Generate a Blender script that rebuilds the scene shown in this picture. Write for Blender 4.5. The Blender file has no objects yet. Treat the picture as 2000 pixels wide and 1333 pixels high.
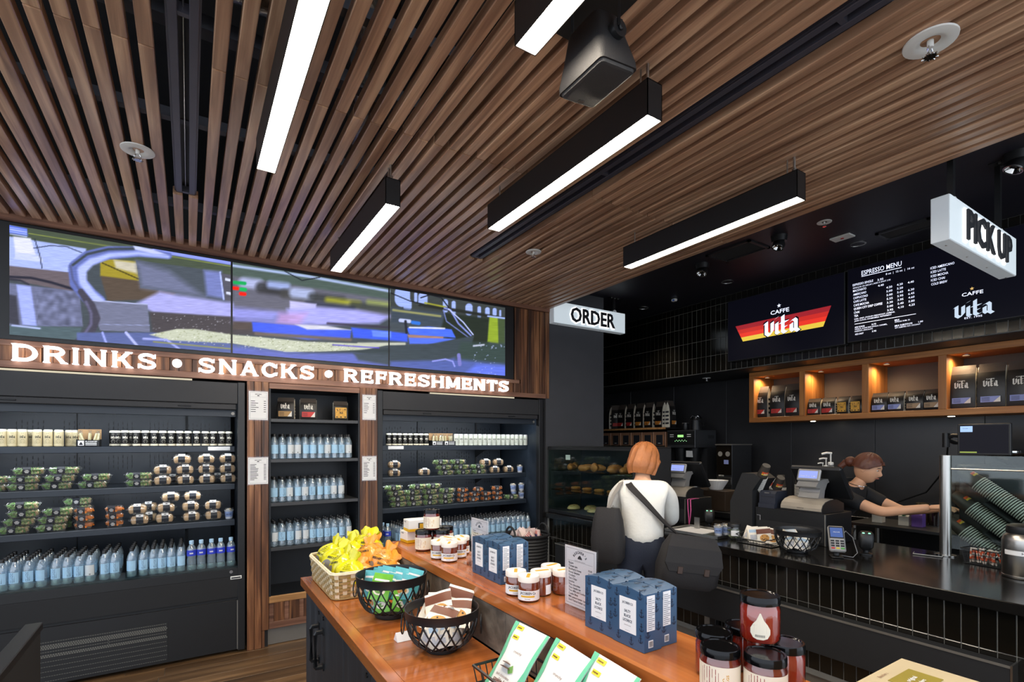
import bpy, bmesh, math, random
import numpy as np
from mathutils import Matrix, Vector, noise as mnoise
R = random.Random(7)
S = bpy.context.scene
COL = S.collection
PI = math.pi

# ------------------------------------------------------------------ camera, world, exposure
FPX, YAW, HZ, CAMH = 993.5, math.radians(32.41), 866.06, 1.59      # focal length in pixels of the 2000x1333 frame
cam_d = bpy.data.cameras.new('camera')
cam = bpy.data.objects.new('camera', cam_d)
COL.objects.link(cam)
cam.location = (0, 0, CAMH)
cam.rotation_euler = (PI / 2, 0, -YAW)
cam_d.sensor_width = 36.0
cam_d.lens = FPX / 2000 * 36
cam_d.shift_y = (HZ - 666.5) / 2000
cam_d.clip_start = 0.02
S.camera = cam

world = bpy.data.worlds.new('daylight')
S.world = world
world.use_nodes = True
bg = world.node_tree.nodes['Background']
bg.inputs[0].default_value = (0.80, 0.88, 1.0, 1)
bg.inputs[1].default_value = 1.7
S.view_settings.view_transform = 'Standard'
S.view_settings.look = 'None'
S.view_settings.gamma = 1
S.view_settings.use_curve_mapping = False
S.view_settings.exposure = 0.42
LAMP_W = 52.0          # emission of the linear pendants
S.cycles.max_bounces = 7
S.cycles.diffuse_bounces = 4
S.cycles.glossy_bounces = 3
S.cycles.transmission_bounces = 4
S.cycles.transparent_max_bounces = 24
S.cycles.caustics_reflective = False
S.cycles.caustics_refractive = False
S.cycles.sample_clamp_indirect = 4.0
S.cycles.use_denoising = True

# ------------------------------------------------------------------ survey helpers: a sight line of the camera cut with a real plane
_c, _s = math.cos(YAW), math.sin(YAW)
def at(px, py, X=None, Y=None, Z=None):
    a = (px - 1000) / FPX; b = (HZ - py) / FPX
    dx = a * _c + _s; dy = _c - a * _s
    d = X / dx if X is not None else (Y / dy if Y is not None else (Z - CAMH) / b)
    return Vector((dx * d, dy * d, CAMH + b * d))
def toward(px, X=None, Y=None):
    a = (px - 1000) / FPX; k = (a * _c + _s) / (_c - a * _s)
    return Y * k if Y is not None else X / k
def pj(x, y, z):
    d = x * _s + y * _c; r = x * _c - y * _s
    return 1000 + FPX * r / d, HZ - FPX * (z - CAMH) / d

# ------------------------------------------------------------------ materials
def C(h):
    h = h.lstrip('#'); o = []
    for i in (0, 2, 4):
        v = int(h[i:i + 2], 16) / 255
        o.append(v / 12.92 if v <= 0.04045 else ((v + 0.055) / 1.055) ** 2.4)
    return (o[0], o[1], o[2], 1)
def _mk(name):
    m = bpy.data.materials.new(name); m.use_nodes = True
    nt = m.node_tree
    return m, nt, nt.nodes['Principled BSDF'], nt.nodes['Material Output']
def mat(name, col, rough=0.5, metal=0.0, var=0.12, vs=18.0, emit=None, es=0.0, bump=0.0, bs=120.0, coat=0.0, spec=None, rnd=0.0):
    m, nt, b, out = _mk(name)
    col = C(col) if isinstance(col, str) else col
    N = nt.nodes; L = nt.links
    tc = N.new('ShaderNodeTexCoord')
    if var > 0 or bump > 0:
        n = N.new('ShaderNodeTexNoise'); n.inputs['Scale'].default_value = vs; n.inputs['Detail'].default_value = 3
        L.new(tc.outputs['Object'], n.inputs['Vector'])
        mx = N.new('ShaderNodeMixRGB'); mx.blend_type = 'MIX'
        mx.inputs[1].default_value = tuple(c * (1 - var) for c in col[:3]) + (1,)
        mx.inputs[2].default_value = tuple(min(1, c * (1 + var)) for c in col[:3]) + (1,)
        L.new(n.outputs['Fac'], mx.inputs[0])
        last = mx.outputs[0]
        if rnd > 0:
            oi = N.new('ShaderNodeObjectInfo'); mr = N.new('ShaderNodeMapRange')
            mr.inputs[3].default_value = 1 - rnd; mr.inputs[4].default_value = 1 + rnd
            L.new(oi.outputs['Random'], mr.inputs[0])
            hs = N.new('ShaderNodeHueSaturation'); L.new(mr.outputs[0], hs.inputs['Value']); L.new(last, hs.inputs['Color']); last = hs.outputs[0]
        L.new(last, b.inputs['Base Color'])
    else:
        b.inputs['Base Color'].default_value = col
    b.inputs['Roughness'].default_value = rough
    b.inputs['Metallic'].default_value = metal
    if spec is not None: b.inputs['Specular IOR Level'].default_value = spec
    if coat: b.inputs['Coat Weight'].default_value = coat; b.inputs['Coat Roughness'].default_value = 0.12
    if emit is not None:
        b.inputs['Emission Color'].default_value = C(emit) if isinstance(emit, str) else emit
        b.inputs['Emission Strength'].default_value = es
    if bump > 0:
        n2 = N.new('ShaderNodeTexNoise'); n2.inputs['Scale'].default_value = bs
        L.new(tc.outputs['Object'], n2.inputs['Vector'])
        bp = N.new('ShaderNodeBump'); bp.inputs['Strength'].default_value = bump; bp.inputs['Distance'].default_value = 0.004
        L.new(n2.outputs['Fac'], bp.inputs['Height']); L.new(bp.outputs[0], b.inputs['Normal'])
    return m
def wood(name, dark, mid, light, axis='Y', rough=0.45, scale=1.0, rnd=0.22, coat=0.0, contrast=1.0):
    m, nt, b, out = _mk(name); N = nt.nodes; L = nt.links
    tc = N.new('ShaderNodeTexCoord'); oi = N.new('ShaderNodeObjectInfo')
    mp = N.new('ShaderNodeMapping')
    sc = [22 * scale] * 3; sc['XYZ'.index(axis)] = 1.1 * scale
    mp.inputs['Scale'].default_value = sc
    off = N.new('ShaderNodeVectorMath'); off.operation = 'SCALE'; off.inputs['Scale'].default_value = 37.0
    cmb = N.new('ShaderNodeCombineXYZ')
    for i in range(3): L.new(oi.outputs['Random'], cmb.inputs[i])
    L.new(cmb.outputs[0], off.inputs[0])
    add = N.new('ShaderNodeVectorMath'); add.operation = 'ADD'
    L.new(tc.outputs['Object'], mp.inputs[0]); L.new(mp.outputs[0], add.inputs[0]); L.new(off.outputs[0], add.inputs[1])
    n1 = N.new('ShaderNodeTexNoise'); n1.inputs['Scale'].default_value = 1.0; n1.inputs['Detail'].default_value = 6; n1.inputs['Distortion'].default_value = 0.9
    L.new(add.outputs[0], n1.inputs['Vector'])
    mp2 = N.new('ShaderNodeMapping'); s2 = [6.0] * 3; s2['XYZ'.index(axis)] = 1.4; mp2.inputs['Scale'].default_value = s2
    n2 = N.new('ShaderNodeTexNoise'); n2.inputs['Scale'].default_value = 1.0; n2.inputs['Detail'].default_value = 4
    L.new(add.outputs[0], mp2.inputs[0]); L.new(mp2.outputs[0], n2.inputs['Vector'])
    r = N.new('ShaderNodeValToRGB'); e = r.color_ramp.elements
    e[0].position = 0.5 - 0.2 * contrast; e[0].color = C(dark); e[1].position = 0.5 + 0.2 * contrast; e[1].color = C(light)
    k = e.new(0.5); k.color = C(mid)
    L.new(n1.outputs['Fac'], r.inputs[0])
    mx = N.new('ShaderNodeMixRGB'); mx.blend_type = 'MULTIPLY'; mx.inputs[0].default_value = 0.35
    L.new(r.outputs[0], mx.inputs[1]); L.new(n2.outputs['Fac'], mx.inputs[2])
    mr = N.new('ShaderNodeMapRange'); mr.inputs[3].default_value = 1.15 - rnd; mr.inputs[4].default_value = 1.15 + rnd
    L.new(oi.outputs['Random'], mr.inputs[0])
    hs = N.new('ShaderNodeHueSaturation'); L.new(mr.outputs[0], hs.inputs['Value']); L.new(mx.outputs[0], hs.inputs['Color'])
    L.new(hs.outputs[0], b.inputs['Base Color'])
    b.inputs['Roughness'].default_value = rough
    if coat: b.inputs['Coat Weight'].default_value = coat; b.inputs['Coat Roughness'].default_value = 0.1
    bp = N.new('ShaderNodeBump'); bp.inputs['Strength'].default_value = 0.12; bp.inputs['Distance'].default_value = 0.002
    L.new(n1.outputs['Fac'], bp.inputs['Height']); L.new(bp.outputs[0], b.inputs['Normal'])
    return m
def clear(name, tint, gloss=0.12, milky=0.0, mcol='#ffffff', rough=0.04):
    """thin clear plastic or glass: see-through, with a reflection that grows at grazing angles"""
    m = bpy.data.materials.new(name); m.use_nodes = True; nt = m.node_tree; N = nt.nodes; L = nt.links
    N.clear()
    out = N.new('ShaderNodeOutputMaterial'); tr = N.new('ShaderNodeBsdfTransparent'); tr.inputs[0].default_value = C(tint)
    gl = N.new('ShaderNodeBsdfGlossy'); gl.inputs['Roughness'].default_value = rough
    fr = N.new('ShaderNodeLayerWeight'); fr.inputs[0].default_value = 0.5
    pw = N.new('ShaderNodeMath'); pw.operation = 'POWER'; pw.inputs[1].default_value = 4.0; L.new(fr.outputs['Facing'], pw.inputs[0])
    ad = N.new('ShaderNodeMath'); ad.operation = 'MULTIPLY_ADD'; ad.inputs[1].default_value = 0.7; ad.inputs[2].default_value = 0.03 + gloss * 0.2; ad.use_clamp = True
    L.new(pw.outputs[0], ad.inputs[0])
    base = tr.outputs[0]
    if milky > 0:
        df = N.new('ShaderNodeBsdfDiffuse'); df.inputs[0].default_value = C(mcol)
        m1 = N.new('ShaderNodeMixShader'); m1.inputs[0].default_value = milky
        L.new(tr.outputs[0], m1.inputs[1]); L.new(df.outputs[0], m1.inputs[2]); base = m1.outputs[0]
    mx = N.new('ShaderNodeMixShader'); L.new(ad.outputs[0], mx.inputs[0]); L.new(base, mx.inputs[1]); L.new(gl.outputs[0], mx.inputs[2])
    L.new(mx.outputs[0], out.inputs[0])
    return m
def glow(name, col, st, var=0.03):
    return mat(name, '#d8d8d8', 0.5, var=var, emit=col, es=st)
def vcol_emit(name, st):
    m, nt, b, out = _mk(name)
    a = nt.nodes.new('ShaderNodeAttribute'); a.attribute_name = 'col'
    b.inputs['Base Color'].default_value = (0.01, 0.01, 0.01, 1); b.inputs['Roughness'].default_value = 0.4; b.inputs['Specular IOR Level'].default_value = 0.12
    nt.links.new(a.outputs['Color'], b.inputs['Emission Color']); b.inputs['Emission Strength'].default_value = st
    return m

M = {}
M['slat'] = wood('walnut_slat', '#8a6650', '#b58d70', '#dcb593', 'Y', 0.30, rnd=0.14)
M['walnut_v'] = wood('walnut_upright_board', '#341f14', '#6d452b', '#a2714b', 'Z', 0.42, rnd=0.30, contrast=.9)
M['walnut_h'] = wood('walnut_level_board', '#54362a', '#7c5643', '#96705a', 'X', 0.45, rnd=0.18)
M['oak_h'] = wood('oak_rail', '#9a6c3e', '#b98a56', '#cfa46e', 'X', 0.5, rnd=0.08)
M['cherry'] = wood('cherry_counter', '#8f4c1e', '#aa602b', '#bc7239', 'Y', 0.24, scale=0.6, rnd=0.05, coat=0.45)
M['cherry_x'] = wood('cherry_cross_board', '#8f4c1e', '#aa602b', '#bc7239', 'X', 0.24, scale=0.6, rnd=0.045, coat=0.45)
M['shelfoak'] = wood('warm_oak_shelf', '#8a5426', '#a8692f', '#be7f40', 'Y', 0.45, rnd=0.1)
M['greywood'] = wood('grey_stained_board', '#4c473f', '#6f685d', '#8c8577', 'X', 0.55, scale=0.5, rnd=0.15)
M['darkwood'] = wood('black_stained_door', '#1e2125', '#2b2f34', '#3b3f45', 'Z', 0.5, scale=0.7, rnd=0.2)
M['plank'] = wood('floor_plank', '#38291a', '#62482e', '#8c6c49', 'X', 0.4, scale=0.45, rnd=0.22)
M['black'] = mat('satin_black_metal', '#17181a', 0.42, var=0.15)
M['black2'] = mat('matt_black_panel', '#1c1d1f', 0.6, var=0.15)
M['blackblue'] = mat('blue_black_enamel', '#232b35', 0.38, var=0.1)
M['shelfgrey'] = mat('dark_laminate_shelf', '#3a3b3d', 0.4, var=0.12)
M['header'] = mat('charcoal_header', '#2a2a2c', 0.55, var=0.1)
M['ceilblack'] = mat('black_painted_ceiling', '#1a1822', 0.5, var=0.1, vs=3)
M['column'] = mat('charcoal_plaster', '#45464a', 0.75, var=0.12, vs=6, bump=0.05)
M['slate'] = mat('charcoal_slate_panel', '#2c2c2e', 0.35, var=0.2, vs=8)
M['tile'] = mat('black_glazed_tile', '#15130f', 0.13, var=0.35, vs=9, rnd=0.35)
M['grout'] = mat('grey_grout', '#75746f', 0.8, var=0.1)
M['granite'] = mat('black_granite', '#141312', 0.16, var=0.5, vs=160)
M['steel'] = mat('brushed_steel', '#b9b7b2', 0.28, 1.0, var=0.06)
M['steel_d'] = mat('dull_steel_kick', '#8f8b84', 0.45, 0.7, var=0.2, vs=5)
M['chrome'] = mat('chrome', '#d8d8d8', 0.08, 1.0, var=0.03)
M['foil'] = mat('foil_insulation', '#9a9690', 0.25, 1.0, var=0.3, bump=1.0, bs=25)
M['white'] = mat('white_plastic', '#e6e6e2', 0.4, var=0.03)
M['paper'] = mat('white_paper', '#ebebea', 0.7, var=0.03)
M['ink'] = mat('black_ink', '#23252b', 0.7, var=0.05)
M['diffuser'] = glow('lamp_diffuser', (1.0, 0.87, 0.70, 1), LAMP_W)
M['led'] = glow('led_strip', (0.86, 0.93, 1.0, 1), 22.0)
M['led2'] = glow('shelf_led_strip', (0.90, 0.95, 1.0, 1), 16.0)
M['letter'] = glow('letter_face', (1.0, 0.98, 0.98, 1), 2.4)
M['glass'] = clear('clear_glass', '#e9f2ef', 0.1)
M['acrylic'] = clear('clear_acrylic', '#fcfbfc', 0.1)
M['pet'] = clear('clear_plastic_shell', '#f7f9f9', 0.55, 0.05)

# ------------------------------------------------------------------ mesh builder
class MB:
    def __init__(s):
        s.v = []; s.f = []; s.m = []; s.sm = []; s.M = None
    def add(s, vs, fs, mi=0, smooth=False):
        o = len(s.v)
        s.v += [tuple(s.M @ Vector(v)) for v in vs] if s.M else [tuple(v) for v in vs]
        s.f += [tuple(i + o for i in f) for f in fs]
        s.m += [mi] * len(fs); s.sm += [smooth] * len(fs)
        return s
    def box(s, a, b, mi=0, bev=0.0):
        x0, y0, z0 = (min(p, q) for p, q in zip(a, b)); x1, y1, z1 = (max(p, q) for p, q in zip(a, b))
        if bev <= 0:
            return s.add([(x0, y0, z0), (x1, y0, z0), (x1, y1, z0), (x0, y1, z0), (x0, y0, z1), (x1, y0, z1), (x1, y1, z1), (x0, y1, z1)],
                         [(0, 3, 2, 1), (4, 5, 6, 7), (0, 1, 5, 4), (1, 2, 6, 5), (2, 3, 7, 6), (3, 0, 4, 7)], mi)
        c = ((x0 + x1) / 2, (y0 + y1) / 2, (z0 + z1) / 2); h = ((x1 - x0) / 2, (y1 - y0) / 2, (z1 - z0) / 2)
        bev = min(bev, min(h) * 0.9)
        idx = {}; vs = []
        sg = (-1, 1)
        for sx in sg:
            for sy in sg:
                for sz in sg:
                    sn = (sx, sy, sz)
                    for ax in range(3):
                        idx[(sx, sy, sz, ax)] = len(vs)
                        vs.append(tuple(c[k] + sn[k] * (h[k] if k == ax else h[k] - bev) for k in range(3)))
        fs = []
        for ax in range(3):
            p, q = [k for k in range(3) if k != ax]
            for sa in sg:
                r = []
                for sp, sq in ((-1, -1), (1, -1), (1, 1), (-1, 1)):
                    sn = [0, 0, 0]; sn[ax] = sa; sn[p] = sp; sn[q] = sq
                    r.append(idx[(*sn, ax)])
                fs.append(tuple(r))
            for sp in sg:
                for sq in sg:
                    def g(sa, a2):
                        sn = [0, 0, 0]; sn[ax] = sa; sn[p] = sp; sn[q] = sq
                        return idx[(*sn, a2)]
                    fs.append((g(-1, p), g(1, p), g(1, q), g(-1, q)))
        for sx in sg:
            for sy in sg:
                for sz in sg:
                    fs.append(tuple(idx[(sx, sy, sz, k)] for k in range(3)))
        return s.add(vs, fs, mi)
    def cyl(s, p0, p1, r0, r1=None, n=12, mi=0, caps=True, smooth=True):
        r1 = r0 if r1 is None else r1
        p0 = Vector(p0); p1 = Vector(p1); d = (p1 - p0)
        if d.length < 1e-9: return s
        d.normalize(); u = d.orthogonal().normalized(); w = d.cross(u)
        vs = []
        for p, r in ((p0, r0), (p1, r1)):
            for i in range(n):
                t = 2 * PI * i / n; vs.append(p + u * (r * math.cos(t)) + w * (r * math.sin(t)))
        fs = [(i, (i + 1) % n, n + (i + 1) % n, n + i) for i in range(n)]
        s.add(vs, fs, mi, smooth)
        if caps: s.add(vs[:n], [tuple(range(n))[::-1]], mi); s.add(vs[n:], [tuple(range(n))], mi)
        return s
    def lathe(s, prof, n=16, c=(0, 0, 0), mi=0, smooth=True, a0=0.0, a1=2 * PI, sx=1.0, sy=1.0):
        full = abs(a1 - a0 - 2 * PI) < 1e-6
        k = n if full else n + 1
        vs = []
        for r, z in prof:
            for i in range(k):
                t = a0 + (a1 - a0) * i / n
                vs.append((c[0] + r * math.cos(t) * sx, c[1] + r * math.sin(t) * sy, c[2] + z))
        for j in range(len(prof) - 1):
            m_ = mi[j] if isinstance(mi, (list, tuple)) else mi
            fs = []
            for i in range(n):
                a = j * k + i; b = j * k + (i + 1) % k
                fs.append((a, b, b + k, a + k))
            o = len(s.v)
            if j == 0: s.add(vs, fs, m_, smooth); base = o
            else:
                s.f += [tuple(q + base for q in f) for f in fs]; s.m += [m_] * len(fs); s.sm += [smooth] * len(fs)
        return s
    def tube(s, pts, r, n=6, mi=0, closed=False, flat=None):
        pts = [Vector(p) for p in pts]; m = len(pts); vs = []
        up = Vector((0, 0, 1))
        for i, p in enumerate(pts):
            if closed: d = pts[(i + 1) % m] - pts[i - 1]
            else: d = pts[min(i + 1, m - 1)] - pts[max(i - 1, 0)]
            d = d.normalized() if d.length > 1e-9 else Vector((0, 0, 1))
            u = d.cross(up)
            u = u.normalized() if u.length > 1e-3 else d.orthogonal().normalized()
            w = d.cross(u)
            rr = r[i] if isinstance(r, (list, tuple)) else r
            for k in range(n):
                t = 2 * PI * (k + 0.5) / n
                vs.append(p + u * (rr * math.cos(t)) + w * (rr * (flat or 1) * math.sin(t)))
        fs = []
        for i in range(m if closed else m - 1):
            j = (i + 1) % m
            for k in range(n): fs.append((i * n + k, i * n + (k + 1) % n, j * n + (k + 1) % n, j * n + k))
        s.add(vs, fs, mi, n > 4)
        if not closed: s.add(vs[:n], [tuple(range(n))[::-1]], mi); s.add(vs[-n:], [tuple(range(n))], mi)
        return s
    def loft(s, rings, mi=0, smooth=False, caps=True):
        n = len(rings[0]); vs = [p for r in rings for p in r]
        fs = [(j * n + i, j * n + (i + 1) % n, (j + 1) * n + (i + 1) % n, (j + 1) * n + i) for j in range(len(rings) - 1) for i in range(n)]
        if caps: fs += [tuple(range(n))[::-1], tuple((len(rings) - 1) * n + i for i in range(n))]
        return s.add(vs, fs, mi, smooth)
    def grid(s, fn, nu, nv, mi=0, smooth=True):
        vs = [fn(i / nu, j / nv) for j in range(nv + 1) for i in range(nu + 1)]
        fs = [(j * (nu + 1) + i, j * (nu + 1) + i + 1, (j + 1) * (nu + 1) + i + 1, (j + 1) * (nu + 1) + i) for j in range(nv) for i in range(nu)]
        return s.add(vs, fs, mi, smooth)
    def prism(s, poly, y0, y1, mi=0, ax='Y'):
        """a 2-D outline (u, v) pushed along an axis: ax Y takes u, v as x, z; X as y, z; Z as x, y"""
        f = {'Y': lambda u, v, w: (u, w, v), 'X': lambda u, v, w: (w, u, v), 'Z': lambda u, v, w: (u, v, w)}[ax]
        return s.loft([[f(u, v, y0) for u, v in poly], [f(u, v, y1) for u, v in poly]], mi)
    def text(s, body, O, U, V, w=None, h=None, mi=0, bold=0.0, align='L', ext=0.0, cap=True):
        """lettering on the plane through O spanned by unit vectors U (reading direction) and V (up), fitted to width w and/or capital height h"""
        vs, fs, (tx0, ty0, tx1, ty1) = text_geo(body, bold)
        tw = max(tx1 - tx0, 1e-6)
        ky = (h / 0.70) if h else w / tw
        kx = w / tw if w else ky
        ox = {'L': -tx0, 'C': -(tx0 + tx1) / 2, 'R': -tx1}[align]
        O = Vector(O); U = Vector(U); V = Vector(V); Nn = U.cross(V)
        P = [O + U * ((x + ox) * kx) + V * (y * ky) for x, y in vs]
        if ext:
            F = [p + Nn * ext for p in P]
            s.add(F, fs, mi)
            cnt = {}
            for f in fs:
                for i in range(len(f)):
                    e = (f[i], f[(i + 1) % len(f)]); cnt[e] = 1
            q = [(a, b, b + len(P), a + len(P)) for a, b in cnt if (b, a) not in cnt]
            s.add(P + F, q, mi)
        else:
            s.add(P, fs, mi)
        return s
    def build(s, name, mats, parent=None, o=None, recalc=True, kind=None, label=None):
        me = bpy.data.meshes.new(name)
        off = Vector(o) if o is not None else None
        vv = [(v[0] - off.x, v[1] - off.y, v[2] - off.z) for v in s.v] if off else s.v
        me.from_pydata(vv, [], s.f)
        for m_ in (mats if isinstance(mats, (list, tuple)) else [mats]): me.materials.append(m_)
        me.polygons.foreach_set('material_index', s.m); me.polygons.foreach_set('use_smooth', s.sm)
        if recalc:
            bm = bmesh.new(); bm.from_mesh(me)
            bmesh.ops.recalc_face_normals(bm, faces=bm.faces); bm.to_mesh(me); bm.free()
        if any(s.sm): me.set_sharp_from_angle(angle=math.radians(40))
        ob = bpy.data.objects.new(name, me); COL.objects.link(ob)
        if parent is not None:
            k = SUBS.get(name)
            if k:
                for q in reversed(KIDS.get(parent.name, ())):
                    if q.name.split('.')[0] in k and q.location.length == 0: parent = q; break
            ob.parent = parent; KIDS.setdefault(parent.name, []).append(ob)
        elif off is not None: ob.location = off
        if kind: ob['kind'] = kind
        if label: ob['label'] = label
        return ob
KIDS = {}
SUBS = {'print': ('label', 'drop_label', 'sheet', 'carton_side', 'carton', 'lid_flap', 'tray'), 'label_corner': ('label',), 'flavour_band': ('label',), 'bar_code': ('bar_code_label', 'label'), 'badge_print': ('badge', 'curved_cover'), 'gusset_print': ('gusset',),
        'screen_text': ('screen',), 'display_text': ('display_screen',), 'note_text': ('note_window',), 'nutrition_print': ('nutrition_panel',), 'chocolate_chips': ('cookie_picture',), 'badge_picture': ('badge',),
        'seal_strip': ('lid',), 'display': ('control_panel',), 'indicator_lamps': ('control_panel',), 'panel_print': ('control_panel',), 'switch': ('switch_panel',), 'hopper_window': ('hopper_front',), 'screw': ('mounting_plate', 'light_box'),
        'bolt': ('ceiling_plate',), 'stripe': ('stick',), 'buckle': ('flap',), 'badge': ('grille',), 'jar_seen': ('window',), 'puck_lamp': ('puck_rim',), 'deflector': ('yoke',), 'reflector': ('head',), 'name_patch': ('red_stripes',), 'brew_basket': ('head',), 'urn_lid': ('urn',), 'cable_gland': ('housing',), 'perforation': ('grille_backing',)}
_tg = {}
def text_geo(body, bold):
    k = (body, bold)
    if k not in _tg:
        cu = bpy.data.curves.new('t', 'FONT'); cu.body = body; cu.size = 1.0; cu.offset = bold; cu.resolution_u = 2; cu.fill_mode = 'FRONT'
        ob = bpy.data.objects.new('t', cu)
        me = bpy.data.meshes.new_from_object(ob)
        vs = [(v.co.x, v.co.y) for v in me.vertices]; fs = [tuple(p.vertices) for p in me.polygons]
        xs = [v[0] for v in vs] or [0]; ys = [v[1] for v in vs] or [0]
        _tg[k] = (vs, fs, (min(xs), min(ys), max(xs), max(ys)))
        bpy.data.objects.remove(ob); bpy.data.curves.remove(cu); bpy.data.meshes.remove(me)
    return _tg[k]
def nib(strokes, n=(0.14, 0.10)):
    """broad-nib pen strokes -> flat quads"""
    vs = []; fs = []
    for st in strokes:
        for (x0, y0), (x1, y1) in zip(st, st[1:]):
            o = len(vs)
            hx, hy = n[0] / 2, n[1] / 2
            pts = [(x0 - hx, y0 - hy), (x0 + hx, y0 + hy), (x1 + hx, y1 + hy), (x1 - hx, y1 - hy)]
            vs += pts; fs.append((o, o + 1, o + 2, o + 3))
    return vs, fs
VITA = nib([[(.02, .70), (.08, .78), (.08, .20), (.20, .08), (.32, .28), (.32, .74)], [(.50, .66), (.50, .16), (.58, .09)], [(.47, .90), (.54, .96)],
            [(.74, .98), (.74, .18), (.84, .08), (.92, .16)], [(.64, .62), (.92, .66)], [(.74, .36), (.88, .40)],
            [(1.05, .60), (1.16, .70), (1.24, .60), (1.24, .16), (1.34, .05)], [(1.07, .48), (1.07, .20), (1.15, .10), (1.24, .22)]])
def vita(mb, O, U, V, w, mi=0, h=None):
    k = w / 1.42; ky = (h / 1.0) if h else k
    O = Vector(O); U = Vector(U); V = Vector(V)
    mb.add([O + U * ((x - 0.67) * k) + V * (y * ky) for x, y in VITA[0]], VITA[1], mi)
def wrap(mb, r):
    """bend flat lettering in the x-z plane round a cylinder of radius r about z (it faces -y)"""
    out = []
    for x, y, z in mb.v:
        t = x / r; q = r - y if y < 0 else r
        out.append((math.sin(t) * r, -math.cos(t) * r, z))
    mb.v = out
    return mb

# ------------------------------------------------------------------ things, parts, copies
def tag(o, label, cat, group=None, kind=None):
    if label: o['label'] = label
    if cat: o['category'] = cat
    if group: o['group'] = group
    if kind: o['kind'] = kind
    return o
def thing(name, label, cat, loc=(0, 0, 0), rz=0.0, group=None, rot=None):
    o = bpy.data.objects.new(name, None); COL.objects.link(o); o.location = loc
    o.rotation_euler = rot if rot else (0, 0, rz); o.empty_display_size = 0.05
    return tag(o, label, cat, group)
def dup(root, loc, rz=0.0, label=None, group=None, rot=None, scale=None, skip=()):
    r = root.copy(); COL.objects.link(r); r.location = loc; r.rotation_euler = rot if rot else (0, 0, rz)
    if scale: r.scale = scale
    if label: r['label'] = label
    if group: r['group'] = group
    def rec(src, dst):
        for ch in KIDS.get(src.name, []):
            if ch.name.split('.')[0] in skip: continue
            c = ch.copy(); COL.objects.link(c); c.parent = dst
            KIDS.setdefault(dst.name, []).append(c); rec(ch, c)
    rec(root, r)
    return r
def structure(o):
    o['kind'] = 'structure'; return o
ORD = 'first second third fourth fifth sixth seventh eighth ninth tenth eleventh twelfth thirteenth fourteenth fifteenth sixteenth seventeenth eighteenth nineteenth twentieth twenty-first twenty-second twenty-third twenty-fourth twenty-fifth twenty-sixth twenty-seventh twenty-eighth twenty-ninth thirtieth'.split()
X_, Y_, Z_ = Vector((1, 0, 0)), Vector((0, 1, 0)), Vector((0, 0, 1))
# ================================================================== structure
WY = 4.36            # facade plane of the drinks wall
ZS = 3.01            # underside of the slats
ZB = 3.257           # black ceiling over the counter
XE = 3.224           # edge of the slat ceiling
# floor with planks
fl = structure(MB().box((-4, 0.2, -0.1), (6.3, 6.7, -0.004)).build('floor', M['grout']))
structure(MB().box((-9, -9, -0.1), (6.3, 0.199, -0.004)).box((-9, 0.2, -0.1), (-4.001, 6.7, -0.004)).build('floor', mat('pale_bounce_floor', '#c4c1ba', .35, var=.1, vs=50)))  # unseen floor round the shop, made pale to bounce light onto the slats
pm = {}
for r, y in enumerate(np.arange(0.4, WY + 0.55, 0.152)):
    off = R.uniform(0, 1.2)
    for k in range(-2, 5):
        x0 = k * 1.2 - off; x1 = x0 + 1.2 - 0.003
        if x1 < -2.2 or x0 > 3.2: continue
        if 'a' not in pm:
            pm['a'] = MB().box((0, 0, -0.012), (1.197, 0.149, 0), 0, 0.0012)
            o = pm['a'].build('floor_plank', M['plank'], fl); pm['o'] = o
        else:
            o = pm['o'].copy(); COL.objects.link(o)
        o.location = (x0, float(y), 0); o.parent = fl
# upper deck over the slats, black ceiling over the counter
ceil = structure(MB().box((-4, -0.3, 3.75), (XE + 0.06, 5.6, 3.85)).box((XE - 0.0, -0.3, 3.06), (XE + 0.05, 5.6, 3.75)).build('ceiling', M['black2']))
cb = MB().box((XE + 0.055, -2, ZB), (6.3, 6.7, ZB + 0.08))
ceil2 = structure(cb.build('ceiling', M['ceilblack']))
# slats
PITCH = 0.0757; N0 = -0.1537
def slat_mesh(L):
    return MB().box((0, 0, 0), (0.047, L, 0.046), 0, 0.003)
proto = {}
def slat(x, y0, y1):
    L = round(y1 - y0, 3)
    if L not in proto:
        proto[L] = slat_mesh(L).build('slat', M['slat'], ceil); o = proto[L]
    else:
        o = proto[L].copy(); COL.objects.link(o)
    o.location = (x, y0, ZS); o.parent = ceil
TRK = ((1, 2), (26, 27))
for n in range(-15, 45):
    x = N0 + n * PITCH
    if n in TRK[0] or n in TRK[1]:
        slat(x, 3.475, 4.33); continue
    slat(x, -0.21, 2.233); slat(x, 2.237, 4.33)
# carriers and ducts above the slats
mb = MB()
for y in (0.75, 1.75, 2.75, 3.75):
    mb.box((-1.4, y, 3.058), (3.2, y + 0.04, 3.10)); 
mb.build('carrier', mat('carrier_channel', '#3a3a40', 0.5, 0.4), ceil)
MB().box((-1.6, 2.45, 3.3), (3.1, 2.52, 3.36)).build('strut', mat('strut_metal', '#55565c', 0.45, 0.5), ceil)
for nm, p0, p1, r in (('foil_duct', (-1.3, 2.05, 3.42), (0.35, 2.25, 3.42), 0.11), ('foil_duct', (0.45, 1.2, 3.43), (0.9, 3.2, 3.40), 0.10), ('flexible_duct', (1.0, 1.5, 3.45), (1.25, 3.3, 3.45), 0.09)):
    d = MB(); p0 = Vector(p0); p1 = Vector(p1)
    pts = [p0.lerp(p1, i / 40) for i in range(41)]
    d.tube(pts, [r * (1 + 0.06 * (i % 2)) for i in range(41)], 14)
    d.build(nm, M['foil'], ceil)
# border board where the slats meet the facade
structure(MB().box((-2.1, WY - 0.03, 2.976), (XE, WY - 0.001, 3.056), 0, 0.002).build('trim_1', M['walnut_h']))
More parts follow.
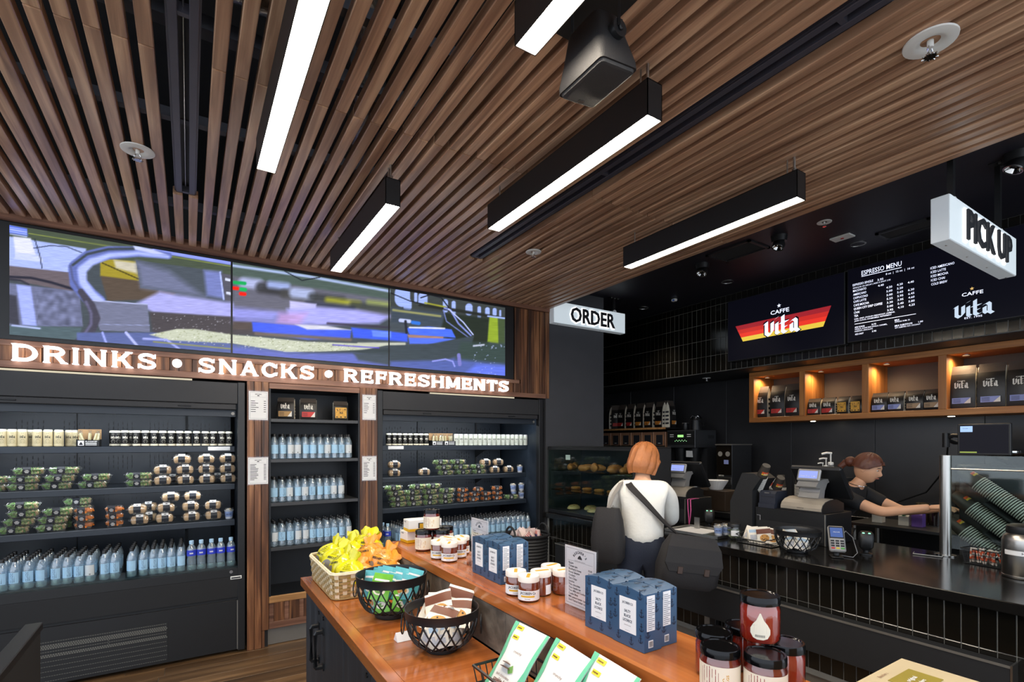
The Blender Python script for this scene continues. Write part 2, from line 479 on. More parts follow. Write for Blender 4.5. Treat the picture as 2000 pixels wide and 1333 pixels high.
# walls
wb = structure(MB().box((-4, 5.55, 0), (4.03, 5.65, 3.75)).build('wall_back', M['black2']))
structure(MB().box((3.20, WY + 0.01, 0), (4.02, 4.46, ZB), 0).box((3.92, 4.46, 0), (4.02, 6.5, ZB)).build('wall_column', M['column']))
structure(MB().box((3.9, 6.5, 0), (6.2, 6.6, ZB)).build('wall_end', M['black2']))
wo = structure(MB().box((5.93, -3, 0), (6.05, 6.6, ZB)).build('wall_order', M['slate']))
for k in range(9):          # slate panels with fine joints
    y = -1.0 + k * 0.85
    MB().box((5.915, y + 0.002, 0.9), (5.93, y + 0.848, 2.41), 0, 0.002).build('panel', M['slate'], wo)
# bulkhead over the back bar and its tiles
BX = 5.12; BZ = 2.412
bh = structure(MB().box((BX + 0.0022, -1.5, BZ), (5.93, 6.5, ZB)).build('wall_bulkhead', M['grout']))
structure(MB().box((BX + 0.002, -1.5, BZ - 0.006), (5.92, 6.5, BZ - 0.001)).build('ceiling_soffit', M['black2']))
TP, TR, TW = 0.0652, 0.1905, 0.0625
tmesh = None; far = MB(); nn = 0
for r in range(5):
    z0 = BZ + 0.004 + r * TR; z1 = min(z0 + TR - 0.003, ZB - 0.002)
    for k in range(118):
        y0 = -1.2 + k * TP
        if 1.08 < y0 and y0 + TW < 3.47 and 2.52 < z0 and z1 < 3.12: continue          # behind the menu boards
        if y0 < 0.3: continue
        full = z1 - z0 > 0.15
        if y0 < 4.35 and full:
            if tmesh is None:
                tmesh = MB().box((0, 0, 0), (0.014, TW, TR - 0.003), 0, 0.0015).build('tile', M['tile'], bh); o = tmesh
            else:
                o = tmesh.copy(); COL.objects.link(o); o.parent = bh
            o.location = (BX + R.uniform(-0.0008, 0.0008), y0, z0); nn += 1
            o.rotation_euler = (0, R.uniform(-.006, .006), R.uniform(-.008, .008))
        else:
            far.box((BX, y0, z0), (BX + 0.014, y0 + TW, z1))
far.build('tile', M['tile'], bh, kind='stuff')
# rear work bar under the bulkhead
bb = thing('back_counter', 'long black counter with dark doors against the slate wall behind the staff', 'counter', (5.6, 3.0, 0))
MB().box((5.22, -1.4, 0.87), (5.91, 6.45, 0.91), 0, 0.004).build('worktop', M['granite'], bb, bb.location)
MB().box((5.28, -1.35, 0.1), (5.91, 6.4, 0.87)).build('body', M['black2'], bb, bb.location)
for k in range(9):
    MB().box((5.262, -1.3 + k * 0.85, 0.14), (5.28, -1.3 + k * 0.85 + 0.83, 0.85), 0, 0.003).build('door', M['black'], bb, bb.location)

# ------------------------------------------------------------------ facade of the drinks wall
fa = structure(MB().box((-2.1, WY + 0.028, 2.07), (3.228, WY + 0.12, 3.05)).build('wall_facade', M['black2']))
def board(x0, x1, z0, z1, m='walnut_v', y=WY, t=0.024, nm='board'):
    MB().box((x0, y, z0), (x1, y + t, z1), 0, 0.0018).build(nm, M[m], fa)
board(-2.1, 3.19, 2.063, 2.108, 'walnut_h')                  # lower rail
board(-2.1, 2.86, 2.20, 2.238, 'walnut_h')                   # upper rail
x = -2.1; k = 0
while x < 2.80:                                              # short uprights behind the letters, alternately recessed
    w = 0.078 if k % 2 == 0 else 0.058
    board(x + 0.001, x + w - 0.001, 2.108, 2.20, 'walnut_v', WY + (0.004 if k % 2 == 0 else 0.016), 0.01)
    x += w; k += 1
xs = [2.80, 2.878, 2.965, 3.04, 3.115, 3.186]
for i in range(5): board(xs[i] + 0.003, xs[i + 1] - 0.003, 2.108 if i else 2.238, 2.975, 'walnut_v', WY + (0.0 if i % 2 == 0 else 0.004))
board(2.803, 2.872, 2.108, 2.20, 'walnut_v', WY + 0.001)
board(3.187, 3.233, 2.063, 2.975, 'walnut_v', WY - 0.004)
MB().box((3.229, WY, 2.063), (3.236, WY + 0.12, 3.05)).build('end_board', M['walnut_v'], fa)
MB().box((-2.1, WY + 0.004, 2.24), (2.79, WY + 0.028, 2.974)).build('screen_surround', M['black'], fa)

def pillar(x0, x1, kick):
    p = structure(MB().box((x0 + 0.004, WY + 0.022, 0), (x1 - 0.004, WY + 0.2, 2.07)).build('wall_pillar', M['black2']))
    w = (x1 - x0) / 3
    for i in range(3):
        z = 0.135 if (kick and i == 2) else 0.001
        a = x0 + w * i
        MB().box((a + 0.0012, WY, z), (a + w - 0.0012, WY + 0.022, 2.064), 0, 0.0018).build('board', M['walnut_v'], p)
        if kick and i == 2: MB().box((a + 0.0012, WY, 0.001), (a + w * 0.42, WY + 0.022, z - 0.001)).build('board', M['walnut_v'], p)
    return p
pillar(0.372, 0.524, True); pillar(1.232, 1.384, True); pillar(-1.585, -1.433, False)
# ================================================================== ceiling fixtures
def tracks():
    dark = mat('track_grey', '#4a4954', 0.4, 0.3)
    for xc, lab in ((-0.0165, 'black recessed slot track in the ceiling over the video wall, left of the lamps'), (1.876, 'long black recessed slot track in the ceiling beside the middle linear lamp')):
        t = thing('ceiling_track', lab, 'track', (xc, 1.6, ZS))
        for sx in (-1, 1):
            f = MB().box((sx * 0.017, -1.8, 0.012), (sx * 0.046, 1.87, 0.05), 0, 0.002).box((sx * 0.044, -1.8, 0.02), (sx * 0.052, 1.87, 0.06))
            f.build('flange', dark, t)
        MB().box((-0.017, -1.8, 0.052), (0.017, 1.87, 0.06)).build('channel', M['black2'], t)
        for y in (-1.75, -0.75, 0.42, 1.855): MB().box((-0.018, y, 0.016), (0.018, y + 0.02, 0.052)).build('crossbar', dark, t)
        MB().cyl((0.0, -1.75, 0.04), (0.0, 1.83, 0.04), 0.003, n=6).build('rod', M['steel'], t)
tracks()
LZ = 2.79
def lamp(x0, y0, y1, lab):
    t = thing('linear_pendant_lamp', lab, 'lamp', (x0, y0, LZ), group='linear lamps under the slat ceiling')
    L = y1 - y0; w = 0.0765
    h = MB()
    h.box((0, 0, 0), (0.003, L, 0.135)).box((w - 0.003, 0, 0), (w, L, 0.135)).box((0, 0, 0.132), (w, L, 0.135)).box((0, 0, 0), (w, 0.003, 0.135)).box((0, L - 0.003, 0), (w, L, 0.135))
    h.build('housing', M['black'], t)
    MB().box((0.003, 0.003, 0.003), (w - 0.003, L - 0.003, 0.012)).build('diffuser', M['diffuser'], t)
    for y in (0.07, L - 0.07):
        MB().cyl((w / 2, y, 0.135), (w / 2, y, ZS - LZ + 0.04), 0.0035, n=8).build('suspension_rod', M['steel'], t)
    g = MB()
    for k in range(7): g.cyl((w / 2, 0.035, 0.135 + k * 0.004), (w / 2, 0.035, 0.1375 + k * 0.004), 0.011, n=10)
    g.cyl((w / 2, 0.035, 0.16), (w / 2, 0.035, ZS - LZ + 0.03), 0.006, n=8)
    g.build('cable_gland', M['steel'], t)
lamp(0.248, 1.26, 2.478, 'large linear lamp nearest the video wall left screens, glowing warm white')
lamp(0.830, 2.486, 3.67, 'linear lamp hanging closest to the video wall, above the middle screen')
lamp(0.830, 0.09, 1.293, 'linear lamp beside the loudspeaker, cut off by the top of the picture')
lamp(1.411, 1.300, 2.478, 'linear lamp hanging in the middle beside the long ceiling track')
lamp(2.497, 1.345, 2.52, 'linear lamp nearest the order counter at the edge of the slats')

# loudspeaker
def loudspeaker():
    t = thing('loudspeaker', 'black wall-type loudspeaker hung from the slats between two linear lamps', 'speaker', (1.068, 1.2, 2.79))
    def ring(y, w, h, r):
        pts = []
        for cx, cz, a in ((w - r, h - r, 0), (-w + r, h - r, 90), (-w + r, -h + r, 180), (w - r, -h + r, 270)):
            for k in range(4):
                q = math.radians(a + 30 * k); pts.append((cx + r * math.cos(q), y, cz + r * math.sin(q)))
        return pts
    T = Matrix.Rotation(math.radians(-6), 4, 'Y') @ Matrix.Rotation(math.radians(90), 4, 'X')
    def P(nm, m, f):
        b = MB(); b.M = T; f(b); b.build(nm, m, t)
    P('cabinet', mat('speaker_cabinet', '#222224', 0.6, bump=0.2, bs=300), lambda b: b.loft([ring(0.10, 0.036, 0.06, 0.02), ring(0.085, 0.048, 0.075, 0.025), ring(0.0, 0.063, 0.095, 0.025), ring(-0.055, 0.074, 0.104, 0.016), ring(-0.075, 0.074, 0.104, 0.014)], 0, True))
    P('grille', mat('speaker_grille', '#2f2f30', 0.55, bump=0.4, bs=900), lambda b: b.loft([ring(-0.074, 0.069, 0.099, 0.013), ring(-0.083, 0.067, 0.096, 0.013), ring(-0.086, 0.060, 0.090, 0.012)], 0, True))
    P('badge', M['steel'], lambda b: b.box((-0.011, -0.088, -0.086), (0.011, -0.0858, -0.072)))
    for s_ in (-1, 1):
        P('pivot_knob', M['black'], lambda b: b.cyl((0, 0.02, s_ * 0.08), (0, 0.02, s_ * 0.112), 0.026, n=18).box((-0.007, 0.01, s_ * 0.112), (0.007, 0.04, s_ * 0.12), 0, 0.003))
    a = MB(); Q = [T @ Vector((0, 0.02, s_ * 0.108)) for s_ in (-1, 1)]; top = ZS - 2.79 - .006
    for e in Q: a.tube([e, Vector((e.x, e.y, .12)), Vector((e.x, e.y, top))], 0.018, 4, flat=0.3)
    a.tube([(Q[0].x, Q[0].y, top), (Q[1].x, Q[1].y, top)], 0.022, 4, flat=0.2); a.build('yoke', M['black'], t)
    MB().box((-.06, -.06, top), (.14, .20, top + .006)).build('mounting_plate', M['black'], t)
    for y in (.10, .16): MB().cyl((.06, y, top), (.06, y, top - .004), .005, n=8).build('screw', M['steel'], t)
loudspeaker()

# sprinklers
def sprinkler(loc, r, lab, src=[]):
    if src:
        return dup(src[0], loc, R.uniform(0, 3), lab, scale=(r / 0.07,) * 3)
    t = thing('sprinkler', lab, 'sprinkler', loc, 0, 'ceiling sprinklers')
    MB().lathe([(0.07, -0.001), (0.069, -0.006), (0.045, -0.010), (0.030, -0.006), (0.022, 0.004), (0.0, 0.004)], 28).build('escutcheon', M['white'], t)
    MB().cyl((0, 0, 0.004), (0, 0, -0.022), 0.009, n=12).build('stem', M['white'], t)
    a = MB()
    for s in (-1, 1): a.tube([(s * 0.008, 0, -0.02), (s * 0.014, 0, -0.03), (s * 0.012, 0, -0.04), (0, 0, -0.048)], 0.003, 6)
    a.build('yoke', M['chrome'], t)
    d = MB(); d.lathe([(0.0, -0.048), (0.017, -0.048), (0.017, -0.0505), (0, -0.0505)], 14)
    for k in range(10):
        q = 2 * PI * k / 10; d.box((0.0, 0, 0), (0.001, 0.001, 0.001)) if False else d.cyl((0.014 * math.cos(q), 0.014 * math.sin(q), -0.049), (0.022 * math.cos(q), 0.022 * math.sin(q), -0.0495), 0.0022, n=5)
    d.build('deflector', M['chrome'], t)
    src.append(t); return t
p = at(269, 293, Z=ZS); sprinkler((p.x, p.y, ZS), 0.07, 'round white sprinkler on the slats beside the slot track over the video wall')
p = at(1817, 80, Z=ZS); sprinkler((p.x, p.y, ZS), 0.08, 'large round white sprinkler on the slats above the pick up sign')
p = at(1042, 492, Z=ZS); sprinkler((p.x, p.y, ZS), 0.058, 'small white sprinkler on the slats beyond the end of the long track')
p = at(1610, 434, Z=ZB); sprinkler((p.x, p.y, ZB), 0.05, 'white sprinkler on the black ceiling over the order counter')
p = at(1380, 739, Z=BZ - 0.006); sprinkler((p.x, p.y, BZ - 0.006), 0.05, 'white sprinkler under the tiled bulkhead')

# black-ceiling fittings
canr = None
for px, py, lab in ((1421, 551, 'recessed round downlight on the black ceiling in front of the logo screen'), (1675, 477, 'recessed round downlight on the black ceiling in front of the menu screen'), (1257, 602, 'recessed round downlight on the black ceiling near the order sign')):
    p = at(px, py, Z=ZB)
    if canr is None:
        canr = thing('recessed_downlight', lab, 'downlight', (p.x, p.y, ZB), group='recessed downlights')
        MB().lathe([(0.062, 0.0), (0.062, -0.004), (0.05, -0.004), (0.046, 0.02), (0.036, 0.05), (0.0, 0.05)], 24).build('trim_ring', M['steel'], canr)
        MB().lathe([(0.034, 0.046), (0.0, 0.046)], 16).build('lens', mat('lamp_lens', '#cbb892', 0.3, emit='#ffd9a0', es=0.6), canr)
    else: dup(canr, (p.x, p.y, ZB), 0, lab)
spr = None
for px, py, lab in ((1372, 528, 'black adjustable spotlight on the black ceiling, nearer the order sign'), (1522, 474, 'black adjustable spotlight on the black ceiling, middle of three'), (1985, 312, 'black adjustable spotlight on the black ceiling beside the pick up sign post')):  # the last one is a camera dome, drawn as a copy of the spotlight
    p = at(px, py - 12, Z=ZB)
    if spr is None:
        spr = thing('ceiling_spotlight', lab, 'spotlight', (p.x, p.y, ZB), group='ceiling spotlights')
        MB().cyl((0, 0, 0), (0, 0, -0.045), 0.062, 0.055, n=24).build('base', M['black'], spr)
        h = MB(); h.M = Matrix.Translation((0, 0, -0.06)) @ Matrix.Rotation(math.radians(25), 4, 'Y')
        h.lathe([(0.0, 0.03), (0.03, 0.03), (0.046, 0.0), (0.046, -0.035), (0.040, -0.036)], 24); h.build('head', M['black'], spr)
        r2 = MB(); r2.M = h.M
        r2.lathe([(0.041, -0.034), (0.03, -0.012), (0.0, -0.005)], 24); r2.lathe([(0.047, -0.03), (0.047, -0.038), (0.04, -0.038)], 24); r2.build('reflector', M['chrome'], spr)
    else: dup(spr, (p.x, p.y, ZB), R.uniform(-1, 1), lab)
for (px, py), (w, l), lab in (((1440, 491), (0.30, 0.42), 'black louvred air grille on the black ceiling, larger one near the lamp'), ((1773, 447), (0.22, 0.36), 'black louvred air grille on the black ceiling near the pick up sign')):
    p = at(px, py, Z=ZB); t = thing('air_grille', lab, 'vent', (p.x, p.y, ZB))
    f = MB()
    f.box((-w / 2, -l / 2, -0.012), (w / 2, -l / 2 + 0.025, 0)).box((-w / 2, l / 2 - 0.025, -0.012), (w / 2, l / 2, 0)).box((-w / 2, -l / 2, -0.012), (-w / 2 + 0.025, l / 2, 0)).box((w / 2 - 0.025, -l / 2, -0.012), (w / 2, l / 2, 0))
    f.build('frame', M['header'], t)
    n = int(w / 0.028)
    for k in range(1, n - 1):
        b = MB(); b.M = Matrix.Translation((-w / 2 + 0.02 + k * 0.026, 0, -0.006)) @ Matrix.Rotation(0.6, 4, 'Y')
        b.box((-0.009, -l / 2 + 0.02, -0.001), (0.009, l / 2 - 0.02, 0.001)); b.build('louvre_blade', M['header'], t)
p = at(1645, 463, Z=ZB); t = thing('emergency_beacon', 'small white plate with a red mark on the black ceiling', 'fixture', (p.x, p.y, ZB))
MB().box((-0.05, -0.075, -0.012), (0.05, 0.075, 0), 0, 0.003).build('plate', M['white'], t)
MB().cyl((0, 0, -0.012), (0, 0, -0.016), 0.012, n=12).build('lens', mat('red_lens', '#c23a2c', 0.3), t)
p = at(1317, 584, Z=ZB); t = thing('ceiling_sensor', 'tiny white and blue sensor on the black ceiling near the tiles', 'sensor', (p.x, p.y, ZB))
MB().box((-0.022, -0.03, -0.03), (0.022, 0.03, 0), 0, 0.008).build('body', M['white'], t)
MB().box((-0.023, -0.02, -0.028), (-0.01, 0.01, -0.012)).build('lens', mat('blue_lens', '#4668b8', 0.2), t)

# hanging light-box signs
def sign(body, x0, x1, y, z0, z1, tx0, tx1, th, posts, lab):
    t = thing('hanging_sign', lab, 'sign', (x0, y, z0))
    face = mat('sign_face', '#cfd8dc', 0.4, var=0.02, emit=(0.72, 0.82, 0.88, 1), es=0.42)
    side = mat('sign_side', '#c9d0d4', 0.4, var=0.02, emit=(0.72, 0.80, 0.86, 1), es=0.12)
    MB().box((0, 0, 0), (x1 - x0, 0.078, z1 - z0), 0, 0.003).build('light_box', side, t)
    MB().box((0.004, -0.002, 0.004), (x1 - x0 - 0.004, 0.002, z1 - z0 - 0.004)).build('face', face, t)
    zc = (z1 - z0) / 2
    hl = MB().text(body, (tx0 - x0 - 0.004, -0.004, zc - th / 2 - 0.002), X_, Z_, w=tx1 - tx0 + 0.008, h=th + 0.004, bold=0.055, mi=0, ext=0.004)
    hl.build('letter_halo', glow('halo', (1.0, 0.97, 0.93, 1), 1.3), t)
    l = MB().text(body, (tx0 - x0, -0.012, zc - th / 2), X_, Z_, w=tx1 - tx0, h=th, bold=0.022, ext=0.010)
    l.build('lettering', M['ink'], t)
    for px in posts:
        MB().box((px - x0 - 0.016, 0.026, z1 - z0), (px - x0 + 0.016, 0.052, ZB - z0)).build('post', M['black'], t)
        MB().box((px - x0 - 0.07, 0.012, ZB - z0 - 0.006), (px - x0 + 0.07, 0.066, ZB - z0)).build('ceiling_plate', M['black'], t)
        for q in (-0.05, 0, 0.05): MB().cyl((px - x0 + q, 0.02, ZB - z0 - 0.006), (px - x0 + q, 0.02, ZB - z0 - 0.012), 0.007, n=8).build('bolt', M['steel'], t)
        MB().cyl((px - x0, 0.02, z1 - z0), (px - x0, 0.058, z1 - z0), 0.03, n=16).build('hanger_lug', M['white'], t)
    for q in (0.08, 0.36, 0.66, 0.98): MB().cyl(((x1 - x0) * q, 0.04, 0), ((x1 - x0) * q, 0.04, -0.004), 0.005, n=8).build('screw', M['steel'], t)
sign('ORDER', XE + 0.006, 4.262, 4.27, 2.858, 3.088, toward(1113, Y=4.27), toward(1199, Y=4.27), 0.152, (4.12,), 'white light-box sign reading ORDER, hung at the end of the slats')
sign('PICK UP', 3.212, 4.27, 0.975, 2.612, 2.842, toward(1881.5, Y=0.975), toward(1968, Y=0.975), 0.150, (3.36, 4.10), 'white light-box sign reading PICK UP, hung on two black posts')

# ================================================================== illuminated lettering over the coolers
def glyph(ch):
    t = 0.20; P = []
    def rect(x0, y0, x1, y1): P.append([(x0, y0), (x1, y0), (x1, y1), (x0, y1)])
    def vs(x, lo=0.0, hi=1.0, a=True, b=True):
        rect(x, lo, x + t, hi)
        if a: P.append([(x - .06, lo), (x + t + .06, lo), (x + t, lo + .09), (x, lo + .09)])
        if b: P.append([(x, hi - .09), (x + t, hi - .09), (x + t + .06, hi), (x - .06, hi)])
    def arc(cx, cy, rx, ry, a0, a1, k=14, tt=None):
        tt = tt or t
        for i in range(k):
            p = math.radians(a0 + (a1 - a0) * i / k); q = math.radians(a0 + (a1 - a0) * (i + 1) / k)
            P.append([(cx + rx * math.cos(p), cy + ry * math.sin(p)), (cx + rx * math.cos(q), cy + ry * math.sin(q)),
                      (cx + (rx - tt) * math.cos(q), cy + (ry - tt * .85) * math.sin(q)), (cx + (rx - tt) * math.cos(p), cy + (ry - tt * .85) * math.sin(p))])
    def dia(x0, y0, x1, y1, w=t): P.append([(x0, y0), (x0 + w, y0), (x1 + w, y1), (x1, y1)])
    if ch == 'D': vs(.06); arc(.5, .5, .62, .5, -90, 90); rect(.2, .82, .52, 1); rect(.2, 0, .52, .18); W = 1.16
    elif ch == 'R': vs(.06); arc(.56, .71, .42, .29, -90, 90); rect(.2, .84, .57, 1); rect(.2, .42, .57, .57); dia(.82, 0, .48, .45, .25); P.append([(.78, 0), (1.14, 0), (1.1, .06), (.8, .08)]); W = 1.12
    elif ch == 'I': vs(.06); W = .33
    elif ch == 'N': vs(.06); vs(.86, a=False); dia(.84, 0, .06, 1, .24); W = 1.14
    elif ch == 'K': vs(.06); dia(.78, 0, .34, .62, .27); dia(.26, .42, .76, 1, .24); P.append([(.72, 0), (1.13, 0), (1.06, .07), (.76, .09)]); P.append([(.72, .92), (1.0, .92), (1.08, 1), (.68, 1)]); W = 1.12
    elif ch == 'S': arc(.5, .73, .46, .28, 28, 270, 16, .2); arc(.5, .28, .48, .29, 90, -155, 16, .2); P.append([(.78, .72), (.96, .72), (.96, .98), (.88, .94)]); P.append([(.02, .3), (.2, .3), (.1, .06), (.02, .02)]); W = 1.0
    elif ch == 'A': dia(.03, 0, .42, 1, .22); dia(.84, 0, .42, 1, .24); rect(.3, .24, .8, .39); P.append([(-.03, 0), (.33, 0), (.27, .07), (.05, .07)]); P.append([(.78, 0), (1.16, 0), (1.1, .07), (.82, .07)]); W = 1.13
    elif ch == 'C': arc(.56, .5, .54, .52, 42, 318, 22, .22); P.append([(.84, .70), (1.03, .66), (1.03, .96), (.95, .90)]); P.append([(.84, .30), (1.06, .34), (1.03, .12), (.95, .10)]); W = 1.08
    elif ch == 'E': vs(.06); rect(.2, .84, .88, 1); rect(.2, .43, .76, .58); rect(.2, 0, .92, .16); P.append([(.76, .72), (.88, .72), (.9, 1), (.74, 1)]); P.append([(.78, 0), (.94, 0), (.94, .28), (.82, .28)]); P.append([(.68, .36), (.78, .36), (.78, .65), (.68, .65)]); W = .96
    elif ch == 'F': vs(.06); rect(.2, .84, .86, 1); rect(.2, .42, .74, .57); P.append([(.74, .72), (.86, .72), (.88, 1), (.72, 1)]); P.append([(.66, .35), (.76, .35), (.76, .64), (.66, .64)]); W = .9
    elif ch == 'H': vs(.06); vs(.86); rect(.2, .42, .9, .58); W = 1.14
    elif ch == 'M': vs(.06, b=False); vs(1.06, b=False); dia(.5, .12, .06, 1, .22); dia(.52, .12, 1.04, 1, .22); W = 1.34
    elif ch == 'T': vs(.42, b=False); rect(.04, .83, 1.02, 1); P.append([(.0, .7), (.14, .7), (.14, 1), (.03, 1)]); P.append([(.92, .7), (1.06, .7), (1.03, 1), (.92, 1)]); W = 1.06
    return P, W
sg = thing('illuminated_lettering', 'glowing white letters reading DRINKS SNACKS REFRESHMENTS on the walnut band', 'sign', (-0.93, WY, 2.105))
LH = 0.106
def word(w, x0, x1):
    gl = [glyph(c) for c in w]; gap = 0.21
    tot = sum(g[1] for g in gl) + gap * (len(w) - 1); k = (x1 - x0) / tot; x = x0
    for P, W in gl:
        m = MB()
        for p in P:
            q = [(x + u * k, 2.104 + v * LH) for u, v in p]
            m.prism(q, WY - 0.012, WY - 0.040)
        m.build('letter', M['letter'], sg, sg.location); x += (W + gap) * k
word('DRINKS', toward(25, Y=WY), toward(306, Y=WY))
word('SNACKS', toward(387, Y=WY), toward(612, Y=WY))
word('REFRESHMENTS', toward(670, Y=WY), toward(990, Y=WY))
for px in (346, 640.5):
    x = toward(px, Y=WY)
    MB().cyl((x, WY - 0.012, 2.158), (x, WY - 0.040, 2.158), 0.029, n=28).build('dot', M['letter'], sg, sg.location)

# ================================================================== video wall
def sd(pts, poly):
    """signed distance (negative inside) of points to a polygon, in photo pixels"""
    x, y = pts[:, 0], pts[:, 1]; n = len(poly); d = np.full(len(pts), 1e9); ins = np.zeros(len(pts), bool)
    for i in range(n):
        ax, ay = poly[i]; bx, by = poly[(i + 1) % n]
        ex, ey = bx - ax, by - ay; t = np.clip(((x - ax) * ex + (y - ay) * ey) / (ex * ex + ey * ey + 1e-9), 0, 1)
        d = np.minimum(d, np.hypot(x - ax - ex * t, y - ay - ey * t))
        c = ((ay > y) != (by > y)) & (x < (bx - ax) * (y - ay) / (by - ay + 1e-12) + ax); ins ^= c
    return np.where(ins, -d, d)
class Paint:
    def __init__(s, pts): s.p = pts; s.c = np.zeros((len(pts), 3))
    def _mix(s, a, col): s.c = s.c * (1 - a[:, None]) + np.asarray(col)[None] * a[:, None] if np.ndim(col) == 1 else s.c * (1 - a[:, None]) + col * a[:, None]
    def fill(s, col): s.c[:] = col
    def poly(s, poly, col, soft=1.0, op=1.0): s._mix(np.clip(0.5 - sd(s.p, poly) / soft, 0, 1) * op, col)
    def line(s, pts, w, col, soft=1.0, op=1.0):
        x, y = s.p[:, 0], s.p[:, 1]; a = np.zeros(len(s.p))
        for k, ((ax, ay), (bx, by)) in enumerate(zip(pts, pts[1:])):
            ex, ey = bx - ax, by - ay; t = np.clip(((x - ax) * ex + (y - ay) * ey) / (ex * ex + ey * ey + 1e-9), 0, 1)
            ww = w if np.isscalar(w) else w[k] + (w[k + 1] - w[k]) * t
            a = np.maximum(a, np.clip(0.5 - (np.hypot(x - ax - ex * t, y - ay - ey * t) - ww / 2) / soft, 0, 1))
        s._mix(a * op, col)
    def specks(s, poly, n, col, r=(0.6, 1.6), rs=5, op=0.9):
        q = random.Random(rs); xs = [p[0] for p in poly]; ys = [p[1] for p in poly]; k = 0; cand = []
        while len(cand) < n and k < n * 30:
            k += 1; cand.append((q.uniform(min(xs), max(xs)), q.uniform(min(ys), max(ys))))
        cand = np.array(cand); cand = cand[sd(cand, poly) < 0]
        for x, y in cand:
            rr = q.uniform(*r); d = np.hypot((s.p[:, 0] - x) * 0.7, s.p[:, 1] - y); s._mix(np.clip(1 - d / rr, 0, 1) * op, col)
    def grain(s, poly, amp, fx=0.2, fy=1.2, seed=0):
        a = np.clip(0.5 - sd(s.p, poly), 0, 1) * amp
        v = np.array([mnoise.noise((x * fx, y * fy, seed)) for x, y in s.p]); s.c *= (1 + a * v)[:, None]
def video(P):
    P.fill((72, 78, 84))
    # first screen
    P.poly([(10, 430), (470, 510), (470, 545), (170, 495), (10, 470)], (74, 82, 70), 2)
    P.line([(56, 456), (250, 487), (460, 522)], 1.6, (150, 160, 90), 1.5, .8); P.line([(300, 489), (454, 515)], 7, (150, 160, 230), 2)
    P.poly([(16, 440), (53, 447), (54, 461), (16, 455)], (110, 130, 235), 1.5)
    for k in range(5): P.line([(19, 445 + 3.2 * k), (53, 451 + 3.0 * k)], 1.1, (200, 210, 250), 1)
    P.poly([(16, 462), (168, 486), (168, 536), (16, 522)], (178, 190, 238), 2)
    P.poly([(26, 462), (60, 466), (70, 498), (30, 494)], (226, 228, 250), 3); P.poly([(30, 494), (80, 500), (84, 512), (28, 506)], (205, 212, 246), 2)
    P.line([(68, 468), (78, 500), (82, 524)], 2.2, (40, 45, 60), 1.2); P.line([(66, 485), (98, 480), (130, 482), (160, 494)], 1.8, (50, 55, 70), 1.2)
    P.poly([(16, 519), (150, 534), (150, 572), (16, 546)], (104, 96, 102), 2)
    P.line([(18, 541), (60, 543), (100, 552), (146, 566)], 5, (40, 40, 52), 2); P.line([(18, 546), (40, 548), (56, 556)], 4, (50, 50, 60), 2)
    P.poly([(196, 505), (282, 512), (272, 552), (196, 540)], (150, 138, 62), 3); P.poly([(222, 508), (268, 514), (268, 535), (226, 524)], (200, 195, 180), 5); P.line([(200, 514), (270, 545)], 2, (40, 36, 24), 1.2)
    P.poly([(196, 539), (360, 560), (330, 584), (210, 588)], (86, 76, 68), 3)
    P.poly([(16, 553), (155, 570), (162, 638), (16, 638)], (112, 116, 142), 2); P.poly([(32, 556), (60, 560), (72, 638), (44, 634)], (172, 182, 240), 4); P.poly([(16, 575), (32, 578), (38, 636), (16, 632)], (62, 62, 72), 4)
    P.grain([(70, 562), (156, 572), (160, 636), (75, 636)], .35, .08, .08)
    P.poly([(16, 636), (160, 640), (150, 668), (16, 658)], (84, 98, 104), 3); P.line([(24, 636), (78, 642)], 3, (190, 200, 240), 2)
    P.line([(330, 500), (270, 492), (212, 494), (172, 505), (149, 524), (152, 552), (174, 578), (190, 592)], [12, 20, 26, 30, 32, 32, 33, 34], (108, 118, 172), 3)
    P.line([(328, 502), (270, 495), (214, 499), (178, 512), (160, 528), (162, 552), (182, 578), (196, 590)], [5, 7, 9, 14, 18, 15, 15, 16], (186, 196, 250), 6)
    P.line([(262, 486), (212, 487), (170, 497), (142, 518)], 5, (62, 68, 74), 3); P.line([(138, 520), (142, 545), (160, 575)], 4, (90, 95, 130), 3)
    P.poly([(260, 480), (300, 488), (326, 498), (300, 496), (264, 488)], (200, 206, 240), 3)
    P.poly([(265, 508), (432, 531), (440, 586), (274, 563)], (78, 84, 92), 1.5); P.poly([(266, 510), (330, 530), (400, 580), (276, 562)], (120, 124, 150), 14, .9); P.poly([(398, 528), (432, 531), (438, 584), (404, 578)], (130, 138, 190), 8, .9)
    P.line([(430, 532), (437, 585)], 3, (190, 200, 248), 1.5)
    P.poly([(432, 534), (456, 538), (456, 592), (440, 588)], (88, 88, 98), 1.5); P.poly([(440, 543), (450, 545), (450, 550), (440, 548)], (215, 220, 240), 1); P.poly([(442, 570), (452, 572), (452, 577), (442, 575)], (215, 220, 240), 1)
    P.poly([(268, 592), (312, 570), (345, 576), (440, 590), (500, 594), (560, 604), (530, 622), (440, 622), (300, 612)], (176, 176, 226), 8)
    P.poly([(170, 587), (288, 594), (293, 649), (196, 646)], (118, 121, 142), 1.5); P.line([(178, 587), (288, 595)], 2, (190, 196, 230), 1.2); P.line([(196, 634), (292, 636)], 1.2, (150, 156, 190), 1)
    P.line([(158, 570), (178, 598), (186, 622), (178, 645), (152, 670)], [12, 17, 20, 18, 16], (70, 68, 80), 3); P.line([(168, 590), (178, 612), (178, 634), (160, 660)], 5, (104, 102, 128), 4)
    P.poly([(292, 609), (470, 620), (560, 630), (560, 655), (298, 652)], (74, 70, 74), 4); P.specks([(298, 612), (450, 622), (450, 645), (300, 648)], 90, (205, 205, 215), (.5, 1.3), 3)
    P.poly([(150, 650), (300, 650), (454, 672), (600, 690), (600, 712), (150, 676)], (98, 108, 152), 3)
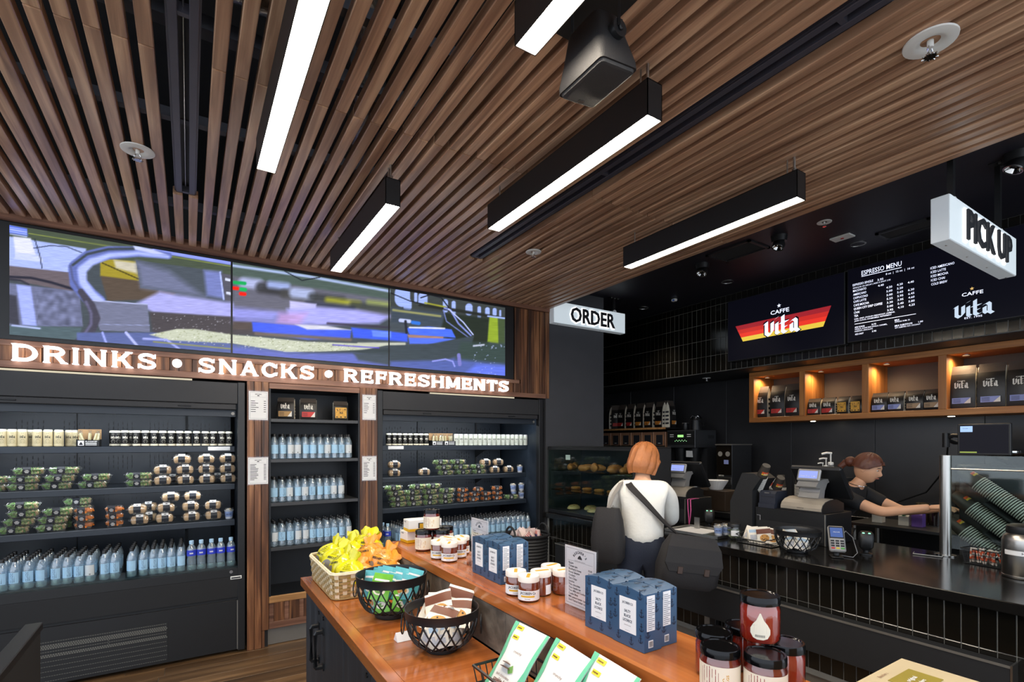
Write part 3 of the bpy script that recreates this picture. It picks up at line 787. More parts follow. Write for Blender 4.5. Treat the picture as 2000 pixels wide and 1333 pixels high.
    P.poly([(292, 654), (345, 643), (380, 643), (454, 654), (520, 660), (600, 668), (700, 671), (770, 672), (700, 686), (560, 688), (454, 671), (330, 665)], (196, 200, 184), 2)
    P.specks([(292, 652), (380, 643), (560, 664), (690, 672), (690, 686), (560, 688), (320, 667)], 420, (120, 125, 90), (.7, 1.7), 4, .7); P.specks([(292, 652), (380, 643), (560, 664), (690, 672), (690, 686), (560, 688), (320, 667)], 300, (240, 240, 235), (.7, 1.8), 6)
    P.line([(200, 650), (208, 672)], 4, (170, 178, 240), 2); P.line([(246, 650), (268, 676)], 5, (190, 196, 245), 2); P.line([(280, 662), (325, 664), (350, 682)], 4, (170, 176, 230), 2); P.line([(300, 668), (454, 682), (560, 694)], 2, (150, 150, 90), 1.5)
    # second screen
    P.poly([(454, 508), (770, 560), (770, 592), (454, 540)], (80, 92, 88), 2); P.line([(454, 519), (600, 540), (765, 570)], 5, (170, 184, 216), 3); P.line([(556, 530), (590, 548), (625, 542)], 2, (30, 34, 40), 1.2)
    P.poly([(456, 540), (765, 586), (765, 625), (456, 605)], (104, 104, 116), 6)
    for (x0, x1, y, w, col) in ((476, 505, 552, 20, (190, 196, 232)), (510, 552, 562, 22, (52, 52, 54)), (528, 560, 556, 14, (176, 190, 236)), (556, 610, 574, 18, (70, 70, 70)), (575, 605, 572, 20, (190, 200, 236)), (610, 668, 580, 16, (60, 62, 64)), (640, 700, 586, 10, (160, 160, 70)), (690, 760, 596, 14, (62, 66, 62)), (720, 760, 590, 8, (150, 160, 100)), (600, 690, 592, 6, (40, 44, 60))):
        P.line([(x0, y), (x1, y + (x1 - x0) * .12)], w, col, 9, .85)
    P.poly([(566, 588), (618, 594), (616, 614), (566, 606)], (198, 196, 236), 4); P.poly([(454, 600), (560, 610), (620, 640), (454, 632)], (150, 152, 214), 12, .8)
    P.poly([(560, 604), (620, 600), (700, 606), (762, 618), (740, 632), (620, 636), (565, 628)], (176, 176, 236), 9); P.poly([(545, 612), (600, 612), (585, 636), (540, 632)], (196, 160, 206), 12, .7)
    P.poly([(454, 628), (500, 630), (560, 640), (520, 646), (454, 644)], (84, 76, 74), 5)
    P.poly([(492, 629), (600, 638), (686, 645), (684, 662), (600, 664), (494, 648)], (82, 104, 214), 3); P.poly([(576, 634), (640, 637), (686, 645), (600, 644)], (215, 215, 228), 3); P.line([(500, 652), (684, 664)], 6, (110, 100, 96), 4)
    P.poly([(686, 640), (762, 648), (796, 652), (796, 668), (690, 660)], (80, 104, 218), 4); P.poly([(726, 646), (764, 648), (764, 660), (728, 658)], (120, 146, 236), 3); P.line([(700, 672), (790, 672)], 5, (196, 198, 186), 3)
    P.line([(640, 632), (760, 640)], 4, (60, 56, 70), 4)
    for q, (x, y, col) in enumerate(((462, 552, (40, 150, 90)), (474, 553, (40, 150, 90)), (460, 563, (210, 50, 36)), (475, 565, (40, 160, 90)), (474, 574, (215, 46, 34)))): P.line([(x - 4, y), (x + 4, y + 1)], 7, col, 2)
    P.poly([(556, 692), (700, 684), (830, 676), (926, 660), (922, 684), (860, 706), (760, 714), (700, 708), (560, 698)], (58, 66, 70), 3)
    P.poly([(454, 678), (560, 690), (690, 690), (760, 700), (850, 706), (850, 730), (454, 700)], (108, 116, 178), 6); P.poly([(690, 690), (860, 692), (900, 690), (880, 712), (760, 714), (700, 704)], (72, 80, 88), 6)
    P.line([(650, 674), (740, 680)], 2, (90, 80, 180), 2)
    # third screen
    P.poly([(762, 560), (990, 598), (990, 640), (762, 600)], (62, 66, 66), 3)
    for x, y, w, h in ((786, 573, 30, 12), (826, 580, 18, 10), (870, 590, 10, 16), (886, 592, 8, 34), (916, 600, 14, 10), (936, 602, 7, 18), (952, 605, 9, 8), (966, 606, 8, 8), (977, 608, 4, 14), (812, 574, 6, 14), (796, 592, 16, 8)):
        P.line([(x, y), (x, y + h)], w, (168, 184, 236), 2)
    P.line([(822, 582), (840, 576), (862, 582), (880, 606)], 2.4, (30, 32, 38), 1.2); P.line([(764, 573), (800, 588), (850, 600)], 2, (24, 26, 30), 1.2); P.line([(820, 596), (900, 608), (980, 622)], 6, (40, 42, 40), 3); P.line([(830, 592), (870, 600)], 3, (150, 150, 70), 2)
    P.poly([(764, 600), (870, 612), (870, 640), (764, 630)], (66, 74, 84), 6); P.line([(768, 606), (860, 618)], 4, (150, 150, 110), 3)
    P.poly([(870, 612), (955, 622), (955, 690), (900, 690), (860, 648)], (40, 46, 40), 5); P.poly([(956, 618), (975, 620), (974, 672), (952, 668)], (138, 156, 66), 3); P.poly([(972, 620), (986, 622), (986, 672), (974, 672)], (70, 82, 60), 3); P.line([(953, 618), (985, 622)], 3, (170, 186, 236), 1.5)
    P.line([(868, 602), (880, 606), (895, 632), (920, 656)], 3, (140, 150, 210), 1.2); P.line([(876, 604), (905, 630), (924, 654)], 2.2, (196, 204, 246), 1); P.line([(866, 606), (872, 628), (916, 660)], 2, (120, 130, 180), 1.2)
    P.poly([(794, 641), (838, 638), (882, 644), (890, 660), (800, 654)], (92, 120, 228), 2); P.line([(800, 640), (868, 642)], 3, (226, 228, 238), 2); P.poly([(796, 654), (866, 658), (866, 664), (798, 660)], (160, 130, 120), 2); P.poly([(798, 660), (890, 662), (860, 672), (800, 672)], (100, 124, 226), 2)
    P.line([(782, 626), (800, 628)], 7, (196, 204, 240), 2); P.line([(806, 630), (818, 632)], 7, (70, 120, 200), 2); P.line([(792, 628), (794, 650)], 5, (40, 42, 50), 2)
    P.poly([(762, 676), (830, 674), (926, 656), (918, 686), (860, 706), (762, 712)], (64, 72, 78), 3)
    P.poly([(762, 706), (870, 704), (925, 690), (990, 690), (990, 740), (762, 716)], (92, 104, 158), 6); P.poly([(900, 668), (990, 672), (990, 712), (890, 702)], (60, 72, 70), 8); P.poly([(930, 712), (990, 716), (990, 738), (910, 728)], (112, 128, 214), 8)
    P.line([(845, 706), (870, 702), (884, 706), (888, 716)], 3, (150, 156, 220), 1.5); P.line([(896, 694), (898, 712)], 7, (130, 130, 190), 2); P.specks([(925, 670), (985, 672), (985, 735), (925, 728)], 40, (190, 200, 240), (.6, 1.8), 9)
    P.line([(925, 676), (945, 674)], 3, (200, 205, 225), 2)
    P.grain([(10, 430), (990, 596), (990, 740), (10, 660)], .10, .05, .5, 3)
vm = vcol_emit('video_picture', 1.0)
SX = (-0.9475, 0.2705, 1.4845, 2.686)
for k, lab in enumerate(('wide video screen showing a bent metal pipe and machinery', 'wide video screen showing blurred workers and blue trays', 'wide video screen showing a robot arm over a steel vat')):
    x0, x1 = SX[k], SX[k + 1]; z0, z1 = 2.268, 2.953
    t = thing('video_screen', lab, 'screen', (x0, WY, z0), group='video wall over the coolers')
    m = MB().box((x0, WY - 0.002, z0 - 0.004), (x1, WY + 0.004, z1 + 0.004)); m.build('housing', M['black'], t, t.location)
    nu, nv = 216, 118
    b0 = 0.0065 if k else 0.002; b1 = 0.0065 if k < 2 else 0.002
    g = MB().grid(lambda u, v: (x0 + b0 + (x1 - x0 - b0 - b1) * u, WY - 0.003, z0 + (z1 - z0) * v), nu, nv, 0, False)
    o = g.build('picture', vm, t, t.location, recalc=False)
    pts = np.array([pj(*v) for v in g.v]); P = Paint(pts); video(P)
    lm = P.c.mean(1, keepdims=True); P.c = np.clip(lm + (P.c - lm) * 1.3, 0, 255) * .94
    c = np.clip(P.c / 255, 0, 1); lin = np.where(c <= 0.04045, c / 12.92, ((c + 0.055) / 1.055) ** 2.4)
    at_ = o.data.color_attributes.new('col', 'FLOAT_COLOR', 'POINT')
    at_.data.foreach_set('color', np.c_[lin, np.ones(len(lin))].astype(np.float32).ravel())
# ================================================================== open coolers
def cooler(name, lab, x0, x1, where, grille=None):
    t = thing(name, lab, 'cooler', ((x0 + x1) / 2, WY, 0)); o = t.location
    P = lambda mb, nm, m, **k: mb.build(nm, m, t, o, **k)
    a, b = x0 + 0.046, x1 - 0.06
    P(MB().box((x0, WY, 0.02), (a, WY + 0.06, 2.05), 0, 0.003), 'post', M['black'])
    P(MB().box((b, WY, 0.02), (x1 - 0.012, WY + 0.06, 2.05), 0, 0.003), 'post', M['black'])
    P(MB().box((x0 + 0.002, WY + 0.06, 0.02), (a - 0.02, 5.2, 2.05)), 'side_wall', M['blackblue']); P(MB().box((b + 0.03, WY + 0.06, 0.02), (x1 - 0.012, 5.2, 2.05)), 'side_wall', M['blackblue'])
    P(MB().box((a, 5.16, 0.5), (b, 5.2, 2.0)), 'rear_panel', M['blackblue'])
    P(MB().box((a + 0.001, WY + 0.008, 1.886), (b - 0.001, WY + 0.05, 2.046), 0, 0.003), 'header', M['header'])
    P(MB().box((a + 0.01, WY + 0.012, 1.842), (b - 0.01, WY + 0.05, 1.884), 0, 0.004), 'night_blind_box', M['header'])
    P(MB().box((a + 0.01, WY + 0.07, 1.79), (b - 0.01, WY + 0.10, 1.842), 0, 0.002), 'light_valance', M['blackblue'])
    P(MB().box((a, WY + 0.05, 1.97), (b, 5.2, 2.0)), 'ceiling_panel', M['blackblue'])
    P(MB().box((a + 0.05, WY + 0.115, 1.80), (b - 0.05, WY + 0.14, 1.815)), 'lamp_strip', M['led'])
    for q in (0.25, 0.80):
        xc = a + (b - a) * q; P(MB().tube([(xc - 0.04, WY + 0.011, 1.862), (xc + 0.04, WY + 0.011, 1.862)], 0.009, 8, flat=0.5), 'blind_grip', M['black'])
    sl = MB()
    for q in range(int((b - a) / 0.03)):
        x = a + 0.03 + q * 0.03
        for zz in (1.74, 1.70, 1.66) if q % 9 < 6 else (): sl.box((x, 5.156, zz - (0.012 if q % 2 else 0)), (x + 0.004, 5.161, zz + 0.022 - (0.012 if q % 2 else 0)))
        for zz in (1.47, 1.43, 1.39) if q % 9 < 6 else (): sl.box((x, 5.156, zz - (0.012 if q % 2 else 0)), (x + 0.004, 5.161, zz + 0.022 - (0.012 if q % 2 else 0)))
        for zz in (1.17, 1.13) if q % 8 < 4 else (): sl.box((x, 5.156, zz), (x + 0.004, 5.161, zz + 0.022))
    P(sl, 'air_slots', M['black2'], kind='stuff')
    P(MB().box((a + (b - a) * 0.38, 5.15, 0.7), (a + (b - a) * 0.38 + 0.006, 5.161, 1.95)).box((a + (b - a) * 0.80, 5.15, 0.7), (a + (b - a) * 0.80 + 0.02, 5.161, 1.95)), 'rear_upright', M['black2'])
    for z in (1.565, 1.268, 0.982):
        P(MB().box((a + 0.004, 4.60, z - 0.012), (b - 0.004, 5.15, z), 0, 0.001).box((a + 0.004, 4.595, z - 0.045), (b - 0.004, 4.612, z), 0, 0.003), 'shelf', M['blackblue'])
        if z > 1.1: P(MB().box((a + .03, 4.618, z - .028), (b - .03, 4.634, z - .014)), 'shelf_lamp', M['led2'])
        br = MB()
        for q in (0.8,):
            x = a + (b - a) * q
            br.prism([(5.15, z - 0.012), (4.62, z - 0.012), (4.72, z - 0.03), (4.95, z - 0.06), (5.12, z - 0.13), (5.15, z - 0.14)], x, x + 0.006, ax='X')
        P(br, 'bracket', M['black'])
    P(MB().box((a, 4.40, 0.60), (b, 5.16, 0.652)), 'deck', M['blackblue'])
    P(MB().box((a, WY + 0.012, 0.645), (b, WY + 0.018, 0.70)), 'front_guard', M['glass'])
    P(MB().prism([(WY + 0.002, 0.645), (WY + 0.05, 0.645), (WY + 0.05, 0.60), (WY + 0.002, 0.585)], a, b, ax='X'), 'rail', M['black'])
    P(MB().prism([(WY, 0.584), (WY + 0.05, 0.584), (WY + 0.05, 0.424), (WY + 0.012, 0.424)], a, b, ax='X'), 'apron', M['black2'])
    P(MB().box((a, WY + 0.016, 0.025), (b, WY + 0.05, 0.400), 0, 0.002), 'access_panel', M['black'])
    P(MB().box((a, WY + 0.03, 0.40), (b, WY + 0.05, 0.424)), 'shadow_gap', M['black2'])
    P(MB().box((b - 0.006, WY + 0.006, 0.03), (b + 0.001, WY + 0.03, 0.40)), 'edge_strip', M['steel_d'])
    P(MB().cyl((b - 0.045, WY + 0.001, 0.622), (b - 0.045, WY - 0.006, 0.622), 0.012, n=16), 'lock', M['chrome'])
    P(MB().box((b - 0.05, WY - 0.004, 0.563), (b + 0.025, WY + 0.002, 0.587), 0, 0.002), 'badge', M['white'])
    P(MB().box((b - 0.044, WY - 0.0055, 0.57), (b + 0.018, WY - 0.004, 0.579)), 'badge_print', M['ink'])
    P(MB().cyl((b - 0.03, WY + 0.07, 1.815), (b - 0.03, WY + 0.058, 1.815), 0.012, n=14), 'lamp_socket', M['steel_d'])
    P(MB().box((a + 0.30 if x0 < 0 else a + 0.02, 5.14, 1.60 if x0 < 0 else 1.70), (a + 0.46 if x0 < 0 else a + 0.14, 5.158, 1.64 if x0 < 0 else 1.74)), 'thermometer', M['black'])
    tx = toward(428, Y=4.595) if x0 < 0 else toward(773, Y=4.595)
    P(MB().box((tx - 0.075, 4.588, 1.532), (tx + 0.075, 4.594, 1.562), 0, 0.002), 'price_tag', M['paper'])
    if grille:
        gx0, gx1 = -0.81, -0.13
        P(MB().box((gx0, WY + 0.0135, 0.045), (gx1, WY + 0.0165, 0.315)), 'grille_backing', M['black2'])
        g = MB(); light = mat('grille_glint', '#77766f', 0.4, 0.4)
        r = 0
        z = 0.052
        while z < 0.312:
            bright = 0.262 < z < 0.285 or 0.20 < z < 0.222
            n = int((gx1 - gx0) / 0.0125)
            for k in range(n):
                x = gx0 + 0.006 + k * 0.0125 + (0.006 if r % 2 else 0)
                if bright or r % 3 == 0 or (abs(x + 0.46) < 0.006 and 0.2 < z < 0.29):
                    h = 0.0042 if bright else 0.0016
                    g.add([(x - 0.0045, WY + 0.0125, z - h), (x + 0.0045, WY + 0.0125, z - h), (x + 0.0045, WY + 0.0125, z + h), (x - 0.0045, WY + 0.0125, z + h)], [(0, 1, 2, 3)])
            z += 0.0105; r += 1
        P(g, 'perforation', light, kind='stuff')
    return t
cooler('open_cooler', 'long black open cooler of salads, sandwiches and water nearer the camera', -1.43, 0.372, 'left', True)
cooler('open_cooler', 'black open cooler of cans, salads and water beside the charcoal column', 1.384, 3.168, 'right')
# strip light seen through the gap over the coolers
for x0, x1, lab in ((-1.3, 0.02, 'cream strip light glimpsed in the gap over the cooler nearer the camera'), (2.0, 2.95, 'cream strip light glimpsed in the gap over the cooler by the column')):
    t = thing('strip_light', lab, 'lamp', ((x0 + x1) / 2, 4.62, 2.05))
    MB().box((x0, 4.60, 2.054), (x1, 4.66, 2.088)).build('tube_cover', glow('warm_strip', (1.0, 0.88, 0.62, 1), 0.55), t, t.location)
    MB().box((x0, 4.661, 2.052), (x1, 4.70, 2.09)).build('batten', M['white'], t, t.location)

# ------------------------------------------------------------------ walnut bookcase between the pillars
bk = thing('bookcase', 'black shelving unit with walnut trim between the two coolers', 'bookcase', (0.878, WY, 0)); o = bk.location
bl = mat('bookcase_black', '#16191e', 0.45)
MB().box((0.526, 4.74, 0.13), (1.23, 4.76, 2.06)).build('back_panel', bl, bk, o)
MB().box((0.5265, WY + 0.004, 0.36), (0.538, 4.74, 2.02)).build('side_panel', bl, bk, o)
MB().box((1.218, WY + 0.004, 0.36), (1.2295, 4.74, 2.02)).build('side_panel', bl, bk, o)
MB().box((0.526, WY + 0.001, 2.016), (1.23, WY + 0.03, 2.060), 0, 0.002).build('head_board', M['walnut_h'], bk, o)
MB().box((0.526, WY + 0.03, 2.016), (1.23, 4.74, 2.03)).build('top_panel', bl, bk, o)
for z in (1.782, 1.463, 1.119, 0.768):
    MB().box((0.539, WY + 0.008, z - 0.026), (1.217, 4.74, z), 0, 0.0015).build('shelf', M['shelfgrey'], bk, o)
MB().box((0.539, WY + 0.02, 0.36), (1.217, 4.74, 0.388)).build('shelf', bl, bk, o)
MB().box((0.526, WY + 0.001, 0.338), (1.23, WY + 0.02, 0.390), 0, 0.002).build('front_rail', M['oak_h'], bk, o)
MB().box((0.526, WY + 0.001, 0.137), (1.23, WY + 0.02, 0.190), 0, 0.002).build('bottom_rail', M['walnut_h'], bk, o)
x = 0.527; k = 0
while x < 1.225:
    w = min(0.036 if k % 2 == 0 else 0.075, 1.2295 - x)
    MB().box((x, WY + (0.015 if k % 2 == 0 else 0.005), 0.19), (x + w - 0.001, WY + 0.022, 0.338), 0, 0.001).build('slat', M['walnut_h'] if k % 2 == 0 else M['walnut_v'], bk, o); x += w; k += 1
MB().box((0.495, WY + 0.04, 0.004), (1.26, WY + 0.05, 0.136)).build('kick_plate', M['steel_d'], bk, o)
pin = MB()
for q in range(44): pin.cyl((1.2175, WY + 0.05, 0.5 + q * 0.033), (1.2165, WY + 0.05, 0.5 + q * 0.033), 0.0025, n=6); pin.cyl((1.2175, 4.66, 0.5 + q * 0.033), (1.2165, 4.66, 0.5 + q * 0.033), 0.0025, n=6)
pin.build('pin_holes', M['steel_d'], bk, o, kind='stuff')

# laminated price lists on the pillars
def notice(px0, px1, py0, py1, rows, lab):
    p0 = at(px0, py1, Y=WY - 0.002); p1 = at(px1, py0, Y=WY - 0.002)
    t = thing('price_list', lab, 'notice', (p0.x, WY - 0.001, p0.z), group=None); w = p1.x - p0.x; h = p1.z - p0.z
    MB().box((-0.005, -0.0015, -0.008), (w + 0.005, 0, h + 0.008)).build('plastic_sleeve', M['acrylic'], t)
    MB().box((0, -0.0025, 0), (w, -0.0016, h)).build('sheet', M['paper'], t)
    pr = MB(); y = -0.0029
    for a, b, c, d in ((0.06, 0.04, 0.94, 0.045), (0.06, 0.955, 0.94, 0.96), (0.055, 0.04, 0.063, 0.96), (0.937, 0.04, 0.945, 0.96), (0.1, 0.80, 0.9, 0.803)):
        pr.add([(w * a, y, h * b), (w * c, y, h * b), (w * c, y, h * d), (w * a, y, h * d)], [(0, 1, 2, 3)])
    pr.text("BEECHER'S", (w * 0.5, y, h * 0.885), X_, Z_, w=w * 0.34, h=h * 0.03, bold=0.03, align='C')
    pr.add([(w * 0.43, y, h * 0.835), (w * 0.57, y, h * 0.835), (w * 0.53, y, h * 0.865), (w * 0.46, y, h * 0.865)], [(0, 1, 2, 3)])
    z1 = 0.66 if rows < 8 else 0.74
    for r in range(rows):
        zz = z1 - r * (0.075 if rows < 8 else 0.052)
        ww = R.uniform(0.2, 0.42)
        hh = 0.010
        pr.add([(w * 0.1, y, h * (zz - hh)), (w * (0.1 + ww), y, h * (zz - hh)), (w * (0.1 + ww), y, h * (zz + hh)), (w * 0.1, y, h * (zz + hh))], [(0, 1, 2, 3)])
        pr.add([(w * 0.78, y, h * (zz - hh)), (w * 0.9, y, h * (zz - hh)), (w * 0.9, y, h * (zz + hh)), (w * 0.78, y, h * (zz + hh))], [(0, 1, 2, 3)])
    pr.build('print', M['ink'], t)
notice(486, 523, 766, 820, 6, 'upper white price list on the walnut pillar beside the nearer cooler')
notice(484.5, 523.5, 894, 947, 12, 'lower white price list on the walnut pillar beside the nearer cooler')
notice(708, 734, 773, 820, 6, 'upper white price list on the walnut pillar right of the bookcase')
notice(707.5, 735, 892, 939, 12, 'lower white price list on the walnut pillar right of the bookcase')

# ================================================================== goods
# water bottles ---------------------------------------------------------------
M['water'] = clear('water_bottle', '#e6f2fa', 0.6, 0.20, '#d8ecf8')
M['lblue'] = mat('pale_blue_label', '#a9d2ee', 0.5, var=0.12, vs=40)
M['lwhite'] = mat('silver_white_label', '#d5dbdd', 0.5, var=0.06)
M['navy'] = mat('navy_print', '#24406b', 0.6)
M['royal'] = mat('royal_blue_label', '#3344c4', 0.45, var=0.25, vs=30)
BOT = [(0.0, 0.0), (0.024, 0.0), (0.028, 0.004), (0.028, 0.035), (0.0265, 0.04), (0.028, 0.046), (0.028, 0.122), (0.026, 0.137), (0.019, 0.158), (0.0125, 0.170), (0.0115, 0.178)]
def bottle_proto(kind):
    t = thing('water_bottle', 'x', 'bottle', (0, 0, 0), 0, 'x')
    MB().lathe(BOT, 14).build('body', M['water'], t)
    MB().lathe([(0.0, 0.199), (0.0125, 0.199), (0.0135, 0.197), (0.0135, 0.182), (0.0145, 0.177), (0.0, 0.177)], 12).build('cap', M['black'], t)
    lb = MB().lathe([(0.0284, 0.042), (0.0284, 0.112)], 10, a0=-PI / 2 - 1.15, a1=-PI / 2 + 1.15)
    lb.build('label', M['lwhite'] if kind == 'w' else M['lblue'], t, recalc=False)
    if kind == 't':
        tx = MB().text('ICELANDIC', (-0.007, -0.001, 0.046), Z_, -X_, w=0.062, h=0.013, bold=0.01)
        tx.v = [(-v[0] - 0.012, v[1], v[2]) for v in tx.v]
        tx = MB().text('ICELANDIC', (0.006, -0.0006, 0.046), Z_, Vector((-1, 0, 0)), w=0.062, h=0.013, bold=0.012)
        wrap(tx, 0.0286); tx.build('print', M['navy'], t)
        dl = MB()
        for k in range(6): dl.add([(0.0085 + 0.001 * k, -0.0005, 0.055 + 0.008 * k), (0.013, -0.0005, 0.05 + 0.008 * k), (0.014, -0.0005, 0.057 + 0.008 * k)], [(0, 1, 2)])
        wrap(dl, 0.0286).build('print', M['navy'], t)
    if kind == 'w':
        bc = MB()
        for k in range(7): bc.add([(0.002 + k * 0.0013, -0.0004, 0.046), (0.0027 + k * 0.0013, -0.0004, 0.046), (0.0027 + k * 0.0013, -0.0004, 0.056), (0.002 + k * 0.0013, -0.0004, 0.056)], [(0, 1, 2, 3)])
        wrap(bc, 0.0286).build('bar_code', M['ink'], t)
    return t
BP = {k: bottle_proto(k) for k in 'tbw'}
used = set()
def bottle(kind, loc, lab, grp, rz):
    p = BP[kind]
    if kind not in used:
        used.add(kind); p.location = loc; p['label'] = lab; p['group'] = grp; p.rotation_euler = (0, 0, rz); return p
    return dup(p, loc, rz, lab, grp)
def face(x, y): return math.atan2(0 - x, 0 - y) * -1 + PI   # turn the front (-y) towards the aisle viewer
def bottles(xs, ys, z, where, seq, n_front=99):
    for j, y in enumerate(ys):
        for i, x in enumerate(xs):
            k = seq[(i + 3 * j) % len(seq)]
            bottle(k, (x + R.uniform(-.0008, .0008), y + R.uniform(-.003, .003), z + .001), f'clear water bottle, {ORD[i]} from left in {ORD[j]} row, {where}', 'water bottles, ' + where, R.uniform(-.5, .5))
bx = [toward(p, Y=4.455) for p in (4, 28, 55, 81, 110, 131, 154, 176, 204, 224, 257, 280, 299, 316, 334, 353)]
bottles(bx, [4.455, 4.525, 4.595, 4.665, 4.735], 0.652, 'bottom deck of nearer cooler', 'tttbtttwttbt')
m2 = [toward(p, Y=4.42) for p in (529, 543, 558.5, 573, 588, 600.5, 616, 630, 644, 658, 672, 685)]
m2 = [max(q, 0.571) for q in m2]
bottles([0.573 + 0.0578 * k for k in range(11)], [4.42, 4.48, 4.54], 1.463, 'second bookcase shelf', 'bbwwbbbwbtwb')
bottles([0.573 + 0.0576 * k for k in range(10)], [4.44, 4.50, 4.56], 1.119, 'third bookcase shelf', 'btwbwtbtwww')
bottles([0.573 + 0.0577 * k for k in range(11)], [4.43, 4.49, 4.55], 0.768, 'fourth bookcase shelf', 'wttwwttttt')
bottles([1.63 + 0.0605 * k for k in range(24)], [4.455, 4.518, 4.581, 4.644, 4.707], 0.652, 'bottom deck of column-side cooler', 'bttbbt')
# ribbed bottles with a royal blue label
rb = thing('blue_label_bottle', 'x', 'bottle', (0, 0, 0), 0, 'blue label water bottles')
MB().lathe([(0, 0), (0.027, 0.0), (0.030, 0.006), (0.030, 0.03), (0.0275, 0.036), (0.030, 0.042), (0.0275, 0.05), (0.030, 0.058), (0.0275, 0.066), (0.030, 0.075), (0.026, 0.09), (0.030, 0.105), (0.030, 0.148), (0.026, 0.165), (0.014, 0.185), (0.0125, 0.19)], 14).build('body', M['water'], rb)
MB().lathe([(0, 0.215), (0.0135, 0.215), (0.0145, 0.212), (0.0145, 0.19), (0, 0.19)], 12).build('cap', mat('pale_blue_cap', '#a8cbe6', 0.45), rb)
MB().lathe([(0.0306, 0.105), (0.0306, 0.147)], 14).build('label', M['royal'], rb, recalc=False)
tx = MB()
for k in range(3): tx.add([(-0.012 + 0.008 * k, -0.0006, 0.12), (-0.006 + 0.008 * k, -0.0006, 0.12), (-0.006 + 0.008 * k, -0.0006, 0.129), (-0.012 + 0.008 * k, -0.0006, 0.131)], [(0, 1, 2, 3)])
wrap(tx, 0.0308).build('print', M['white'], rb)
pos = [(toward(p, Y=4.45), 4.45, 'nearer cooler', i) for i, p in enumerate((374, 393, 413, 431, 451))] + [(toward(p, Y=4.45), 4.45 + 0.07 * i, 'column-side cooler', i) for i, p in enumerate((757, 752.5))]
for q, (x, y, w, i) in enumerate(pos):
    lab = f'ribbed water bottle with royal blue label, {ORD[i]} from left, bottom of {w}'
    if q == 0: rb.location = (x, y, 0.653); rb['label'] = lab
    else: dup(rb, (x, y, 0.653), R.uniform(-.4, .4), lab)

# coffee cans -------------------------------------------------------------------
def can_proto(nm, body, ink):
    t = thing('coffee_can', 'x', 'can', (0, 0, 0), 0, 'x')
    MB().lathe([(0, 0.003), (0.020, 0.003), (0.022, 0.0), (0.0262, 0.008), (0.0262, 0.100)], 16).build('body', mat(nm, body, 0.35, var=0.04), t)
    MB().lathe([(0.0263, 0.100), (0.0263, 0.106), (0.0225, 0.115), (0.0215, 0.116), (0.0205, 0.112), (0, 0.112)], 16).build('lid', mat(nm + '_lid', '#e9e4d2' if body != '#cfd2c4' else '#c8c9c4', 0.3, 0.2), t)
    MB().lathe([(0.0264, 0.004), (0.0264, 0.018)], 16).build('base_band', mat(nm + '_band', '#d8d0b8' if ink == '#efe9d6' else body, 0.4), t, recalc=False)
    p = MB(); vita(p, (0, -0.0004, 0.056), X_, Z_, 0.030)
    for k, w in enumerate((0.012, 0.02, 0.026, 0.018)): p.add([(-w / 2, -0.0004, 0.046 - k * 0.006), (w / 2, -0.0004, 0.046 - k * 0.006), (w / 2, -0.0004, 0.0485 - k * 0.006), (-w / 2, -0.0004, 0.0485 - k * 0.006)], [(0, 1, 2, 3)])
    p.add([(-0.006, -0.0004, 0.088), (0.006, -0.0004, 0.088), (0.006, -0.0004, 0.0905), (-0.006, -0.0004, 0.0905)], [(0, 1, 2, 3)])
    wrap(p, 0.0265).build('print', mat(nm + '_ink', ink, 0.5), t)
    return t
cans = {'cream': [can_proto('cream_can', '#cdbf98', '#22201c'), 0], 'black': [can_proto('black_can', '#1d1c1b', '#efe9d6'), 0], 'white': [can_proto('pale_can', '#cfd2c4', '#3a3a36'), 0]}
def row(kind, pxs, y, where, z=1.5665):
    pr = cans[kind]
    for i, p in enumerate(pxs):
        yy = y; x = toward(p, Y=yy)
        lab = f'{kind} coffee can, {ORD[i]} from left, {where}'
        g = f'{kind} coffee cans, {where}'
        rz = math.atan2(x, yy) * -1 * 0.6 + R.uniform(-.25, .25)
        if pr[1] == 0: pr[0].location = (x, yy, z); pr[0]['label'] = lab; pr[0]['group'] = g; pr[0].rotation_euler = (0, 0, rz); pr[1] = 1
        else: dup(pr[0], (x, yy, z), rz, lab, g)
row('cream', (4, 24, 44, 73, 94, 115), 4.64, 'top shelf of nearer cooler')
row('cream', (60, 136, 147), 4.72, 'rear of top shelf, nearer cooler')
row('black', (244, 267, 284, 301, 318, 335, 351, 367, 384, 401, 417, 433, 447), 4.64, 'top shelf of nearer cooler')
row('black', (222, 230, 256), 4.72, 'rear of top shelf, nearer cooler')
row('black', (759, 770, 780, 791, 801, 812, 822, 832), 4.64, 'top shelf of column-side cooler')
row('white', (891, 900, 909.5, 919, 928, 937, 946, 955, 964, 973, 982, 991, 1000, 1008.5, 1017, 1025.5, 1034, 1042), 4.64, 'top shelf of column-side cooler')

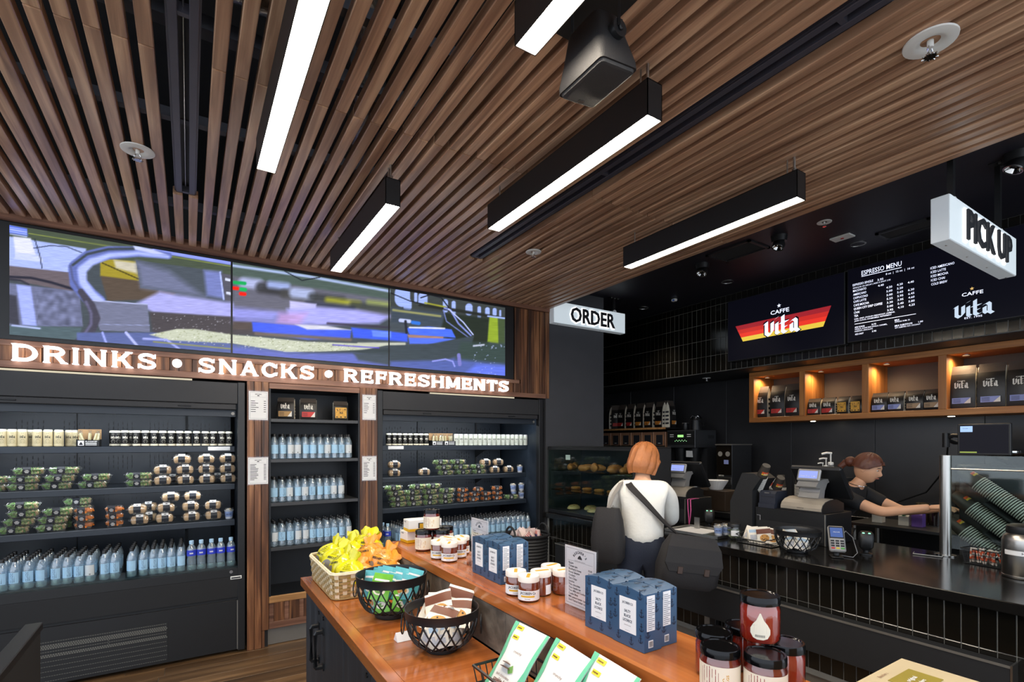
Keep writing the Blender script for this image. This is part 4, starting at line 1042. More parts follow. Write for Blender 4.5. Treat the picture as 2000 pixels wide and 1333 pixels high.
# cartons of wrapped cheese sticks ----------------------------------------------
stick = mat('cheese_stick', '#e6d49a', 0.5, var=0.08); kraft = mat('kraft_card', '#a9855c', 0.7)
def carton(px, n, lab, src=[]):
    x = toward(px, Y=4.66)
    w = 0.13 * n
    t = thing('snack_carton', lab, 'carton', (x, 4.66, 1.5665))
    b = MB(); b.box((-w / 2, -0.04, 0), (w / 2, -0.037, 0.045)).box((-w / 2, 0.037, 0), (w / 2, 0.04, 0.085)).box((-w / 2, -0.04, 0), (-w / 2 + 0.003, 0.04, 0.05)).box((w / 2 - 0.003, -0.04, 0), (w / 2, 0.04, 0.05)).box((-w / 2, -0.04, 0), (w / 2, 0.04, 0.003))
    b.build('tray', M['black2'], t)
    MB().box((-w / 2, 0.034, 0.05), (w / 2, 0.0368, 0.122)).build('lid_flap', kraft, t)
    pr = MB()
    for k in range(n):
        x0 = -w / 2 + 0.13 * k
        pr.text('FLAGSHIP', (x0 + 0.05, -0.0404, 0.031), X_, Z_, w=0.065, h=0.007, bold=0.03)
        for q in (0.008, 0.016, 0.022): pr.add([(x0 + 0.05, -0.0404, q), (x0 + 0.112, -0.0404, q), (x0 + 0.112, -0.0404, q + 0.003), (x0 + 0.05, -0.0404, q + 0.003)], [(0, 1, 2, 3)])
    pr.build('print', M['white'], t)
    for k in range(n):
        bd = MB(); x0 = -w / 2 + 0.13 * k; bd.add([(x0 + 0.01, -0.0403, 0.006), (x0 + 0.042, -0.0403, 0.006), (x0 + 0.042, -0.0403, 0.04), (x0 + 0.01, -0.0403, 0.04)], [(0, 1, 2, 3)]); bd.build('emblem', M['paper'], t)
        ic = MB(); ic.add([(x0 + 0.015, -0.0406, 0.01), (x0 + 0.037, -0.0406, 0.01), (x0 + 0.033, -0.0406, 0.022), (x0 + 0.026, -0.0406, 0.033), (x0 + 0.019, -0.0406, 0.022)], [(0, 1, 2, 3, 4)]); ic.build('emblem', M['ink'], t)
    return x, w
for px, n, lab in ((174, 1, 'open carton of wrapped cheese sticks between cream and black cans'), (864, 2, 'double carton of wrapped cheese sticks between black and pale cans')):
    x, w = carton(px, n, lab)
    sp = None
    for k in range(5 * n):
        a = R.uniform(-.6, .6); xx = x - w / 2 + 0.02 + (w - 0.04) * k / (5 * n - 1); yy = 4.66 + R.uniform(-.02, .02)
        lb = f'wrapped cheese stick, {ORD[k]} from left in the ' + ('single carton' if n == 1 else 'double carton')
        if sp is None:
            sp = thing('cheese_stick', lb, 'snack', (xx, yy, 1.576), 0, 'cheese sticks, ' + lab, rot=(R.uniform(-.15, .15), a * .5, 0))
            MB().cyl((0, 0, 0.01), (0, 0, 0.085), 0.0095, n=8).build('cheese', stick, sp)
            MB().lathe([(0.004, 0.002), (0.0108, 0.008), (0.0108, 0.088), (0.003, 0.094), (0.013, 0.104)], 8).build('wrapper', M['pet'], sp)
        else: dup(sp, (xx, yy, 1.576), 0, lb, rot=(R.uniform(-.15, .15), a * .5, 0))

# salad boxes, sandwich packs, carrot pots, yoghurt cups ---------------------------
greens = mat('leaf_green', '#6b9a4c', 0.6, var=0.55, vs=60); greens2 = mat('pale_leaf', '#b4cc86', 0.6, var=0.5, vs=70); grain = mat('toasted_grain', '#d8bc8a', 0.7, var=0.4, vs=90)
carrot = mat('carrot_orange', '#e07b1c', 0.5, var=0.2, vs=30); bread = mat('bread_crumb', '#d9b080', 0.8, var=0.3, vs=50); filling = mat('pale_filling', '#e8dcc0', 0.7, var=0.2, vs=40)
navylab = mat('black_food_label', '#20242c', 0.5, var=0.05)
def rrect(w, d, z, r=0.012, k=3):
    pts = []
    for sx, sy, a in ((1, 1, 0), (-1, 1, 90), (-1, -1, 180), (1, -1, 270)):
        for i in range(k):
            q = math.radians(a + 90 * i / (k - 1)); pts.append((sx * (w / 2 - r) + r * math.cos(q), sy * (d / 2 - r) + r * math.sin(q), z))
    return pts
def lumps(mb, w, d, z0, z1, n, r, mi=lambda: 0, seed=1):
    q = random.Random(seed)
    for k in range(n):
        x, y, z = q.uniform(-w / 2, w / 2), q.uniform(-d / 2, d / 2), q.uniform(z0, z1)
        a, b, c = [q.uniform(.5, 1.3) * r for _ in range(3)]
        vs = [(x + a, y, z), (x - a, y, z), (x, y + b, z), (x, y - b, z), (x, y, z + c), (x, y, max(z - c, .003))]
        mb.add(vs, [(0, 2, 4), (2, 1, 4), (1, 3, 4), (3, 0, 4), (2, 0, 5), (1, 2, 5), (3, 1, 5), (0, 3, 5)], mi())
def food_label(mb, y, x=0.0, w=0.045, z0=0.008, z1=0.05): mb.add([(x - w / 2, y, z0), (x + w / 2, y, z0), (x + w / 2, y, z1), (x - w / 2, y, z1)], [(0, 1, 2, 3)])
def salad_proto(kind):
    t = thing('carrot_pot' if kind == 'carrot' else 'salad_box', 'x', 'food pack', (0, 0, 0), 0, 'x')
    w, d, h = (0.105, 0.10, 0.05) if kind == 'carrot' else (0.176, 0.120, 0.052)
    MB().loft([rrect(w * .84, d * .84, 0.001), rrect(w * .97, d * .97, h * .68), rrect(w * 1.04, d * 1.04, h * .70), rrect(w * 1.04, d * 1.04, h * .74), rrect(w * .95, d * .95, h * .77), rrect(w * .86, d * .86, h - .001)], 0, True).build('plastic_box', M['pet'], t)
    c = MB(); q = random.Random(5)
    if kind == 'carrot':
        for k in range(46):
            x, y, z = q.uniform(-.04, .04), q.uniform(-.038, .038), q.uniform(.011, .036); a = q.uniform(0, PI)
            c.cyl((x - .014 * math.cos(a), y - .014 * math.sin(a), z), (x + .014 * math.cos(a), y + .014 * math.sin(a), z + q.uniform(-.002, .006)), 0.006, n=5)
        c.build('carrots', carrot, t)
    else:
        lumps(c, w * .78, d * .78, .008, h * .78, 110, .012, lambda: 0 if q.random() < .55 else 1, 3)
        lumps(c, w * .28, d * .74, .008, h * .80, 34, .009, lambda: 2, 4)
        c.v = [(x + (w * .24 if i >= 660 else 0), y, z) for i, (x, y, z) in enumerate(c.v)]
        c.build('salad', [greens, greens2, grain], t)
    l = MB()
    x = -.012
    ww = .04
    l.loft([[(x - ww / 2, -d * .45, h + .0005), (x + ww / 2, -d * .45, h + .0005), (x + ww / 2, 0, h + .001), (x - ww / 2, 0, h + .001)], [(x - ww / 2, -d * .535, h * .72), (x + ww / 2, -d * .535, h * .72), (x + ww / 2, -d * .3, h * .9), (x - ww / 2, -d * .3, h * .9)], [(x - ww / 2, -d * .47, .006), (x + ww / 2, -d * .47, .006), (x + ww / 2, -d * .4, .006), (x - ww / 2, -d * .4, .006)]])
    l.build('label', navylab, t)
    p = MB()
    for k in range(4):
        z = h * .62 - .006 * k; yy = -d * (.535 - (.72 * h - z) / (.72 * h) * .068) - .0006; k2 = (.014, .026, .022, .016)[k] / 2
        p.add([(x - k2, yy, z), (x + k2, yy, z), (x + k2, yy, z + .0025), (x - k2, yy, z + .0025)], [(0, 1, 2, 3)])
    p.build('print', M['white'], t)
    return t
def sandwich_proto():
    t = thing('sandwich_pack', 'x', 'food pack', (0, 0, 0), 0, 'x'); w, d, h = .125, .10, .078
    MB().loft([rrect(w * .66, d * .66, .001, .02), rrect(w * .9, d * .9, h * .2, .025), rrect(w * .98, d * .98, h * .47, .025), rrect(w * 1.1, d * 1.1, h * .485, .02), rrect(w * 1.1, d * 1.1, h * .515, .02), rrect(w * .98, d * .98, h * .53, .025), rrect(w * .9, d * .9, h * .8, .025), rrect(w * .62, d * .62, h - .001, .02)], 0, True).build('clear_shell', M['pet'], t)
    for s in (-1, 1):
        b = MB(); b.M = Matrix.Translation((s * .026, 0, .012)) @ Matrix.Rotation(s * .12, 4, 'Y')
        b.loft([rrect(.040, .075, 0, .014), rrect(.048, .085, .014, .014), rrect(.044, .08, .040, .014), rrect(.026, .055, .053, .01)], 0, True)
        b.build('bread', bread, t)
    f = MB(); lumps(f, .03, .078, .014, .06, 26, .010, lambda: 0, 8); f.build('filling', [filling], t)
    g = MB(); lumps(g, .06, .082, .018, .05, 16, .008, lambda: 0, 9); g.build('lettuce', [greens2], t)
    l = MB(); x0, x1 = -.022, .022
    pr = [(-.018, h + .0006), (-.033, h * .985), (-.0465, h * .80)]; pr2 = [(-.0468, h * .79), (-.0505, h * .53), (-.0565, h * .5), (-.0505, h * .47), (-.0468, h * .2)]
    for q, m in ((pr, 'paper'), (pr2, 'navy')):
        l = MB(); l.add([p for y, z in q for p in ((x0, y, z), (x1, y, z))], [(2 * i, 2 * i + 1, 2 * i + 3, 2 * i + 2) for i in range(len(q) - 1)]); l.build('label', M['paper'] if m == 'paper' else navylab, t)
    p = MB()
    for k in range(3): p.add([(-.012 + .003 * k, -.0505, h * .42 - .006 * k), (.012 - .003 * k, -.0505, h * .42 - .006 * k), (.012 - .003 * k, -.0505, h * .46 - .006 * k), (-.012 + .003 * k, -.0505, h * .46 - .006 * k)], [(0, 1, 2, 3)])
    p.add([(-.009, -.0425, h * .86), (.009, -.0425, h * .86), (.004, -.0395, h * .93), (-.004, -.0395, h * .93)], [(0, 1, 2, 3)])
    p.build('print', M['ink'], t)
    return t
def cup_proto():
    t = thing('yoghurt_cup', 'x', 'food pack', (0, 0, 0), 0, 'x')
    MB().lathe([(0, 0), (.024, 0), (.0255, .003), (.033, .066), (.035, .068)], 16).build('cup', mat('cup_white', '#dfe3ea', .4), t)
    MB().lathe([(.0352, .067), (.0352, .071), (.031, .073), (.029, .085), (0, .086)], 16).build('lid', M['pet'], t)
    l = MB().lathe([(.0277, .018), (.0325, .058)], 16); l.build('band', mat('cup_blue_band', '#8da2cf', .5, var=.3, vs=40), t, recalc=False)
    p = MB(); p.text('BEECHER', (0, -.0006, .034), X_, Z_, w=.036, h=.008, bold=.03, align='C'); wrap(p, .0312).build('print', M['navy'], t)
    tp = MB(); lumps(tp, .036, .036, .07, .078, 14, .006, lambda: 0, 3); tp.build('topping', grain, t)
    return t
FP = {'salad': [salad_proto('salad'), 0, .053], 'carrot': [salad_proto('carrot'), 0, .051], 'sand': [sandwich_proto(), 0, .079], 'cup': [cup_proto(), 0, .087]}
NM = {'salad': 'salad box', 'carrot': 'carrot pot', 'sand': 'sandwich pack', 'cup': 'yoghurt cup'}
LV = ('lower layer', 'second layer', 'third layer', 'fourth layer')
cnt = {}
def food(kind, pxs, lvl, shelf, where, y=4.68):
    z = {2: 1.268, 3: .982}[shelf] + .001
    pr = FP[kind]
    for p in pxs:
        yy = y + R.uniform(-.006, .006); x = toward(p, Y=yy - .05)
        key = (kind, lvl, shelf, where); i = cnt.get(key, 0); cnt[key] = i + 1
        lab = f'{NM[kind]}, {ORD[i]} from left, {LV[lvl]}, {"second" if shelf == 2 else "third"} shelf, {where}'
        g = f'{NM[kind]}s in {where}'; loc = (x, yy, z + lvl * pr[2]); rz = R.uniform(-.12, .12) - math.atan2(x, yy) * .35
        if pr[1] == 0: pr[0].location = loc; pr[0]['label'] = lab; pr[0]['group'] = g; pr[0].rotation_euler = (0, 0, rz); pr[1] = 1
        else: dup(pr[0], loc, rz, lab, g)
W1, W2 = 'nearer cooler', 'column-side cooler'
food('salad', (-22, 42, 110, 181), 0, 2, W1); food('salad', (-16, 46, 116, 187), 1, 2, W1); food('salad', (54, 125), 2, 2, W1)
food('salad', (272,), 0, 2, W1); food('salad', (272,), 1, 2, W1)
food('sand', (317, 362, 405, 446), 0, 2, W1); food('sand', (317, 361, 404, 445), 1, 2, W1); food('sand', (356, 403, 445), 2, 2, W1)
food('sand', (338, 425), 0, 2, W1, 4.81)
food('salad', (24, 98), 0, 3, W1); food('salad', (36, 103), 1, 3, W1); food('salad', (44, 112), 2, 3, W1); food('salad', (43,), 3, 3, W1); food('salad', (150,), 3, 3, W1, 4.83)
food('salad', (150,), 0, 3, W1, 4.83); food('salad', (150,), 1, 3, W1, 4.83); food('salad', (150,), 2, 3, W1, 4.83)
food('carrot', (162, 222), 0, 3, W1); food('carrot', (162, 222), 1, 3, W1); food('carrot', (162, 222), 2, 3, W1)
food('sand', (272, 321, 374, 417), 0, 3, W1); food('sand', (268, 324, 372, 417), 1, 3, W1); food('sand', (333,), 2, 3, W1); food('sand', (290,), 0, 3, W1, 4.82); food('sand', (290,), 1, 3, W1, 4.82); food('sand', (376,), 2, 3, W1, 4.70)
food('cup', (448,), 0, 3, W1)
food('sand', (773, 832), 0, 2, W2); food('sand', (773,), 1, 2, W2)
food('salad', (874, 907, 939), 0, 2, W2); food('salad', (870, 904, 937), 1, 2, W2); food('salad', (864, 897), 2, 2, W2)
food('sand', (970, 997), 0, 2, W2); food('sand', (952, 977), 1, 2, W2); food('cup', (1020,), 0, 2, W2); food('sand', (1041,), 0, 2, W2); food('sand', (1041,), 1, 2, W2)
food('salad', (781, 812, 843, 873), 0, 3, W2); food('salad', (779, 810, 845, 874), 1, 3, W2); food('salad', (775, 808, 842, 876), 2, 3, W2); food('salad', (771, 819, 848), 3, 3, W2)
food('carrot', (906, 929, 952, 975), 0, 3, W2); food('carrot', (907, 930, 953, 975), 1, 3, W2); food('carrot', (907, 938, 974), 2, 3, W2)
food('salad', (1003,), 0, 3, W2); food('cup', (1023, 1038), 0, 3, W2); food('cup', (1023,), 1, 3, W2); food('cup', (1007,), 1, 3, W2, 4.66)
cp = food('cup', (1008,), 0, 3, W2, 4.84)

# coffee bags ---------------------------------------------------------------------
M['bag'] = mat('black_bag_foil', '#1d1b1a', 0.38, var=0.3, vs=7, bump=0.25, bs=22)
M['bagtop'] = mat('grey_bag_top', '#4d453f', 0.33, var=0.3, vs=9, bump=0.3, bs=25)
M['gusset'] = mat('white_gusset', '#d9d2bf', 0.5, var=0.2, vs=12)
M['cream_ink'] = mat('cream_print', '#e9e4d8', 0.6)
LABC = {'red': mat('red_bag_label', '#c8352f', .5), 'blue': mat('lilac_bag_label', '#8f9ad0', .5), 'tan': mat('tan_bag_label', '#a88a68', .5), 'brown': mat('brown_bag_label', '#b08850', .5), 'orange': mat('orange_bag_label', '#d88a34', .5), 'gold': mat('gold_bag_label', '#d9a23c', .5, var=.35, vs=40)}
BAGP = {}
def bag(w, d, h, lab, col, loc, rz, group, big=False, gold=False, stripe=None):
    key = (w, d, h, col, big)
    if key in BAGP: return dup(BAGP[key], loc, rz, lab, group)
    t = thing('coffee_bag', lab, 'bag', loc, rz, group); BAGP[key] = t
    def ring(z, kw, kd, bulge=0.0, off=0.0):
        W, D = w / 2 * kw, d / 2 * kd
        return [(-W, -D + off, z), (-W * .33, -D - bulge + off, z), (W * .33, -D - bulge + off, z), (W, -D + off, z), (W, D + off, z), (W * .33, D + bulge + off, z), (-W * .33, D + bulge + off, z), (-W, D + off, z)]
    b = MB()
    b.loft([ring(0, .94, .94), ring(h * .04, 1, 1, .002), ring(h * .35, 1.01, 1.0, .012), ring(h * .66, .99, .9, .008), ring(h * .80, .98, .62, .002), ring(h * .93, .97, .16 if big else .3, 0), ring(h, .97, .07 if big else .2, 0)], 0, True)
    for i, f in enumerate(b.f):
        zz = sum(b.v[k][2] for k in f) / len(f)
        if zz > h * .73: b.m[i] = 1
    b.build('pouch', [M['bag'], M['bagtop']], t)
    for s in (-1, 1):
        g = MB(); pr = [(0, .94, .47), (.04, 1, .5), (.35, 1.01, .5), (.66, .99, .45), (.80, .98, .31), (.93, .97, .06)]
        vs = []; fs = []
        for k, (z, kw, q) in enumerate(pr):
            W = w / 2 * kw + .0015
            vs += [(s * W, -d * q * .92, h * z), (s * (W + .004), 0, h * z), (s * W, d * q * .92, h * z)]
            if k: o = (k - 1) * 3; fs += [(o, o + 1, o + 4, o + 3), (o + 1, o + 2, o + 5, o + 4)]
        g.add(vs, fs); g.build('gusset', M['gusset'], t)
        st = MB()
        for k in range(4):
            z = h * (.12 + .14 * k); W = w / 2 * 1.0 + .0062
            st.add([(s * W, -d * .3, z), (s * W, d * .3, z), (s * W, d * .3, z + h * .06), (s * W, -d * .3, z + h * .07)], [(0, 1, 2, 3)])
        st.build('gusset_print', M['ink'], t)
    y = -d / 2 - .0145
    if gold:
        p = MB(); p.add([(-w * .40, y, h * .12), (w * .40, y, h * .12), (w * .40, y, h * .66), (-w * .40, y, h * .66)], [(0, 1, 2, 3)]); p.build('label', LABC['gold'], t)
        q = MB(); rr = random.Random(2)
        for k in range(10):
            cx, cz = rr.uniform(-.3, .3) * w, h * rr.uniform(.3, .58); a = rr.uniform(0, 3)
            q.add([(cx - w * .12 * math.cos(a), y - .001, cz - w * .12 * math.sin(a)), (cx + w * .02, y - .001, cz + w * .02), (cx + w * .12 * math.cos(a), y - .001, cz + w * .12 * math.sin(a)), (cx - w * .03, y - .001, cz - w * .02)], [(0, 1, 2, 3)])
        for sx in (-.28, 0, .3): q.add([(w * (sx - .06), y - .001, h * .15), (w * (sx + .06), y - .001, h * .15), (w * (sx + .06), y - .001, h * .2), (w * (sx - .06), y - .001, h * .2)], [(0, 1, 2, 3)])
        q.build('print', M['ink'], t)
    else:
        p = MB(); p.text('CAFFE', (0, y, h * (.60 if not big else .625)), X_, Z_, w=w * .30, h=h * .022, bold=.03, align='C'); vita(p, (0, y, h * .46), X_, Z_, w * .56); 
        p.build('logo', M['cream_ink'], t)
        z0, z1, x0, x1 = (.12, .25, -.36, .36) if big else (.12, .36, -.40, .40)
        l = MB(); l.add([(w * x0, y, h * z0), (w * x1, y, h * z0), (w * x1, y, h * z1), (w * x0, y, h * z1)], [(0, 1, 2, 3)]); l.build('label', LABC[col], t)
        c = MB(); c.add([(w * (x1 - .26), y - .001, h * z0), (w * x1, y - .001, h * z0), (w * x1, y - .001, h * z1)], [(0, 1, 2)]); c.build('label_corner', M['cream_ink'], t)
        q = MB()
        for k in range(3): q.add([(w * (x0 + .05), y - .001, h * (z0 + (z1 - z0) * (.2 + .25 * k))), (w * (x0 + .34), y - .001, h * (z0 + (z1 - z0) * (.2 + .25 * k))), (w * (x0 + .34), y - .001, h * (z0 + (z1 - z0) * (.28 + .25 * k))), (w * (x0 + .05), y - .001, h * (z0 + (z1 - z0) * (.28 + .25 * k)))], [(0, 1, 2, 3)])
        q.build('print', M['ink'], t)
    return t
x = toward(560, Y=4.47); bag(.125, .075, .178, 'coffee bag with tan label on the top bookcase shelf', 'brown', (x, 4.49, 1.7835), -.32, 'coffee bags on the bookcase')
x = toward(603, Y=4.47); bag(.125, .075, .178, 'coffee bag with red label on the top bookcase shelf', 'red', (x, 4.49, 1.7835), -.15, 'coffee bags on the bookcase')
x = toward(666, Y=4.47); bag(.115, .075, .165, 'coffee bag with gold patterned label on the top bookcase shelf', 'gold', (x, 4.49, 1.7835), -.15, 'coffee bags on the bookcase', gold=True)
# ================================================================== display island
ZL, ZU = 0.864, 1.067
isl = thing('display_island', 'two-level island with cherry wood tops and black stained doors', 'counter', (0.8, 1.4, 0)); io = isl.location
IY0, IY1 = -0.4, 2.93
MB().box((0.535, IY0, 0.09), (1.13, IY1 - 0.10, 0.822)).build('carcass', M['black2'], isl, io)
MB().box((0.60, IY0, 0.0), (1.09, IY1 - 0.16, 0.09)).build('plinth', M['black2'], isl, io)
MB().box((0.51, IY0 + .002, 0.824), (0.894, IY1 - .002, ZL - .012)).build('lower_top', M['cherry'], isl, io)
MB().box((0.508, IY0, 0.822), (0.5527, IY1, ZL), 0, 0.0012).build('edge_band', M['cherry'], isl, io); MB().box((0.5525, IY1 - .045, 0.822), (0.894, IY1, ZL), 0, 0.0012).build('edge_band', M['cherry_x'], isl, io)
y = IY1 - .046; bo = None
while y > IY0 + .02:
    if bo is None: bo = MB().box((0, -.10885, 0), (.3412, 0, .012), 0, .0004).build('board', M['cherry_x'], isl); q_ = bo
    else: q_ = bo.copy(); COL.objects.link(q_); q_.parent = isl
    q_.location = (0.553 - io.x, y - io.y, ZL - .012 - io.z); y -= .109
MB().box((0.895, IY0, 1.017), (1.155, 2.63, ZU), 0, 0.006).build('upper_shelf', M['cherry'], isl, io)
y = IY0
while y < 2.60:
    y2 = min(y + 0.62, 2.615)
    MB().box((0.9, y, 0.866), (0.915, y2 - 0.002, 1.016), 0, 0.001).build('riser_board', M['greywood'], isl, io); y = y2
MB().box((0.915, IY0, 0.822), (1.13, 2.6, 1.016)).build('riser_core', M['black2'], isl, io)
ed = [2.828, 2.465, 2.062, 1.70, 1.30, 0.93, 0.53, 0.15, -0.25]
for k in range(8):
    a, b = ed[k + 1] + 0.002, ed[k] - 0.002
    d = MB()
    d.box((0.518, a, 0.10), (0.535, b, 0.818), 0, 0.0015)
    d = d.build('door', M['darkwood'], isl, io)
    hy = b - 0.045 if k % 2 else a + 0.045
    h = MB(); h.tube([(0.517, hy, 0.73), (0.486, hy, 0.73), (0.482, hy, 0.722), (0.482, hy, 0.578), (0.486, hy, 0.57), (0.517, hy, 0.57)], 0.007, 6, flat=1.4)
    h.box((0.512, hy - 0.012, 0.715), (0.518, hy + 0.012, 0.745)).box((0.512, hy - 0.012, 0.555), (0.518, hy + 0.012, 0.585))
    hb = h.build('handle', M['black'], None); hb.parent = d; hb.location = -io + io  # sub-part of the door
    hb.data.transform(Matrix.Translation(-io)); hb.location = (0, 0, 0)
    KIDS.setdefault(d.name, []).append(hb)
    c = MB(); c.cyl((0.518, hy, 0.79), (0.513, hy, 0.79), 0.009, n=12); cb_ = c.build('catch', M['black'], None); cb_.parent = d; cb_.data.transform(Matrix.Translation(-io))

# ------------------------------------------------------------------ wicker basket of wrapped snacks
wk = mat('wicker_strip', '#b0935f', 0.6, var=0.25, vs=40); wk2 = mat('pale_wicker', '#ecdcbb', 0.6, var=0.15, vs=40)
bx0, by0, bw, bd, bh_ = 0.712, 2.645, 0.33, 0.53, 0.13
t = thing('wicker_basket', 'rectangular woven wicker basket at the far end of the lower counter', 'basket', (bx0, by0, ZL + .001))
def ringpts(z, n=None):
    k = 0.93 + 0.07 * z / bh_
    return rrect(bw * k, bd * k, z, 0.035, 5)
def per(z, m):
    p = [Vector(q) for q in ringpts(z)]; L = [0]
    for i in range(len(p)): L.append(L[-1] + (p[(i + 1) % len(p)] - p[i]).length)
    out = []
    for k in range(m):
        s = L[-1] * k / m; i = max(j for j in range(len(p)) if L[j] <= s)
        a, b = p[i], p[(i + 1) % len(p)]; u = (s - L[i]) / max(L[i + 1] - L[i], 1e-9); q = a.lerp(b, u)
        tn = (b - a).normalized(); nrm = Vector((tn.y, -tn.x, 0))
        out.append((q, nrm))
    return out
NS = 44
wv = MB()
for r in range(7):
    z = 0.012 + r * 0.0152
    lo, hi = per(z, NS * 2), per(z + 0.0125, NS * 2)
    def offp(e, k, s): 
        ph = math.cos(PI * (k / 2.0) * 1.0 + (PI if r % 2 else 0)) if k % 2 == 0 else 0.0
        return e[0] + e[1] * (0.0048 * ph + s)
    ringA = [offp(lo[k], k, 0.0009) for k in range(NS * 2)]; ringB = [offp(hi[k], k, 0.0009) for k in range(NS * 2)]
    ringC = [offp(hi[k], k, -0.0009) for k in range(NS * 2)]; ringD = [offp(lo[k], k, -0.0009) for k in range(NS * 2)]
    n = NS * 2; vs = ringA + ringB + ringC + ringD
    wv.add(vs, [(a * n + i, a * n + (i + 1) % n, ((a + 1) % 4) * n + (i + 1) % n, ((a + 1) % 4) * n + i) for a in range(4) for i in range(n)], 0, True)
wv.build('weave', [wk], t, kind='stuff')
sk = MB(); lo, hi = per(0.004, NS), per(0.120, NS)
for k in range(NS):
    a, na = lo[k]; b, nb = hi[k]; tn = Vector((-na.y, na.x, 0)) * 0.0098
    sk.loft([[a - tn + na * .0007, a + tn + na * .0007, a + tn - na * .0007, a - tn - na * .0007], [b - tn + nb * .0007, b + tn + nb * .0007, b + tn - nb * .0007, b - tn - nb * .0007]])
sk.build('stake', [wk2], t, kind='stuff')
rm = MB()
for z, r in ((0.122, 0.0065), (0.128, 0.0055)): rm.tube([q[0] + q[1] * (0.002 if z < .125 else -.002) for q in per(z, 48)], r, 6, closed=True, flat=.7)
rm.build('rim', wk2, t)
rf = MB(); rf.tube([q[0] for q in per(0.006, 48)], 0.0055, 6, closed=True); rf.add(rrect(bw * .92, bd * .92, 0.004, .03, 5), [tuple(range(20))]); rf.build('base', wk, t)
def snack_bag(col, seed, w=.150, h=.175):
    q = random.Random(seed); b = MB()
    ph = [q.uniform(0, 6) for _ in range(6)]
    def fn(u, v):
        a = 2 * PI * u; z = v * h
        body = (min(1, (v + .10) / .28) ** .5) * (1 - max(0, (v - .45) / .33) ** 2 * .72 if v < .78 else .28)
        k = body if v < .78 else .24 + (v - .78) * 1.05
        W = w / 2 * (k if v < .78 else k); D = .066 * body if v < .78 else .010
        wr = 1 + .05 * math.sin(3 * a + ph[0] + 4 * v) + .03 * math.sin(6 * a + ph[1] - 7 * v) + .03 * v * math.sin(10 * a + 9 * v + ph[2])
        zz = z + (.010 * math.sin(2 * a + ph[3]) + .005 * math.sin(5 * a + ph[4]) if v > .9 else 0)
        return (W * wr * math.cos(a), D * wr * math.sin(a), zz + .004 * math.sin(4 * a + ph[5]) * v)
    b.grid(fn, 40, 24)
    return b
ybag = mat('yellow_snack_film', '#d9d312', .25, var=.10, vs=14, coat=.6, bump=.6, bs=45); obag = mat('orange_snack_film', '#e59a34', .28, var=.12, vs=14, coat=.5, bump=.6, bs=45); gwin = mat('grey_crumb_window', '#7d7a78', .5, var=.3, vs=60)
BG = {}
def place_snack(kind, loc, rot, lab, sc=1.0):
    if kind in BG: return dup(BG[kind], loc, 0, lab, None, rot=rot, scale=(sc,) * 3)
    t = thing('snack_bag', lab, 'snack', loc, 0, 'yellow snack bags in the wicker basket' if kind[0] == 'y' else 'orange snack bags in the wicker basket', rot=rot); BG[kind] = t
    m = snack_bag(None, {'y1': 3, 'y2': 8, 'o1': 5, 'o2': 11}[kind]); src = list(m.v)
    m.build('pouch', ybag if kind[0] == 'y' else obag, t)
    def skin(px, pz):      # a point on the front of the pouch
        best = min((v for v in src if v[1] < 0.004), key=lambda v: (v[0] - px) ** 2 + (v[2] - pz) ** 2); return best[1] - .0022
    p = MB(); cx, cz, r = (-.022, .040, .026) if kind[0] == 'y' else (-.026, .038, .022)
    vs = [(cx, skin(cx, cz), cz)] + [(cx + r * math.cos(2 * PI * k / 20), skin(cx + r * math.cos(2 * PI * k / 20), cz + r * 1.2 * math.sin(2 * PI * k / 20)), cz + r * 1.2 * math.sin(2 * PI * k / 20)) for k in range(20)]
    p.add(vs, [(0, k + 1, (k + 1) % 20 + 1) for k in range(20)], 0, True); p.build('window', gwin, t)
    tx = MB(); tx.text("BEECHER'S", (0.002, 0, .078), X_, Z_, w=.060, h=.010, bold=.03, align='C')
    for k in range(4): tx.text('cheese snack bites', (0.0, 0, .098 + k * .007), X_, Z_, w=.040, h=.0032, bold=.01, align='C')
    tx.v = [(x, skin(x, z), z) for x, _, z in tx.v]; tx.build('print', M['ink'], t)
    return t
r_ = R.uniform
rows_y = [(0.640, 2.455, .895, -.15, .1), (0.63, 2.565, .905, -.40, -.2), (0.62, 2.69, .905, -.35, .2), (0.70, 2.70, .93, -.4, -.25), (0.62, 2.815, .905, -.25, .15), (0.71, 2.82, .92, -.35, .2), (0.785, 2.81, .935, -.4, -.1), (0.79, 2.715, .95, -.5, .15)]
for k, (x, y, z, tx_, ty_) in enumerate(rows_y):
    place_snack('y1' if k % 2 == 0 else 'y2', (x, y, z), (tx_, ty_, -PI * .28 + r_(-.35, .35)), f'bright yellow snack bag, {ORD[k]} from the near corner, rear row of the wicker basket', 1.08)
rows_o = [(0.70, 2.42, .885, -.62, -.2), (0.765, 2.52, .895, -.5, .2), (0.775, 2.435, .895, -.65, .25), (0.775, 2.60, .93, -.5, -.2), (0.795, 2.50, .915, -.45, .15), (0.80, 2.655, .93, -.5, .1)]
for k, (x, y, z, tx_, ty_) in enumerate(rows_o):
    place_snack('o1' if k % 2 == 0 else 'o2', (x, y, z), (tx_, ty_, -PI * .22 + r_(-.35, .35)), f'orange snack bag, {ORD[k]} from the near corner, front row of the wicker basket', 1.05)

